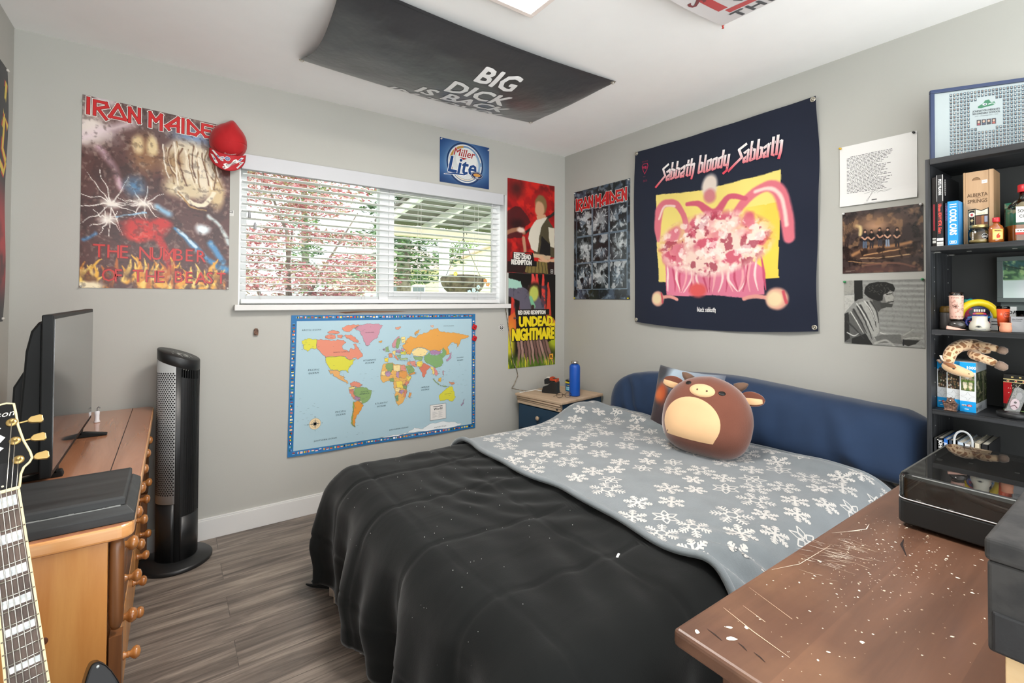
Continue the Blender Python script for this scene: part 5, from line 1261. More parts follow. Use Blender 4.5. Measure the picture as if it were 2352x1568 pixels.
# wooden gift box
m_gb2 = mat_wood('light_walnut_box', '#a3825f', '#bd9c78', 'z', rough=.5)
wbx = thing('wooden_box', 'tall pale wooden bottle box with burnt lettering on the top shelf', 'box', (-.17, -2.525, Z))
bx0, by0, by1, bh = -.235, -2.5735, -2.4925, .272
mb = MB(); mb.box((bx0+.006, by0, Z+.0005), (bx0+.105, by0+.010, Z+bh)); mb.box((bx0+.006, by1-.010, Z+.0005), (bx0+.105, by1, Z+bh)); mb.box((bx0+.012, by0+.0105, Z+.0005), (bx0+.105, by1-.0105, Z+bh-.002)); mb.box((bx0, by0, Z+.0005), (bx0+.0055, by0+.012, Z+bh)); mb.box((bx0, by1-.006, Z+.0005), (bx0+.0055, by1, Z+bh)); mb.build('box_body', m_gb2, wbx, bev=.001)
MB().box((bx0+.0015, by0+.0125, Z+.001), (bx0+.010, by1-.0065, Z+bh-.001)).build('sliding_lid', m_gb2, wbx)
A = Art(frame((bx0+.0012, by1, Z), (0, -1, 0), (0, 0, 1), (-1, 0, 0)), .0002); bw = by1-by0
A.text('ALBERTA', bw*.47, .178, .0180, '#5c4530', 1, .015, sx=.74, align='CENTER'); A.text('SPRINGS', bw*.47, .155, .0190, '#5c4530', 1, .015, sx=.74, align='CENTER')
A.stroke([(bw*.38, .1745), (bw*.5, .172), (bw*.62, .176), (bw*.72, .1735)], [.0005, .002, .001, .0003], '#5c4530', 1)
A.ring(bw*.44, .238, .0095, .0112, '#5c4530', 1, 16, 0, PI); A.poly([(bw*.44+.0095*math.cos(a), .238+.0095*math.sin(a)) for a in [PI*i/10 for i in range(11)]], '#8a6a4a', 1)
A.rect(bw*.62, .224, bw*.80, .236, '#f0eee8', 1); A.rect(bw*.64, .229, bw*.78, .231, '#b0b0ae', 2)
A.poly([(bw*.15, .132), (bw*.40, .134), (bw*.60, .126), (bw*.84, .134), (bw*.84, .055), (bw*.40, .045), (bw*.15, .055)], '#1c1a18', 1)
A.poly([(bw*.18, .128), (bw*.38, .130), (bw*.38, .050), (bw*.18, .058)], '#d8c9a0', 2); A.poly([(bw*.20, .126), (bw*.37, .128), (bw*.37, .053), (bw*.20, .061)], '#1c1a18', 3)
A.poly([(bw*.41, .131), (bw*.60, .123), (bw*.81, .130), (bw*.81, .110), (bw*.41, .109)], '#ece2c4', 2); A.text('Reserve', bw*.46, .113, .007, '#b8a878', 3, sx=.9, shear=.3)
A.rect(bw*.41, .060, bw*.81, .106, '#6a4638', 2); A.rect(bw*.60, .06, bw*.68, .106, '#a06a40', 3); A.rect(bw*.70, .082, bw*.80, .104, '#98a0b4', 3)
for k, c in enumerate(('#c23038', '#d9c58e', '#d9c58e')):
    cx, cy, s = bw*.285, .112-.021*k, .0075; leaf = []
    for i in range(22):
        a = PI/2+2*PI*i/22; rr = s*(1.0 if i % 4 == 0 else (.55 if i % 2 == 0 else .42)); leaf.append((cx+rr*.85*math.cos(a), cy+rr*math.sin(a)))
    if k == 0: A.disc(cx, cy, .0088, '#efe8d4', 4, 16)
    A.poly(leaf, c, 5); A.rect(cx-.0005, cy-s*1.1, cx+.0005, cy-s*.3, c, 5)
A.build('burnt_print', mat_print(), wbx)
# glass jar
m_jar = mat_glass('jar_glass', '#f4f4ee', rough=.0, f=1.5)
jp = V(-.262, -2.5385, Z+.0006); T_ = Matrix.Translation(jp)
jr = thing('glass_jar', 'small clear jar with a gold lid in front of the wooden box', 'jar', jp)
q = MB(); q.lathe([(.022, 0), (.0275, .003), (.0285, .010), (.0285, .046), (.024, .054), (.022, .057)], 28, T=T_, cap1=False); q.build('glass', m_jar, jr)
q = MB(); q.lathe([(.0235, .0575), (.0245, .059), (.0245, .067), (.023, .0685)], 28, T=T_); q.build('lid', mat('gold_lid', '#a89868', rough=.3, metal=.7), jr)
q = MB(); q.lathe([(.020, .002), (.0262, .004), (.0265, .012), (.0265, .014)], 24, T=T_); q.build('amber_drink', mat('pale_amber', '#c8b078', rough=.2), jr)
A = Art(lambda u, v, l: T_ @ V((.0287+l)*math.cos(u/.0287), (.0287+l)*math.sin(u/.0287), v)); ua = math.radians(200)*.0287
A.disc(ua+.012, .026, .0105, '#1d1d1d', 1, 20, .0095); A.ring(ua+.012, .026, .0085, .0092, '#e8e6e0', 2, 20); A.text('BLUE', ua+.0185, .0285, .0045, '#eceae4', 2, sx=-1 if False else 1, rot=0); A.rect(ua+.005, .0235, ua+.019, .0260, '#cfcdc6', 2)
for k in range(5): A.rect(ua-.022, .014+.006*k, ua-.019, .018+.006*k, '#e6e4de', 1)
A.build('jar_label', mat_print(), jr)
# mini flask bottle, red cap
fp = V(-.270, -2.585, Z+.0006); T_ = Matrix.Translation(fp) @ Matrix.Rotation(math.radians(30), 4, 'Z')
fbt = thing('mini_bottle', 'miniature amber bottle with red cap and cream label on the top shelf', 'bottle', fp)
q = MB(); q.lathe([(.018, 0), (.0205, .003), (.0205, .048), (.017, .058), (.008, .066), (.0075, .072)], 28, T=T_, sx=.62, sy=1.0); q.build('glass', mat('amber_whisky', '#8c4a1c', rough=.08, col2='#a8622a', cscale=30, coat=1.0), fbt)
q = MB(); q.lathe([(.0095, .0725), (.0098, .074), (.0098, .087), (.009, .0885)], 20, T=T_); q.build('cap', mat('red_cap', '#c4242e', rough=.35), fbt)
A = Art(lambda u, v, l: T_ @ V(-(.0207*.62)*math.cos(u/.0207)-l*1.2-.0002, -(.0207)*math.sin(-u/.0207)*-1, v))
A.strip(-.0150, .010, .0150, .047, '#e8b860', 1); A.strip(-.0135, .0115, .0135, .0355, '#efc878', 2); A.text('FIREBALL', 0, .0392, .0060, '#5a2414', 2, .02, align='CENTER', sx=.8)
A.poly([(-.004, .015), (.004, .016), (.006, .023), (.002, .027), (.004, .033), (-.002, .029), (-.005, .023)], '#b8381e', 3)
A.build('bottle_label', mat_print(), fbt)
# large bottle at the frame edge
lp_ = V(-.235, -2.652, Z+.0006); T_ = Matrix.Translation(lp_) @ Matrix.Rotation(math.radians(34), 4, 'Z')
lb = thing('liquor_bottle', 'large clear bottle of amber liquor with white label and red cap', 'bottle', lp_)
q = MB(); q.prism(rrect(-.030, .030, -.046, .046, .010), 0, .118, T=T_)
q.lathe([(.046, .118), (.040, .132), (.022, .146), (.0155, .152), (.0150, .172)], 28, T=T_, sx=.8); q.build('glass', mat_glass('bottle_glass', '#eef0ea', f=1.5), lb)
q = MB(); q.prism(rrect(-.028, .028, -.044, .044, .009), .003, .056, T=T_); q.build('liquor', mat('amber_liquor', '#8a4418', rough=.1, col2='#a85c26', cscale=14, coat=.8), lb)
q = MB(); q.lathe([(.0185, .1725), (.019, .174), (.019, .196), (.0175, .198)], 24, T=T_); q.build('cap', mat('red_cap', '#c4242e', rough=.35), lb)
A = Art(lambda u, v, l: T_ @ V(-.0304-l, -u, v), .0003)
A.rect(-.040, .064, .040, .118, '#f0ede4', 1); A.text('SOUTHERN', -.036, .098, .0145, '#2a2a28', 2, .03, sx=.84); A.text('COMFORT', -.032, .080, .0145, '#2a2a28', 2, .03, sx=.84)
A.rect(-.018, .066, .040, .075, '#c43030', 2); A.text('Original', -.012, .0675, .0075, '#f2efe6', 3, shear=.3); A.rect(-.042, .030, .042, .042, '#e9e2d4', 1); A.rect(-.042, .022, .042, .029, '#b83a30', 1)
for k in range(10): A.rect(-.038+.0075*k, .034, -.033+.0075*k, .037, '#6a5a4c', 2)
A.build('bottle_label', mat_print(), lb)
gb_ = MB().box((-.13, -2.70, Z+.0005), (-.06, -2.585, Z+.155)); tag(gb_.build('green_carton', mat('teal_carton', '#2f8d72', rough=.5, col2='#c9b69a', cscale=9, cpos=(.55, .58))), 'teal and cream carton behind the large liquor bottle', 'carton')

# ---- second shelf
Z = SH[1]
def art_cyl(T_, r): return lambda u, v, l: T_ @ V((r+.0002+l)*math.cos(u/r), (r+.0002+l)*math.sin(u/r), v)
vd = math.radians(214)                                            # direction towards the camera from the shelf
p_ = V(-.258, -2.4755, Z+.0006); T_ = Matrix.Translation(p_)
bm = thing('boot_glass', 'tall boot shaped glass wrapped in pink tooled leather, a bootie at its foot', 'glass', p_)
q = MB(); q.lathe([(.0165, .034), (.0185, .038), (.0195, .128), (.0205, .140), (.019, .140), (.018, .128), (.0165, .042)], 24, T=T_); q.build('glass_leg', m_jar, bm)
q = MB(); q.lathe([(.0175, .040), (.0190, .043), (.0205, .126), (.0195, .128)], 24, T=T_, cap0=False, cap1=False); lw = q.build('leather_wrap', mat('pink_leather', '#dcb0a0', rough=.6, var=.08, bump=.3, bscale=70), bm, solid=.0008)
A = Art(art_cyl(T_, .0208)); ua = vd*.0208
for k, ch in enumerate('ROYAL APEX'): A.text(ch, ua-.024+.0052*k, .118-.0000*k, .0068, '#6a4638', 1)
r_ = random.Random(5)
for k in range(60):
    x, y = ua+r_.uniform(-.026, .026), r_.uniform(.058, .112); A.stroke([(x, y), (x+r_.uniform(-.004, .004), y+r_.uniform(-.004, .004)), (x+r_.uniform(-.006, .006), y+r_.uniform(-.006, .006))], .0005, '#8a5c48', 1)
for k in range(7): A.stroke([(ua-.010, .088), (ua-.010+.009*math.cos(k*.9), .088+.008*math.sin(k*.9))], .0016, '#5a3c30', 1)
A.ring(ua+.012, .078, .0040, .0050, '#7a5444', 1, 10)
A.rect(ua-.028, .044, ua+.028, .0455, '#6a4638', 1)
for k in range(5): A.ring(ua-.020+.010*k, .0500, .0018, .0028, '#7a5444', 1, 8)
A.build('tooling', mat_print(), lw)
q = MB(); q.ellip((p_.x, p_.y-.002, Z+.020), (.022, .026, .0185)); q.build('glass_foot', mat('dark_smoked_glass', '#3a3836', rough=.15, coat=.6), bm)
q = MB(); q.grid(lambda u, v: (p_.x-.016-.016*v, p_.y+.022-.052*u, Z+.0015+.012*math.sin(min(1, (1-u)*1.6)*PI*.5)*(1-abs(v*2-1)**2)*(1-.6*u)+.004*abs(u-.5)), [i/12 for i in range(13)], [i/6 for i in range(7)]); q.build('leather_toe', mat('pink_leather', '#dcb0a0'), bm, solid=.0012)
# painted mask-like figure stands behind: a yellow lidded bank with bright painted bands
p_ = V(-.135, -2.505, Z+.0006); T_ = Matrix.Translation(p_) @ Matrix.Rotation(math.radians(28), 4, 'Z')
mk = thing('painted_ornament', 'bright yellow ornament with painted bands behind the white cup', 'ornament', p_)
q = MB(); q.ellip((0, 0, .055), (.034, .050, .055), T=T_); q.build('painted_body', mat('ornament_navy', '#1e2a58', rough=.3, col2='#c43a60', cscale=16, cpos=(.5, .56)), mk)
q = MB(); q.tube([T_ @ V(-.022, .050*math.cos(a), .052+.050*math.sin(a)) for a in [PI*(-.05+1.1*i/16) for i in range(17)]], [.010+.004*math.sin(PI*i/16) for i in range(17)], 10); q.build('yellow_rim', mat('yellow_gloss', '#f2d41c', rough=.3), mk)
q = MB(); q.ellip((.005, .012, .105), (.022, .026, .016), T=T_); q.build('patterned_cap', mat('ornament_cap', '#23264a', rough=.35, col2='#3aa08c', cscale=60, cpos=(.5, .54)), mk)
A = Art(lambda u, v, l: T_ @ V(-.034-l, -u, v), .0004)
A.poly(ell(0, .066, .030, .014), '#1a1a20', 1); 
for k in range(5): A.rect(-.016+.0068*k, .068, -.011+.0068*k, .077, '#f2f0ea', 2)
A.poly(ell(0, .060, .020, .006), '#e0486a', 2); A.poly(ell(.0, .061, .012, .003), '#f0b43c', 3); A.stroke([(-.034, .045), (-.01, .05), (.012, .044), (.034, .05)], .006, '#2f86c8', 2); A.stroke([(-.03, .030), (0, .034), (.03, .028)], .004, '#c43a50', 2); A.rect(-.012, .006, .02, .018, '#e9c020', 2)
A.build('painted_bands', mat_print('glossy_print', rough=.25), mk)
# white stoneware cup with navy rim
p_ = V(-.255, -2.538, Z+.0006); T_ = Matrix.Translation(p_)
wc = thing('white_cup', 'squat white stoneware cup with navy rim and a palm sketch', 'cup', p_)
q = MB(); q.lathe([(.024, 0), (.0285, .004), (.0290, .016), (.0255, .030), (.0205, .038), (.0205, .054), (.0185, .054), (.0185, .030), (.020, .010), (.0, .006)], 32, T=T_, cap1=False); cu = q.build('cup_body', mat('white_stoneware', '#c6c4b6', rough=.35), wc)
q = MB(); q.lathe([(.0202, .0535), (.0212, .0545), (.0210, .0585), (.0188, .0590), (.0184, .0545)], 32, T=T_, cap0=False, cap1=False); q.build('navy_rim', mat('navy_glaze', '#23286a', rough=.25), wc)
A = Art(art_cyl(T_, .0292)); ua = vd*.0292
for k in range(9):
    a = PI*(.1+.1*k); A.stroke([(ua-.015, .0135), (ua-.015+.007*math.cos(a), .0135+.007*math.sin(a)), (ua-.015+.010*math.cos(a), .0125+.006*math.sin(a))], [.0014, .001, .0003], '#2a2e30', 1)
A.stroke([(ua-.026, .006), (ua-.012, .004), (ua+.004, .007)], .001, '#2a3a6a', 1); A.disc(ua+.022, .015, .0026, '#2a2a66', 1, 10)
A.build('cup_sketch', mat_print(), cu)
q = MB(); q.tube([T_ @ V(-.010, .024, .044), T_ @ V(-.008, .033, .040), T_ @ V(-.008, .035, .028), T_ @ V(-.010, .030, .018)], .0032, 8); q.build('handle', mat('navy_glaze', '#23286a'), wc)
# orange shot glass
p_ = V(-.215, -2.592, Z+.0006); T_ = Matrix.Translation(p_)
og = thing('orange_glass', 'tapered orange printed glass on the second shelf', 'glass', p_)
q = MB(); q.lathe([(.0125, 0), (.0135, .002), (.0140, .014), (.0145, .018)], 24, T=T_); q.build('glass_base', mat_glass('thick_glass', '#dfe3e4', f=1.5), og)
q = MB(); q.lathe([(.0145, .0185), (.0175, .080), (.0165, .080), (.0140, .022)], 24, T=T_); ob = q.build('orange_print', mat('orange_red_print', '#d9552c', rough=.3, var=.1), og)
q = MB(); q.lathe([(.0176, .0805), (.0180, .090), (.0172, .090), (.0168, .0805)], 24, T=T_); q.build('clear_rim', m_jar, og)
A = Art(lambda u, v, l: T_ @ V((.0147+.0028*(v-.0185)/.0615+.0003+l)*math.cos(u/.0165), (.0147+.0028*(v-.0185)/.0615+.0003+l)*math.sin(u/.0165), v)); ua = vd*.0165+.003
A.ring(ua, .058, .0088, .0096, '#5a2418', 1, 20, ky=1.15); A.ring(ua-.003, .060, .0022, .0032, '#5a2418', 1, 10); A.ring(ua+.004, .060, .0022, .0032, '#5a2418', 1, 10); A.stroke([(ua-.006, .068), (ua, .066), (ua+.006, .068)], .0008, '#5a2418', 1)
A.stroke([(ua-.004, .051), (ua, .0495), (ua+.004, .051)], .0008, '#5a2418', 1)
for k in range(9): A.ring(ua-.016+.004*k, .025, .0012, .0018, '#7a3020', 1, 6)
A.build('glass_drawing', mat_print(), ob)
# terracotta cup, grey block, white cards, navy mug, framed photo
p_ = V(-.275, -2.607, Z+.0006); T_ = Matrix.Translation(p_)
q = MB(); q.lathe([(.013, 0), (.0155, .003), (.0160, .016), (.0138, .024), (.0150, .030), (.0150, .0335), (.0130, .0335), (.0125, .024), (.0135, .010), (.0, .008)], 28, T=T_, cap1=False)
o = q.build('terracotta_cup', mat('terracotta', '#d99474', rough=.75, var=.06), loc=p_); tag(o, 'tiny terracotta cup in front of the grey acrylic block', 'cup')
gk = thing('acrylic_block', 'grey smoked block with small lettering behind the terracotta cup', 'ornament', (-.24, -2.632, Z))
Tg = Matrix.Translation((-.24, -2.632, Z+.0006)) @ Matrix.Rotation(math.radians(20), 4, 'Z')
MB().box((-.010, -.026, 0), (.010, .020, .055), T=Tg).build('block', mat('smoked_acrylic', '#77797a', rough=.2, coat=.5), gk, bev=.001)
A = Art(lambda u, v, l: Tg @ V(-.0102-l, -u, v)); A.text('Viva Canada', -.017, .044, .0052, '#22252a', 1, .02); A.rect(-.017, .039, .006, .0405, '#3a3c40', 1); A.ring(.015, .028, .002, .0028, '#c9c9c9', 1, 10); A.build('lettering', mat_print(), gk)
q = MB(); q.lathe([(.012, 0), (.0125, .015), (.0120, .016)], 18, T=Matrix.Translation((-.20, -2.620, Z+.056+.0))); 
sg_ = thing('shot_glass', 'small clear shot glass behind the grey block', 'glass', (-.165, -2.632, Z)); q = MB(); q.lathe([(.012, .0006), (.013, .01), (.0165, .075), (.0155, .075), (.012, .012)], 22, T=Matrix.Translation((-.165, -2.632, Z))); q.build('glass', mat_glass('thick_glass'), sg_)
def cbox(nm, lab, x, y, ang):
    t = thing(nm, lab, 'box', (x, y, Z)); Tq = Matrix.Translation((x, y, Z+.0006)) @ Matrix.Rotation(math.radians(ang), 4, 'Z')
    MB().box((-.012, -.035, 0), (.012, .035, .088), T=Tq).build('carton', mat('white_carton', '#c6cac9', rough=.5), t, bev=.0008)
    A = Art(lambda u, v, l: Tq @ V(-.0122-l, -u, v)); A.text('CANADA', -.032, .062, .016, '#22262a', 1, .03); A.rect(-.03, .03, .03, .034, '#5a6064', 1); A.rect(-.03, .02, .02, .023, '#5a6064', 1); A.build('carton_print', mat_print(), t)
cbox('small_box', 'small white box behind the pink leather boot glass', -.11, -2.452, 5); cbox('small_box', 'small white box behind the orange glass', -.125, -2.578, 5)
p_ = V(-.235, -2.672, Z+.0006); T_ = Matrix.Translation(p_)
q = MB(); q.lathe([(.022, 0), (.025, .003), (.026, .085), (.0245, .085), (.0235, .006), (0, .005)], 28, T=T_, cap1=False); o = q.build('navy_mug', mat('navy_glaze_mug', '#1f2560', rough=.25, col2='#b03a50', cscale=40, cpos=(.62, .64)), loc=p_); tag(o, 'dark navy patterned mug at the right end of the second shelf', 'mug')
pf = thing('photo_frame', 'charcoal framed photo of green trees leaning at the shelf back', 'picture frame', (-.05, -2.64, Z))
Tf = Matrix.Translation((-.060, -2.553, Z+.105)) @ Matrix.Rotation(math.radians(0), 4, 'Z')
mb = MB(); fw, fh, ft = .19, .172, .016
mb.box((-.008, -fw, 0), (.008, 0, ft), T=Tf); mb.box((-.008, -fw, fh-ft), (.008, 0, fh), T=Tf); mb.box((-.008, -ft, ft), (.008, 0, fh-ft), T=Tf); mb.box((-.008, -fw, ft), (.008, -fw+ft, fh-ft), T=Tf); mb.build('frame', mat('charcoal_frame', '#55605f', rough=.5), pf, bev=.001)
p = Paint(46, 44, '#c9dbd8'); p.grad(.0, .5, '#3c6a58', 0); p.poly([(0, 0), (1, 0), (1, .52), (0, .52)], '#6f9a68'); p.poly([(0, 0), (1, 0), (1, .22), (0, .25)], '#2f5a5a'); p.mottle(12, 9, '#2c4a3c', .48, .6, .8, 3, mask=(p.y < .5)*1.0); p.mottle(15, 8, '#a8c888', .56, .66, .7, 5, mask=(p.y < .5)*1.0); p.stroke([(.02, .12), (.4, .25), (.9, .28)], .03, '#24382f', .4); p.blob(.45, .8, .2, .3, '#dfe6ea', 1, .8)
A = Art(lambda u, v, l: Tf @ V(-.004-l, -u, v)); A.raster(p.a, ft, ft, fw-ft, fh-ft); A.build('photo', mat_print('glossy_print', rough=.25), pf)
mb = MB(); mb.box((-.050, -2.64, Z+.0006), (-.035, -2.56, Z+.105)); mb.build('stand', mat('charcoal_frame', '#55605f'), pf)
# jar shape standing in for a reflection in the glossy side panel
p_ = V(-.10, -2.432, Z+.0006)
jr2 = thing('reflected_jar', 'amber topped jar shape standing for a reflection at the left back of the second shelf', 'jar', p_); Tj = Matrix.Translation((-.205, -2.4325, Z+.0006))
q = MB(); q.lathe([(.016, 0), (.017, .004), (.017, .06), (.015, .064)], 22, T=Tj); q.build('jar_body', mat('dusky_grey_jar', '#5e5a58', rough=.4), jr2)
q = MB(); q.lathe([(.017, .0645), (.0175, .066), (.0165, .082), (.012, .088)], 22, T=Tj); q.build('amber_lid', mat('amber_lid', '#7a5c22', rough=.4), jr2)

# ---- third shelf
Z = SH[2]
def puzzle(lab, y0, y1, x0, x1, h, seed, side):
    t = thing('puzzle_box', lab, 'box', ((x0+x1)/2, (y0+y1)/2, Z), 0, 'jigsaw puzzle boxes on the third shelf')
    MB().box((x0, y0, Z+.0006), (x1, y1, Z+h)).build('carton', mat('puzzle_grey', '#bfc4c6', rough=.35), t, bev=.0008)
    w = y1-y0; A = Art(frame((x0-.0002, y1, Z), (0, -1, 0), (0, 0, 1), (-1, 0, 0)), .0003)
    A.rect(0, .0008, w, .040, '#1f9be0', 1); A.rect(0, h-.036, w, h-.0006, '#1f9be0', 1); A.rect(0, .040, w, h-.036, '#d4d8da', 1)
    p = Paint(26, 34, '#5a6240' if seed == 2 else '#403a30'); r2 = random.Random(seed)
    if seed == 2:
        p.poly([(0, 0), (1, 0), (1, .36), (0, .36)], '#a89a86'); p.poly([(.35, .08), (.6, .08), (.6, .3), (.35, .3)], '#d8d8d4'); p.poly([(.0, .36), (1, .40), (1, .5), (0, .5)], '#6f8a3c'); p.poly([(.1, .5), (.9, .5), (.75, .95), (.25, .95)], '#c8b890'); p.mottle(9, 9, '#3f5a2c', .52, .62, .8, 4)
        for k in range(8): p.stroke([(.2+.085*k, .52), (.2+.085*k, .84)], .03, '#ece6d8', .4)
    else:
        for k in range(60): p.blob(r2.random(), r2.random(), .05, .05, r2.choice(('#8a6a4a', '#c8a878', '#23281e', '#6a3a34', '#d8d0c0', '#4a5a38')), .6)
    A.raster(p.a, w*.08, .078, w*.92, h-.042, 2)
    cx, cy = w*.5, .058; pz = []
    for i in range(64):
        a = 2*PI*i/64; rr = .0095*(1+.38*math.cos(4*a)+.14*math.cos(8*a)); pz.append((cx+rr*1.25*math.cos(a), cy+rr*math.sin(a)))
    A.stroke(pz+[pz[0]], .0006, '#8a9094', 2)
    A.text('1000', w*.40, h-.025, .015, '#ffffff', 2, .03, sx=.9)
    A.rect(w*.12, .022, w*.40, .027, '#f0f2f4', 2); A.poly(ell(w*.6, .0245, w*.16, .0045), '#c2302e', 2); A.text('EURO', w*.13, .0215, .006, '#20242a', 3, .02, sx=.8); A.text('LIFE', w*.5, .0225, .0052, '#ffffff', 3, .02); A.rect(w*.3, .010, w*.55, .0125, '#d8f0fa', 2)
    A.build('box_front', mat_print('glossy_print', rough=.25), t)
    if side:
        A = Art(frame((x0, y0-.0002, Z), (1, 0, 0), (0, 0, 1), (0, -1, 0)), .0003); d = x1-x0
        A.rect(0, .0008, d, .034, '#b4b9bb', 1); A.rect(0, h-.036, d, h-.0006, '#9aa0a2', 1)
        q = Paint(30, 36, '#2c3426'); q.mottle(8, 7, '#56603c', .45, .6, .9, 2); q.mottle(10, 12, '#8a866c', .55, .66, .8, 6); q.stroke([(.72, .05), (.68, .5), (.7, 1)], .16, '#6a6a54', .6)
        A.raster(q.a, .001, .034, d-.001, h-.036, 1)
        for k in range(8): A.rect(.02+.008*k, .010, .024+.008*k, .022, '#80868a', 2)
        A.rect(.004, .006, .014, .02, '#3a4044', 2); A.build('box_side', mat_print('glossy_print', rough=.25), t)
puzzle('blue and grey jigsaw box farthest left, mostly behind the upright', -2.4435, -2.4140, -.235, -.10, .183, 3, False)
puzzle('middle blue jigsaw box under the giraffe head', -2.4830, -2.4440, -.245, -.10, .183, 5, False)
puzzle('front blue jigsaw box with a cottage picture under the giraffe', -2.5270, -2.4835, -.258, -.10, .183, 2, True)
# bronze trinket box
p_ = V(-.285, -2.4635, Z+.0006)
tk = thing('trinket_box', 'tiny ornate bronze trinket chest before the jigsaw boxes', 'trinket box', p_); m_brz = mat('dark_bronze', '#4a3830', rough=.4, metal=.5, col2='#8a6a58', cscale=120, bump=1.0, bscale=220)
mb = MB(); vs = []
for z, hx, hy in ((0, .009, .0165), (.004, .0115, .019), (.007, .009, .016), (.024, .011, .0195), (.026, .0125, .0210), (.028, .011, .0195)): vs += [(p_.x-hx, p_.y-hy, p_.z+z), (p_.x+hx, p_.y-hy, p_.z+z), (p_.x+hx, p_.y+hy, p_.z+z), (p_.x-hx, p_.y+hy, p_.z+z)]
mb.add(vs, [(3, 2, 1, 0), (20, 21, 22, 23)]+[(k*4+i, k*4+(i+1) % 4, (k+1)*4+(i+1) % 4, (k+1)*4+i) for k in range(5) for i in range(4)]); mb.build('chest', m_brz, tk, bev=.0008)
mb = MB(); mb.prism([(-.018, 0), (.018, 0), (.014, .005), (.009, .014), (.011, .020), (.005, .018), (0, .022), (-.005, .018), (-.011, .020), (-.009, .014), (-.014, .005)], -.006, .006, T=Matrix.Translation((p_.x, p_.y, p_.z+.0285)) @ Matrix.Rotation(PI/2, 4, 'Z') @ Matrix.Rotation(PI/2, 4, 'X')); mb.build('scrolled_lid', m_brz, tk, bev=.001)
mb = MB(); mb.ellip((p_.x-.0065, p_.y, p_.z+.040), (.002, .0022, .0022), nu=10, nv=6); mb.build('jewel', m_pearl, tk)
# lacquer box
lq = thing('lacquer_box', 'black and red lacquer box with gold tree pattern on the third shelf', 'box', (-.12, -2.64, Z))
MB().box((-.150, -2.72, Z+.0006), (-.085, -2.5805, Z+.140)).build('box_body', mat('black_lacquer_box', '#14130f', rough=.2, coat=.4), lq, bev=.001)
A = Art(frame((-.1502, -2.5805, Z), (0, -1, 0), (0, 0, 1), (-1, 0, 0)), .0003)
A.rect(0, .034, .022, .112, '#b0181e', 1); A.rect(0, .112, .1395, .114, '#e8d89a', 1); A.rect(0, .122, .1395, .125, '#e8d89a', 1)
for k in range(7): A.disc(.012+.020*k, .118, .0036, '#e8c8a0', 1, 10); A.disc(.012+.020*k, .118, .0022, '#b8302a', 2, 8); A.rect(.02+.02*k, .130, .026+.02*k, .1345, '#cdb978', 1)
r_ = random.Random(2)
A.stroke([(.030, .022), (.034, .05), (.030, .075), (.036, .10)], [.003, .002, .0015, .0006], '#e6dcc4', 2)
for k in range(70):
    x, y = .033+r_.gauss(0, .009), r_.uniform(.042, .106); A.stroke([(x, y), (x+r_.uniform(-.004, .004), y+r_.uniform(0, .005))], r_.uniform(.0005, .0014), '#e6dcc4', 2)
for k in range(60): A.disc(.085+r_.gauss(0, .018), r_.uniform(.02, .10), r_.uniform(.0012, .003), r_.choice(('#8a7a52', '#b8a878', '#5a5a3c')), 2, 6)
A.rect(.0, .010, .1395, .014, '#8aa86a', 1); A.build('gold_pattern', mat_print('glossy_print', rough=.25), lq)
bs = thing('display_stand', 'flat black round stand in front of the lacquer box', 'display stand', (-.215, -2.622, Z)); T_ = Matrix.Translation((-.228, -2.618, Z+.0006))
q = MB(); q.lathe([(.042, 0), (.044, .002), (.044, .016), (.042, .018), (.0, .018)], 36, T=T_, cap1=False); q.build('disc', m_blk, bs)
gs_ = thing('glass_plaque', 'slanted clear glass plaque with an etched face on the black round stand', 'plaque', (-.228, -2.618, Z+.019)); Tq = Matrix.Translation((-.238, -2.612, Z+.0195)) @ Matrix.Rotation(math.radians(28), 4, 'Z') @ Matrix.Rotation(math.radians(10), 4, 'X')
MB().prism([(-.016, 0), (.020, -.0), (.030, .080), (.002, .092), (-.006, .084)], -.004, .004, T=Tq @ Matrix.Rotation(PI/2, 4, 'Z') @ Matrix.Rotation(PI/2, 4, 'X') @ Matrix.Scale(-1, 4, (1, 0, 0))).build('glass', mat_glass('cut_glass', '#c9ccca', f=1.6, haze=.12), gs_)
A = Art(lambda u, v, l: Tq @ V(-.0045-l, -u, v)); A.poly(ell(.004, .030, .012, .020), '#b9a8ac', 1); A.poly(ell(.010, .060, .008, .014), '#8c8c8c', 1); A.stroke([(-.006, .02), (.004, .026), (.012, .018)], .003, '#6a4a52', 2); A.disc(.004, .036, .004, '#55504e', 2, 10); A.build('etched_face', mat_print(), gs_)
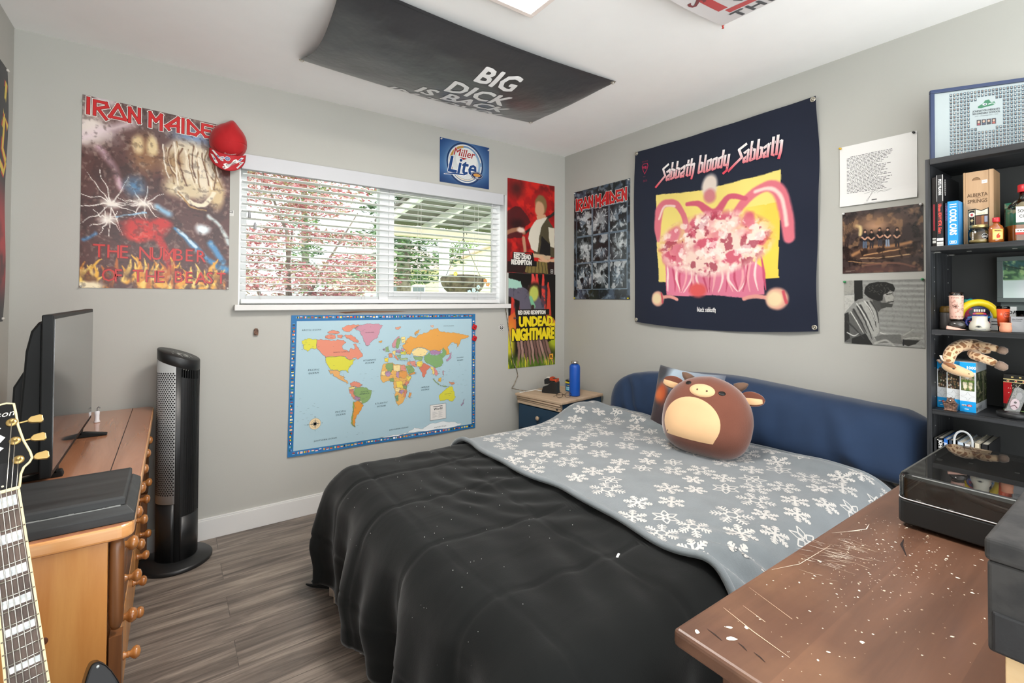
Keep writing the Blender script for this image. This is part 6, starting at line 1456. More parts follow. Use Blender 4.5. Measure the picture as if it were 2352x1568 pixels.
# giraffe plush draped over the boxes
m_gir = bpy.data.materials.new('giraffe_plush'); m_gir.use_nodes = True
def gir():
    nt = m_gir.node_tree; N = nt.nodes; Lk = nt.links; b = N['Principled BSDF']; tc = N.new('ShaderNodeTexCoord')
    nz = N.new('ShaderNodeTexNoise'); nz.inputs['Scale'].default_value = 40; ad = N.new('ShaderNodeMix'); ad.data_type = 'VECTOR'; ad.inputs['Factor'].default_value = .008
    vo = N.new('ShaderNodeTexVoronoi'); vo.inputs['Scale'].default_value = 52; vo.feature = 'DISTANCE_TO_EDGE'
    Lk.new(tc.outputs['Object'], nz.inputs['Vector']); Lk.new(tc.outputs['Object'], ad.inputs[4]); Lk.new(nz.outputs['Color'], ad.inputs[5]); Lk.new(ad.outputs[1], vo.inputs['Vector'])
    r = N.new('ShaderNodeValToRGB'); e = r.color_ramp.elements; e[0].position = .12; e[0].color = (*lin('#e2c29a'), 1); e[1].position = .17; e[1].color = (*lin('#94663f'), 1)
    Lk.new(vo.outputs['Distance'], r.inputs[0]); Lk.new(r.outputs[0], b.inputs['Base Color']); b.inputs['Roughness'].default_value = .95; b.inputs['Sheen Weight'].default_value = .5
    n2 = N.new('ShaderNodeTexNoise'); n2.inputs['Scale'].default_value = 260; bp = N.new('ShaderNodeBump'); bp.inputs['Strength'].default_value = .5; bp.inputs['Distance'].default_value = .003; Lk.new(tc.outputs['Object'], n2.inputs['Vector']); Lk.new(n2.outputs['Fac'], bp.inputs['Height']); Lk.new(bp.outputs[0], b.inputs['Normal'])
gir()
m_tan2 = mat('tan_plush', '#dcb88e', rough=.95, sheen=.5, bump=.3, bscale=240); m_hoof = mat('taupe_plush', '#8a7464', rough=.95, sheen=.4, bump=.4, bscale=240)
gf = thing('plush_giraffe', 'spotted plush giraffe lying over the blue jigsaw boxes', 'plush toy', (-.20, -2.50, Z+.19))
zt = Z+.183
mb = MB(); mb.tube([(-.262, -2.452, zt-.018), (-.262, -2.452, zt+.010), (-.245, -2.460, zt+.042), (-.205, -2.480, zt+.062), (-.165, -2.510, zt+.058), (-.150, -2.535, zt+.045), (-.155, -2.548, zt+.03)], [.016, .020, .022, .024, .026, .022, .006], 16); bd = mb.build('body', m_gir, gf, sub=1)
mb = MB(); mb.tube([(-.175, -2.485, zt+.058), (-.205, -2.528, zt+.066), (-.215, -2.560, zt+.058), (-.22, -2.586, zt+.050)], [.012, .0145, .0135, .0125], 12); lg = mb.build('leg', m_gir, gf, sub=1)
mb = MB(); mb.tube([(-.219, -2.582, zt+.052), (-.221, -2.590, zt+.049), (-.223, -2.600, zt+.046), (-.224, -2.604, zt+.045)], [.0135, .0145, .012, .004], 12); mb.build('hoof', m_hoof, lg)
mb = MB(); mb.tube([(-.165, -2.520, zt+.040), (-.205, -2.500, zt+.026), (-.235, -2.525, zt+.022), (-.240, -2.555, zt+.012), (-.245, -2.585, zt-.002)], [.016, .016, .0165, .015, .014], 12); lg = mb.build('leg', m_gir, gf, sub=1)
mb = MB(); mb.tube([(-.2445, -2.580, zt+.0), (-.246, -2.590, zt-.004), (-.248, -2.602, zt-.010), (-.249, -2.607, zt-.012)], [.015, .016, .013, .004], 12); mb.build('hoof', m_hoof, lg)
mb = MB(); mb.tube([(-.270, -2.438, zt-.012), (-.276, -2.452, zt-.020), (-.284, -2.475, zt-.028), (-.288, -2.500, zt-.036), (-.287, -2.520, zt-.041), (-.284, -2.528, zt-.042)], [.010, .0185, .0205, .0165, .0140, .005], 16); hd = mb.build('head', m_tan2, gf, sub=1)
mb = MB(); mb.tube([(-.283, -2.446, zt-.006), (-.291, -2.466, zt-.013), (-.297, -2.482, zt-.022)], [.007, .012, .006], 10, flat=.7); mb.build('brow_spot', mat('brown_spot', '#96603a', rough=.95, sheen=.4), hd)
mb = MB(); mb.ellip((-.3005, -2.476, zt-.024), (.0025, .0045, .0035), nu=12, nv=8); mb.build('eye', mat('black_eye', '#151210'), hd)
mb = MB(); mb.ellip((-.3005, -2.517, zt-.037), (.0015, .002, .0016), nu=8, nv=6); mb.build('nostril', mat('nostril_brown', '#4a342a'), hd)
mb = MB(); mb.grid(lambda u, v: (-.275-.004*math.sin(u*PI), -2.440+.006*u+.004*v, zt-.002+.022*u+.0045*v*math.sin(u*PI)), [i/6 for i in range(7)], [-1, 0, 1]); mb.build('ear', mat('pale_plush', '#efe0cc', rough=.95), hd, solid=.003)
mb = MB(); mb.tube([(-.272, -2.434, zt-.010), (-.274, -2.428, zt-.002), (-.275, -2.424, zt+.002)], [.005, .005, .004], 8); mb.build('horn', m_hoof, hd)
mb = MB(); r_ = random.Random(3)
for k in range(60):
    a = V(-.272+r_.uniform(-.006, .006), -2.436+r_.uniform(-.012, .006), zt-.034+r_.uniform(-.008, .008)); mb.tube([a, a+V(r_.uniform(-.006, .002), r_.uniform(-.006, .008), -.010)], [.0022, .0008], 4)
mb.build('dark_mane', mat('black_tuft', '#1d1a18', rough=1), hd)

# ---- fourth shelf: books and a strap
Z = SH[3]; G2 = 'books on the lower shelf'
def spj(A, w, h): A.text('JOHN', w*.24, h-.008, .016, '#f0f0ee', 1, .02, rot=-PI/2, sx=.9)
h4 = .188
for lab, y0, y1, dh, c, sp in (('low black book beside the upright on the lower shelf', -2.4240, -2.4130, -.004, '2c2d30', None), ('black book with white name letters on the lower shelf', -2.4410, -2.4245, .0, '1d1e20', spj),
     ('bright blue book right of the black name book', -2.4560, -2.4415, -.002, '2a6cc0', lambda A, w, h: A.text('JK', w*.2, h-.012, .012, '#f0f0ee', 1, .02, rot=-PI/2)), ('slim grey book right of the blue one', -2.4680, -2.4565, -.002, '3f4c5c', None), ('dark slim book under the strap', -2.4790, -2.4685, .002, '1e2022', None),
     ('pale blue magazine under the strap', -2.4990, -2.4800, -.003, 'b4c4d2', None), ('white magazine under the strap', -2.5170, -2.4995, -.005, 'd6d8da', None), ('cream paged book right of the strap', -2.5420, -2.5260, .004, 'c6bca6', None)):
    book(lab, y0, y1, Z, h4+dh, .19, -.285, c, G2, sp)
book('black book farthest right on the lower shelf', -2.5620, -2.5425, Z, h4+.004, .19, -.280, '19191b', G2)
mb = MB(); mb.tube([(-.292, -2.473, Z+.14), (-.292, -2.474, Z+h4+.004)]+[(-.291, -2.498+.0245*math.cos(PI*(1-i/12)), Z+h4+.004+.036*math.sin(PI*i/12)) for i in range(13)][::-1]+[(-.292, -2.5225, Z+.14)], .0035, 8, flat=.35)
tag(mb.build('bag_strap', mat('grey_ribbon', '#b4b8ba', rough=.4)), 'looped grey ribbon handle rising above the lower shelf books', 'strap')

MAP_LAND = "c58fa0 370,730 399,752 457,757 513,755 549,743 531,720 524,697 517,669 493,657 472,641 455,618 438,629 425,653 422,680 403,701 410,714 383,719;d3cf45 69,670 97,681 149,673 150,622 119,623 101,607 89,616 74,626 78,641 70,651;db8b73 149,673 197,670 241,662 266,667 298,662 318,652 305,639 296,623 305,606 325,600 338,586 346,611 364,603 371,616 364,636 374,639 397,608 418,573 421,556 395,541 371,552 338,541 312,563 198,567 180,588 164,611 150,622;db8b73 311,693 344,694 370,679 397,651 394,643 370,646 337,667 321,675;db8b73 197,693 228,701 253,694 254,674 216,673 197,680;db8b73 294,738 330,754 396,754 399,745 363,733 337,710 304,715;db8b73 209,715 240,724 272,717 279,706 253,702 215,706;db8b73 266,697 298,692 295,676 269,677;d3cf45 199,567 312,563 322,549 338,541 365,540 379,545 365,530 355,510 339,495 333,479 336,464 327,470 320,480 294,479 281,474 265,485 230,488 214,515 205,532 198,551;dda869 215,489 265,485 281,474 282,452 297,443 310,445 307,429 327,414 333,397 314,408 281,428 256,446 237,471 232,462 223,478;d88a72 346,399 373,408 399,397 423,378 400,367 373,376 350,372;e9d68a 340,373 373,375 373,359 347,355 337,363;86a66a 373,363 413,368 440,362 483,338 475,311 465,285 441,268 421,264 407,285 387,311 367,330;d88a72 337,360 367,360 367,330 384,308 374,293 354,318;a983a0 374,313 404,306 408,289 384,288 375,295;e0d9a0 397,290 417,278 419,264 404,276;dc9440 371,280 397,283 424,263 429,253 418,237 405,212 388,194 378,163 379,126 359,152 365,198 368,237;93ab52 367,284 372,276 369,237 365,198 361,155 381,125 369,131 352,153 359,198 364,238;dfae63 554,499 615,505 633,489 696,484 723,418 746,402 731,368 709,342 717,305 706,271 687,238 654,220 643,243 633,279 635,314 624,350 620,382 580,389 555,381 537,407 540,455;86a66a 568,494 615,501 619,455 594,440 572,466;edd79a 621,487 667,481 667,441 623,448;d99183 668,481 696,481 710,442 670,448;f0d690 542,455 568,453 569,425 540,424;b48fae 568,446 594,451 610,427 580,416 569,425;b48fae 641,443 659,442 660,401 638,408;dd9a52 662,445 708,441 716,405 690,393 663,406;e8cf5a 638,384 682,376 690,329 646,338;86a66a 688,351 716,344 713,321 690,328;ecd99c 635,340 668,337 668,309 634,314;7fa274 633,286 656,291 657,254 642,252;b48fae 662,322 694,318 683,293 661,303;d88a72 694,318 716,312 704,275 691,273;86a66a 594,402 623,405 628,383 601,380;e8cf5a 712,412 744,401 731,378 711,388;d88a72 709,377 731,369 711,341 694,357;dc9a5a 732,304 747,291 739,264 724,269;c88f96 610,624 650,669 661,670 639,622 629,595 613,602;86a66a 641,650 666,662 664,621 647,590 635,598;edd98a 671,666 699,665 706,626 676,626;8fae7a 567,605 585,607 594,577 568,574;c79cb0 553,595 564,597 562,583 554,584;ecd24a 561,536 586,534 587,512 564,510;d98f6a 589,566 611,561 616,539 589,536;e6cf80 613,578 635,579 633,552 614,557;b48fae 636,584 666,584 667,564 638,565;d98f6a 623,549 640,546 655,519 648,515;d3cf55 666,571 707,570 709,551 673,550;8fae7a 644,552 670,550 672,529 650,534;cf8f9a 673,592 695,587 694,571 673,574;a9c08a 662,529 719,525 719,510 670,513;e0a250 703,640 733,667 771,655 802,677 865,691 881,706 938,714 954,691 1013,685 1063,680 1133,666 1186,648 1151,634 1116,628 1106,598 1082,567 1090,603 1047,612 1013,584 1031,534 1001,529 980,575 955,555 922,565 874,565 842,583 795,592 756,580 737,546 711,554 695,584 680,606 699,619;e0a250 763,687 794,708 809,709 778,681 772,669;edd79a 745,567 795,592 842,579 866,559 838,532 795,531 757,537;8fae7a 757,534 827,525 819,503 772,509;7fa86e 838,532 874,555 882,536 931,529 972,545 976,581 1001,557 1001,536 972,508 977,471 956,450 923,445 899,462 859,479 835,507;a983a8 874,560 922,565 970,553 939,534 890,536;d07a62 811,468 831,489 855,472 883,456 859,436 843,401 832,386 820,424 800,451;d99183 730,505 772,502 782,462 749,472;e8cf5a 780,492 819,500 829,476 804,458 784,466;86a66a 705,477 746,474 767,443 757,428 727,421 715,448;dd9a52 727,420 771,432 774,422 739,408;d99a6a 719,504 734,499 738,478 711,482;e8d27a 883,463 907,446 915,424 903,395 895,433 885,441;d98f8a 907,450 928,430 942,398 920,394 909,424;9cb878 900,373 909,369 950,330 941,328;e6b34c 944,373 965,375 963,349 940,351;8fae7a 957,324 1007,311 1003,307 955,318;d88a62 1024,343 1070,327 1051,316 1028,331;b78fa8 1039,549 1041,511 1014,483 1001,487 1027,519;c7a2b0 973,419 983,422 986,388 975,396;d3cf45 957,264 999,290 1024,306 1049,311 1056,289 1068,244 1077,228 1050,201 1008,221 958,216 948,251;a58fb0 1145,209 1142,183 1128,161 1119,165 1136,187;e0a250 521,645 545,648 542,636 524,636;db9a80 631,731 672,733 657,716 635,715;e0b098 881,738 905,734 901,721 882,726;e8eef0 723,36 768,62 831,45 886,71 967,74 1068,57 1129,32 1086,24 886,27;e8eef0 533,36 656,35 723,36 656,25"
MAP_TEXT =  [('ARCTIC OCEAN', 119, 731, 11), ('ARCTIC OCEAN', 1019, 728, 9), ('GREENLAND', 464, 704, 8), ('PACIFIC', 133, 496, 13), ('OCEAN', 133, 478, 13), ('ATLANTIC', 465, 530, 13), ('OCEAN', 465, 513, 13), ('ATLANTIC', 542, 252, 13), ('OCEAN', 542, 233, 13), ('PACIFIC', 290, 232, 13), ('OCEAN', 290, 214, 13), ('INDIAN', 844, 322, 13), ('OCEAN', 844, 305, 13), ('SOUTHERN OCEAN', 203, 79, 11), ('SOUTHERN OCEAN', 661, 73, 11), ('ANTARCTICA', 959, 40, 11), ('PACIFIC', 1110, 503, 11), ('OCEAN', 1110, 485, 11), ('NORTH AMERICA', 293, 591, 10), ('SOUTH', 434, 337, 11), ('AMERICA', 434, 324, 11), ('AUSTRALIA', 1016, 259, 8)]
# ------------------------------------------------------------------ things on the walls
m_paper = mat_print('printed_paper', rough=.38, spec=.4); m_gloss = mat_print('glossy_poster', rough=.22, spec=.5); m_cloth = mat_print('printed_cloth', rough=.75, spec=.2, sheen=.15)
m_stock = mat('paper_back', '#dcdcd8', rough=.8)
def wallA(x0, z0, d=.004): return lambda u, v, l: V(x0+u, -d-l, z0+v)
def wallB(y0, z0, d=.004): return lambda u, v, l: V(-d-l, y0-u, z0+v)
def sheet(o, F, w, h, t=.0022, m=None):
    """the paper itself behind the printed face"""
    mb = MB(); n = 12
    mb.grid(lambda u, v: F(u*w, v*h, -t*.3), [i/n for i in range(n+1)], [i/n for i in range(n+1)]); return mb.build('paper', m or m_stock, o, solid=.001)
PINS = []
def pin(x, y, z, nrm, col, label):
    T_ = Matrix.Translation((x, y, z)) @ (Matrix.Rotation(PI/2, 4, 'X') if nrm == 'A' else (Matrix.Rotation(-PI/2, 4, 'Y') if nrm == 'B' else Matrix.Rotation(PI, 4, 'X')))
    q = MB(); q.lathe([(.0048, .001), (.0052, .003), (.0030, .005), (.0028, .009), (.0050, .011), (.0046, .0125), (.0005, .013)], 12, T=T_)
    o = q.build('pushpin', mat('pin_'+col.lstrip('#'), col, rough=.3), loc=(x, y, z)); tag(o, label, 'pushpin', 'pushpins on the walls and ceiling')
GL = {'I': ([[(.1, 0), (.1, 1)]], .34), 'R': ([[(.1, 0), (.1, .92), (.72, .92), (.80, .68), (.2, .42)], [(.3, .42), (.74, -.16)]], .92), 'O': ([[(.47, .98), (.92, .06), (.02, .06), (.47, .98)]], 1.04),
      'N': ([[(.1, 0), (.1, .95), (.66, .05), (.66, 1.02)]], .90), 'M': ([[(.1, -.05), (.1, .95), (.44, .42), (.78, .95), (.78, -.12)]], 1.04), 'A': ([[(.80, 0), (.80, 1.0), (.05, .22), (.80, .42)], [(.05, .22), (.22, .02)]], 1.0),
      'D': ([[(.1, 0), (.1, .98), (.80, .30), (.58, .02), (.1, .04)]], .95), 'E': ([[(.72, .94), (.1, .94), (.06, .30), (.28, .05), (.74, .05)], [(.1, .52), (.55, .52)]], .90), ' ': ([], .30)}
def logo(A, word, u0, u1, v, h, l=3):
    tot = sum(GL[c][1] for c in word); sc = h; sx = (u1-u0)/(tot*h); 
    for col, w, ll in (('#f0e8e0', .29*h, l), ('#4a1416', .22*h, l+1), ('#c8282a', .175*h, l+2)):
        x = u0
        for c in word:
            A.segs(GL[c][0], x, v, sc, w, col, ll, sx=sx); x += GL[c][1]*h*sx
# --- large poster left of the window (storm, pale mass, flames; the printed title)
w_, h_ = .597, .872
p = Paint(200, 290, '#54302c'); p.warp(.016, 9, 12)
p.mix(np.clip(.55-p.y*1.5, 0, 1), '#8a7f7c'); p.mottle(5, 4, '#5a5254', .42, .58, .7, 2, mask=np.clip(.8-p.y*2.4, 0, 1)); p.mottle(4, 5, '#c9bcc0', .52, .66, .9, 5, mask=np.clip(1-p.x*2.2, 0, 1)*np.clip(1.1-p.y*2.6, 0, 1)*1.6)
p.blob(.05, .16, .10, .10, '#e8dcd4', 1.0, .8); p.stroke([(.0, .22), (.12, .17), (.30, .10)], .07, '#e6d2d8', 1.2, .6); p.stroke([(.10, .26), (.20, .36), (.24, .46)], .05, '#c8a4b0', 1.2, .8); p.blob(.72, .11, .14, .05, '#7d96b8', 1.0, .8)
p.mottle(9, 12, '#3c211f', .5, .62, .7, 8, mask=np.clip((p.y-.25)*6, 0, 1)*np.clip((.84-p.y)*6, 0, 1))
# cream swirl: an abstract cloud with warm folds
for (a, b, rx, ry, c, so) in ((.70, .24, .17, .10, '#d9cdb4', .5), (.60, .30, .10, .08, '#a98a64', .8), (.78, .33, .13, .13, '#e2d6be', .5), (.66, .42, .14, .06, '#d2c09c', .6), (.40, .26, .10, .10, '#8a6244', .9), (.34, .21, .04, .05, '#d8bf92', .7), (.44, .20, .04, .05, '#dcc698', .7), (.90, .42, .06, .09, '#cdb488', .7)): p.blob(a, b, rx, ry, c, so)
for k in range(22):
    a = .52+.018*k; p.stroke([(a, .18+.02*math.sin(k)), (a+.03*math.sin(k*1.7), .27), (a+.04+.02*math.sin(k*.9), .37+.03*math.sin(k*2.1))], .010, ('#f2e8d6', '#8a6a48', '#e6d8bc', '#6a4630')[k % 4], .8, .8)
p.stroke([(.60, .42), (.68, .49), (.80, .50), (.88, .42)], .035, '#e9dcc0', .5); p.stroke([(.62, .44), (.70, .52), (.82, .53)], .012, '#b08a58', .6)
for cx, cy, rr, nn, sd in ((.19, .55, .26, 11, 1), (.385, .53, .16, 9, 2), (.16, .635, .11, 7, 3)):
    p.blob(cx, cy, .05, .02, '#f6f2ea', 1.4); r_ = random.Random(sd)
    for k in range(nn):
        an = 2*PI*k/nn+r_.uniform(-.2, .2); q = [(cx, cy)]; 
        for j in range(1, 5): q.append((cx+rr*j/4*math.cos(an)+r_.uniform(-.012, .012), cy+.7*rr*j/4*math.sin(an)+r_.uniform(-.010, .010)))
        p.stroke(q, [.010, .007, .006, .004, .002], '#efe8e0', .6, .9)
p.blob(.33, .44, .06, .05, '#4f7da6', 1.1, .8); p.stroke([(.48, .53), (.56, .57)], .05, '#8ab4d0', 1.0, .8); p.stroke([(.60, .655), (.74, .74), (.86, .83), (.98, .88)], [.03, .045, .04, .06], '#3f7eae', 1.0, .9); p.stroke([(.62, .66), (.76, .75)], .02, '#c2dcec', .8); p.stroke([(.86, .72), (.95, .83)], .05, '#4a88b8', .9, .9); p.stroke([(.22, .62), (.4, .575)], .012, '#9cc2dc', .6); p.blob(.80, .645, .05, .028, '#dfeef4', .9); p.stroke([(.02, .76), (.10, .71)], .03, '#4a78a4', 1, .8); p.stroke([(.84, .56), (.97, .66), (1, .72)], .035, '#b9c4c4', .9, .8)
p.blob(.40, .665, .15, .055, '#c0221c', .5, .95); p.blob(.52, .63, .06, .03, '#c0221c', .6, .9); p.blob(.36, .71, .10, .035, '#d02a20', .6, .9); p.stroke([(.48, .70), (.54, .80), (.60, .92)], .06, '#b41f1b', .6, .8)
# flames
r_ = random.Random(12)
for k in range(90):
    x = r_.random(); b = 1.0-abs(r_.gauss(0, .03)); hh = r_.uniform(.03, .13)*(1.2-.5*abs(x-.3)); c = r_.choice(('#d88a26', '#e8b03c', '#f0c860', '#b8621e', '#e0a030'))
    p.stroke([(x, b), (x+r_.uniform(-.03, .03), b-hh*.5), (x+r_.uniform(-.04, .05), b-hh)], [.045, .028, .004], c, .6, .85)
p.mottle(16, 10, '#4a2620', .52, .62, .8, 21, mask=np.clip((p.y-.88)*12, 0, 1)); p.blob(.05, .985, .09, .02, '#f2e4c0', .8)
p.mottle(40, 50, '#e8dcc8', .58, .72, .25, 61); p.mottle(36, 50, '#241412', .58, .72, .35, 62)
F = lambda u, v, l: V(-2.994+u, -.004-l, 1.303+v*(.901-.030*u/.597)/.872); A = Art(F); A.raster(p.a, 0, 0, w_, h_)
logo(A, 'IRON MAIDEN', .014, .583, .792, .068)
def drip(t, u, v, s, sp, seed):
    r_ = random.Random(seed); 
    for ch in t:
        if ch != ' ':
            A.text(ch, u, v+r_.uniform(-.008, .008), s*r_.uniform(.9, 1.12), '#6a1a16', 2, .02, sx=.9, rot=r_.uniform(-.08, .08)); A.text(ch, u, v+.001+0*s, s, '#c4231c', 3, .0, sx=.85, rot=0)
        u += sp*(.55 if ch in ' I' else 1)
drip('THE NUMBER', .045, .140, .088, .047, 1); drip('OF THE BEAST', .075, .030, .084, .046, 2)
o = A.build('storm_poster', m_gloss); sheet(o, F, w_, h_); tag(o, 'large stormy flame poster with red band name, left of the window', 'poster')
for x, z, c, lb in ((-2.989, 2.169, '#a8a49c', 'top left'), (-2.988, 1.309, '#a8a49c', 'bottom left'), (-2.403, 1.309, '#c8c4bc', 'bottom right')): pin(x, -.0045, z, 'A', c, f'pushpin at the {lb} corner of the large storm poster')
# --- red cap hanging over its corner
cap = thing('baseball_cap', 'red baseball cap with patterned brim hanging over the storm poster corner', 'cap', (-2.41, -.05, 2.07))
m_cap = mat('red_twill', '#b00c16', rough=.8, var=.08, bump=.15, bscale=120, sheen=.2)
CT = Matrix.Translation((-2.408, -.012, 2.085)) @ Matrix.Rotation(math.radians(4), 4, 'Y')
def dome(a, t):
    # a round the crown outline, t: 0 rim against wall .. 1 front
    r = math.cos(t*PI/2)**.92; x = .088*math.cos(a); z = .104*math.sin(a) if math.sin(a) > 0 else .090*math.sin(a)
    if math.sin(a) > .3: z += .022*math.exp(-((a-PI/2+.12)/.28)**2)
    return CT @ V(x*r+.004*math.sin(3*a)*t*(1-t), -.002-.098*math.sin(t*PI/2)+.006*r*mnoise.noise(V(2*math.cos(a), 2*math.sin(a), t*3)), z*r-.012*t)
mb = MB(); mb.grid(dome, [2*PI*i/48 for i in range(49)], [i/18 for i in range(19)]); mb.build('crown', m_cap, cap, solid=.002)
def brimf(u, v, l=0):
    # u -1..1 across, v 0..1 from crown outwards (downwards on the wall)
    e = math.sqrt(max(0, 1-(abs(u)**2.4)*.96)); x = .084*u; z = -.084+.030*u*u-.080*v*(.30+.70*e); y = -.085+.045*u*u+.012*v-.0*e
    return CT @ V(x, y-l, z)
mb = MB(); mb.grid(lambda u, v: brimf(u, v), [-1+2*i/32 for i in range(33)], [i/10 for i in range(11)]); br = mb.build('brim', mat('brim_red', '#b8202a', rough=.7), cap, solid=.003, soff=1)
A = Art(lambda u, v, l: brimf(u/.084, max(0, min(1, v/.092)), .0034+l), .0003)
def bl(u, v, rot, items):
    ca, sa = math.cos(rot), math.sin(rot)
    for q, c, l in items: A.poly([(u+x*ca-y*sa, v-(x*sa+y*ca)) for x, y in q], c, l)
R4 = lambda w, h, ox=0, oy=0: [(ox-w/2, oy-h/2), (ox+w/2, oy-h/2), (ox+w/2, oy+h/2), (ox-w/2, oy+h/2)]
bl(.018, .052, .62, [(R4(.068, .027), '#ecebe6', 1)]+[(R4(.05-.004*k, .0014, 0, -.003-.0032*k), '#8a8a90', 2) for k in range(3)])
vs, fs = text2d('Budweiser', .0145, .0, .3, .86, 'CENTER'); ca, sa = math.cos(.62), math.sin(.62); A.faces([(.018+x*ca-(y+.001)*sa, .052-(x*sa+(y+.001)*ca)) for x, y in vs], fs, '#2a2c38', 3)
A.disc(-.002, .024, .0125, '#d8dade', 1, 20); A.disc(-.002, .024, .0105, '#4a5a8a', 2, 20); A.disc(-.002, .024, .006, '#8a96b4', 3, 12)
bl(-.024, .026, .5, [(R4(.018, .012), '#dedfe0', 1), (R4(.012, .006), '#8890a8', 2)]); bl(-.026, .040, 0, [(R4(.014, .010), '#e6e6e4', 1), (R4(.006, .005), '#7a86a8', 2)])
bl(-.052, .022, -.7, [(R4(.046, .012), '#e8e8e4', 1), (R4(.012, .008, .01), '#7a86a8', 2)]); bl(-.058, .058, -.9, [(R4(.040, .016), '#e8e8e4', 1), (R4(.010, .008), '#6a7498', 2)]); bl(.058, .030, .9, [(R4(.030, .016), '#d8dade', 1), (R4(.014, .010), '#6a7498', 2)]); bl(.060, .070, .62, [(R4(.036, .012), '#d0d2d4', 1)]); bl(-.012, .080, -.6, [(R4(.016, .010), '#e8e8e4', 1), (R4(.007, .006), '#7a3a48', 2)]); bl(.062, .055, .9, [(R4(.012, .014), '#e0e0de', 1), (R4(.006, .007), '#2a2c38', 2)])
A.build('brim_print', m_paper, br)
vs, fs = text2d('Budweiser', .0145, .012, .25, 1.0, 'CENTER')
def crownfront(x, y): # lower front edge of the crown
    u = x; a = math.radians(-90)+u/.075; return dome(a, .42+y*6.0)+CT.to_3x3() @ V(0, -.003, 0)
A = Art(lambda u, v, l: crownfront(u, v)); A.faces([(x*1.02+.010, y*.9) for x, y in vs], fs, '#eae4e2', 0); A.build('crown_script', m_paper, cap)
mb = MB(); mb.tube([dome(a, .36)+CT.to_3x3() @ V(0, -.002, 0) for a in [math.radians(-150+120*i/24) for i in range(25)]], .0016, 5); mb.build('crown_band', mat('cap_dark_band', '#8a0a14', rough=.8), cap)
# --- blue beer sign above the window
F = wallA(-1.150, 2.066); A = Art(F); W0, H0 = .402, .307
p = Paint(66, 52, '#123a72'); p.blob(.49, .52, .42, .46, '#8fb4d4', 1.1, .85); p.blob(.5, .5, .30, .34, '#c9d8e2', .9, .7); p.grad(.7, 1.2, '#0f2d5c'); A.raster(p.a, 0, 0, W0, H0)
c0 = (.200, .155); A.ring(*c0, .140, .150, '#14305c', 1, 40); A.ring(*c0, .128, .136, '#e4e2dc', 1, 40, .2, 2*PI); A.ring(*c0, .112, .127, '#b98a3c', 1, 30, 1.7, 3.6); A.ring(*c0, .112, .122, '#d8cdb8', 1, 30, 3.9, 5.8); A.disc(*c0, .110, '#cfd4d4', 1, 32); A.disc(c0[0]+.01, c0[1]+.03, .085, '#e3e5e3', 2, 32)
A.text('Miller', .100, .205, .076, '#f2f0ea', 3, .05, shear=.25, sx=.98, rot=-.02); A.text('Miller', .100, .205, .076, '#a02a2e', 4, .018, shear=.25, sx=.98, rot=-.02); A.poly([(.150, .196), (.215, .194), (.185, .180)], '#a02a2e', 3)
A.text('Lite', .052, .082, .158, '#eceff0', 4, .045, shear=.22, sx=.98); A.text('Lite', .052, .082, .158, '#16407a', 5, .022, shear=.22, sx=.98)
A.stroke([(.03, .058), (.10, .072), (.19, .074), (.23, .088)], [.004, .016, .016, .004], '#eceff0', 4); A.stroke([(.035, .060), (.10, .072), (.19, .075), (.225, .088)], [.002, .010, .010, .002], '#16407a', 5)
A.poly(ell(.296, .085, .052, .028), '#202c54', 5); A.poly(ell(.296, .085, .047, .024), '#c9d0da', 6); A.poly(ell(.296, .085, .044, .0215), '#202c54', 7); A.poly(ell(.296, .087, .030, .012), '#c8934a', 8); A.text('BEER', .296, .066, .011, '#e4e6ea', 8, .02, align='CENTER')
o = A.build('beer_sign', m_gloss); sheet(o, F, W0, H0, m=mat('sign_blue_edge', '#10305c', rough=.4)); tag(o, 'square blue beer sign with round emblem above the window', 'sign')
for x, z, lb in ((-1.143, 2.362, 'top left'), (-.758, 2.352, 'top right')): pin(x, -.0045, z, 'A', '#e2e2de', f'white pushpin at the {lb} corner of the blue beer sign')
# --- world map under the sill
F = lambda u, v, l: V(-2.095+u, -.006-l-.012*max(0, (.035-v)/.05)*(1+math.sin(u*9))*.5, .342+v)
A = Art(F, .0005)
MO = [(10, 818), (1235, 808), (1240, -10), (-3, 10)]
def bil(s, t):   # s across, t down
    a = [MO[0][k]*(1-s)*(1-t)+MO[1][k]*s*(1-t)+MO[2][k]*s*t+MO[3][k]*(1-s)*t for k in (0, 1)]; return (a[0]/1000, a[1]/1000)
def band(s0, t0, s1, t1, col, l, n=40, m_=24):
    pts = []; fs = []
    for j in range(m_+1):
        for i in range(n+1): pts.append(bil(s0+(s1-s0)*i/n, t0+(t1-t0)*j/m_))
    for j in range(m_):
        for i in range(n): q = j*(n+1)+i; fs.append((q, q+n+1, q+n+2, q+1))
    A.faces(pts, fs, col, l)
band(0, 0, 1, 1, '#2a6fa6', 0); band(.024, .042, .975, .962, '#abc8d3', 2)
r_ = random.Random(9)
fc = ['#c23a34', '#f0f0ec', '#2a4a9a', '#2e7a48', '#e8c838', '#1c1c20', '#e0803a', '#7ab0d8']
def flag(s, t, ds, dt):
    a, b, c = r_.choice(fc), r_.choice(fc), r_.choice(fc); k = r_.random() < .5
    for q, col in enumerate((a, b, c)):
        f0, f1 = q/3, (q+1)/3
        A.poly([bil(s+ds*(f0 if k else 0), t+dt*(0 if k else f0)), bil(s+ds*(f1 if k else 1), t+dt*(0 if k else f0)), bil(s+ds*(f1 if k else 1), t+dt*(1 if k else f1)), bil(s+ds*(f0 if k else 0), t+dt*(1 if k else f1))][::-1], col, 3)
for k in range(58): flag(.02+.0167*k, .010, .0115, .013); flag(.02+.0167*k, .972, .0115, .013)
for k in range(38): flag(.006, .06+.024*k, .011, .012); flag(.982, .06+.024*k, .011, .012)
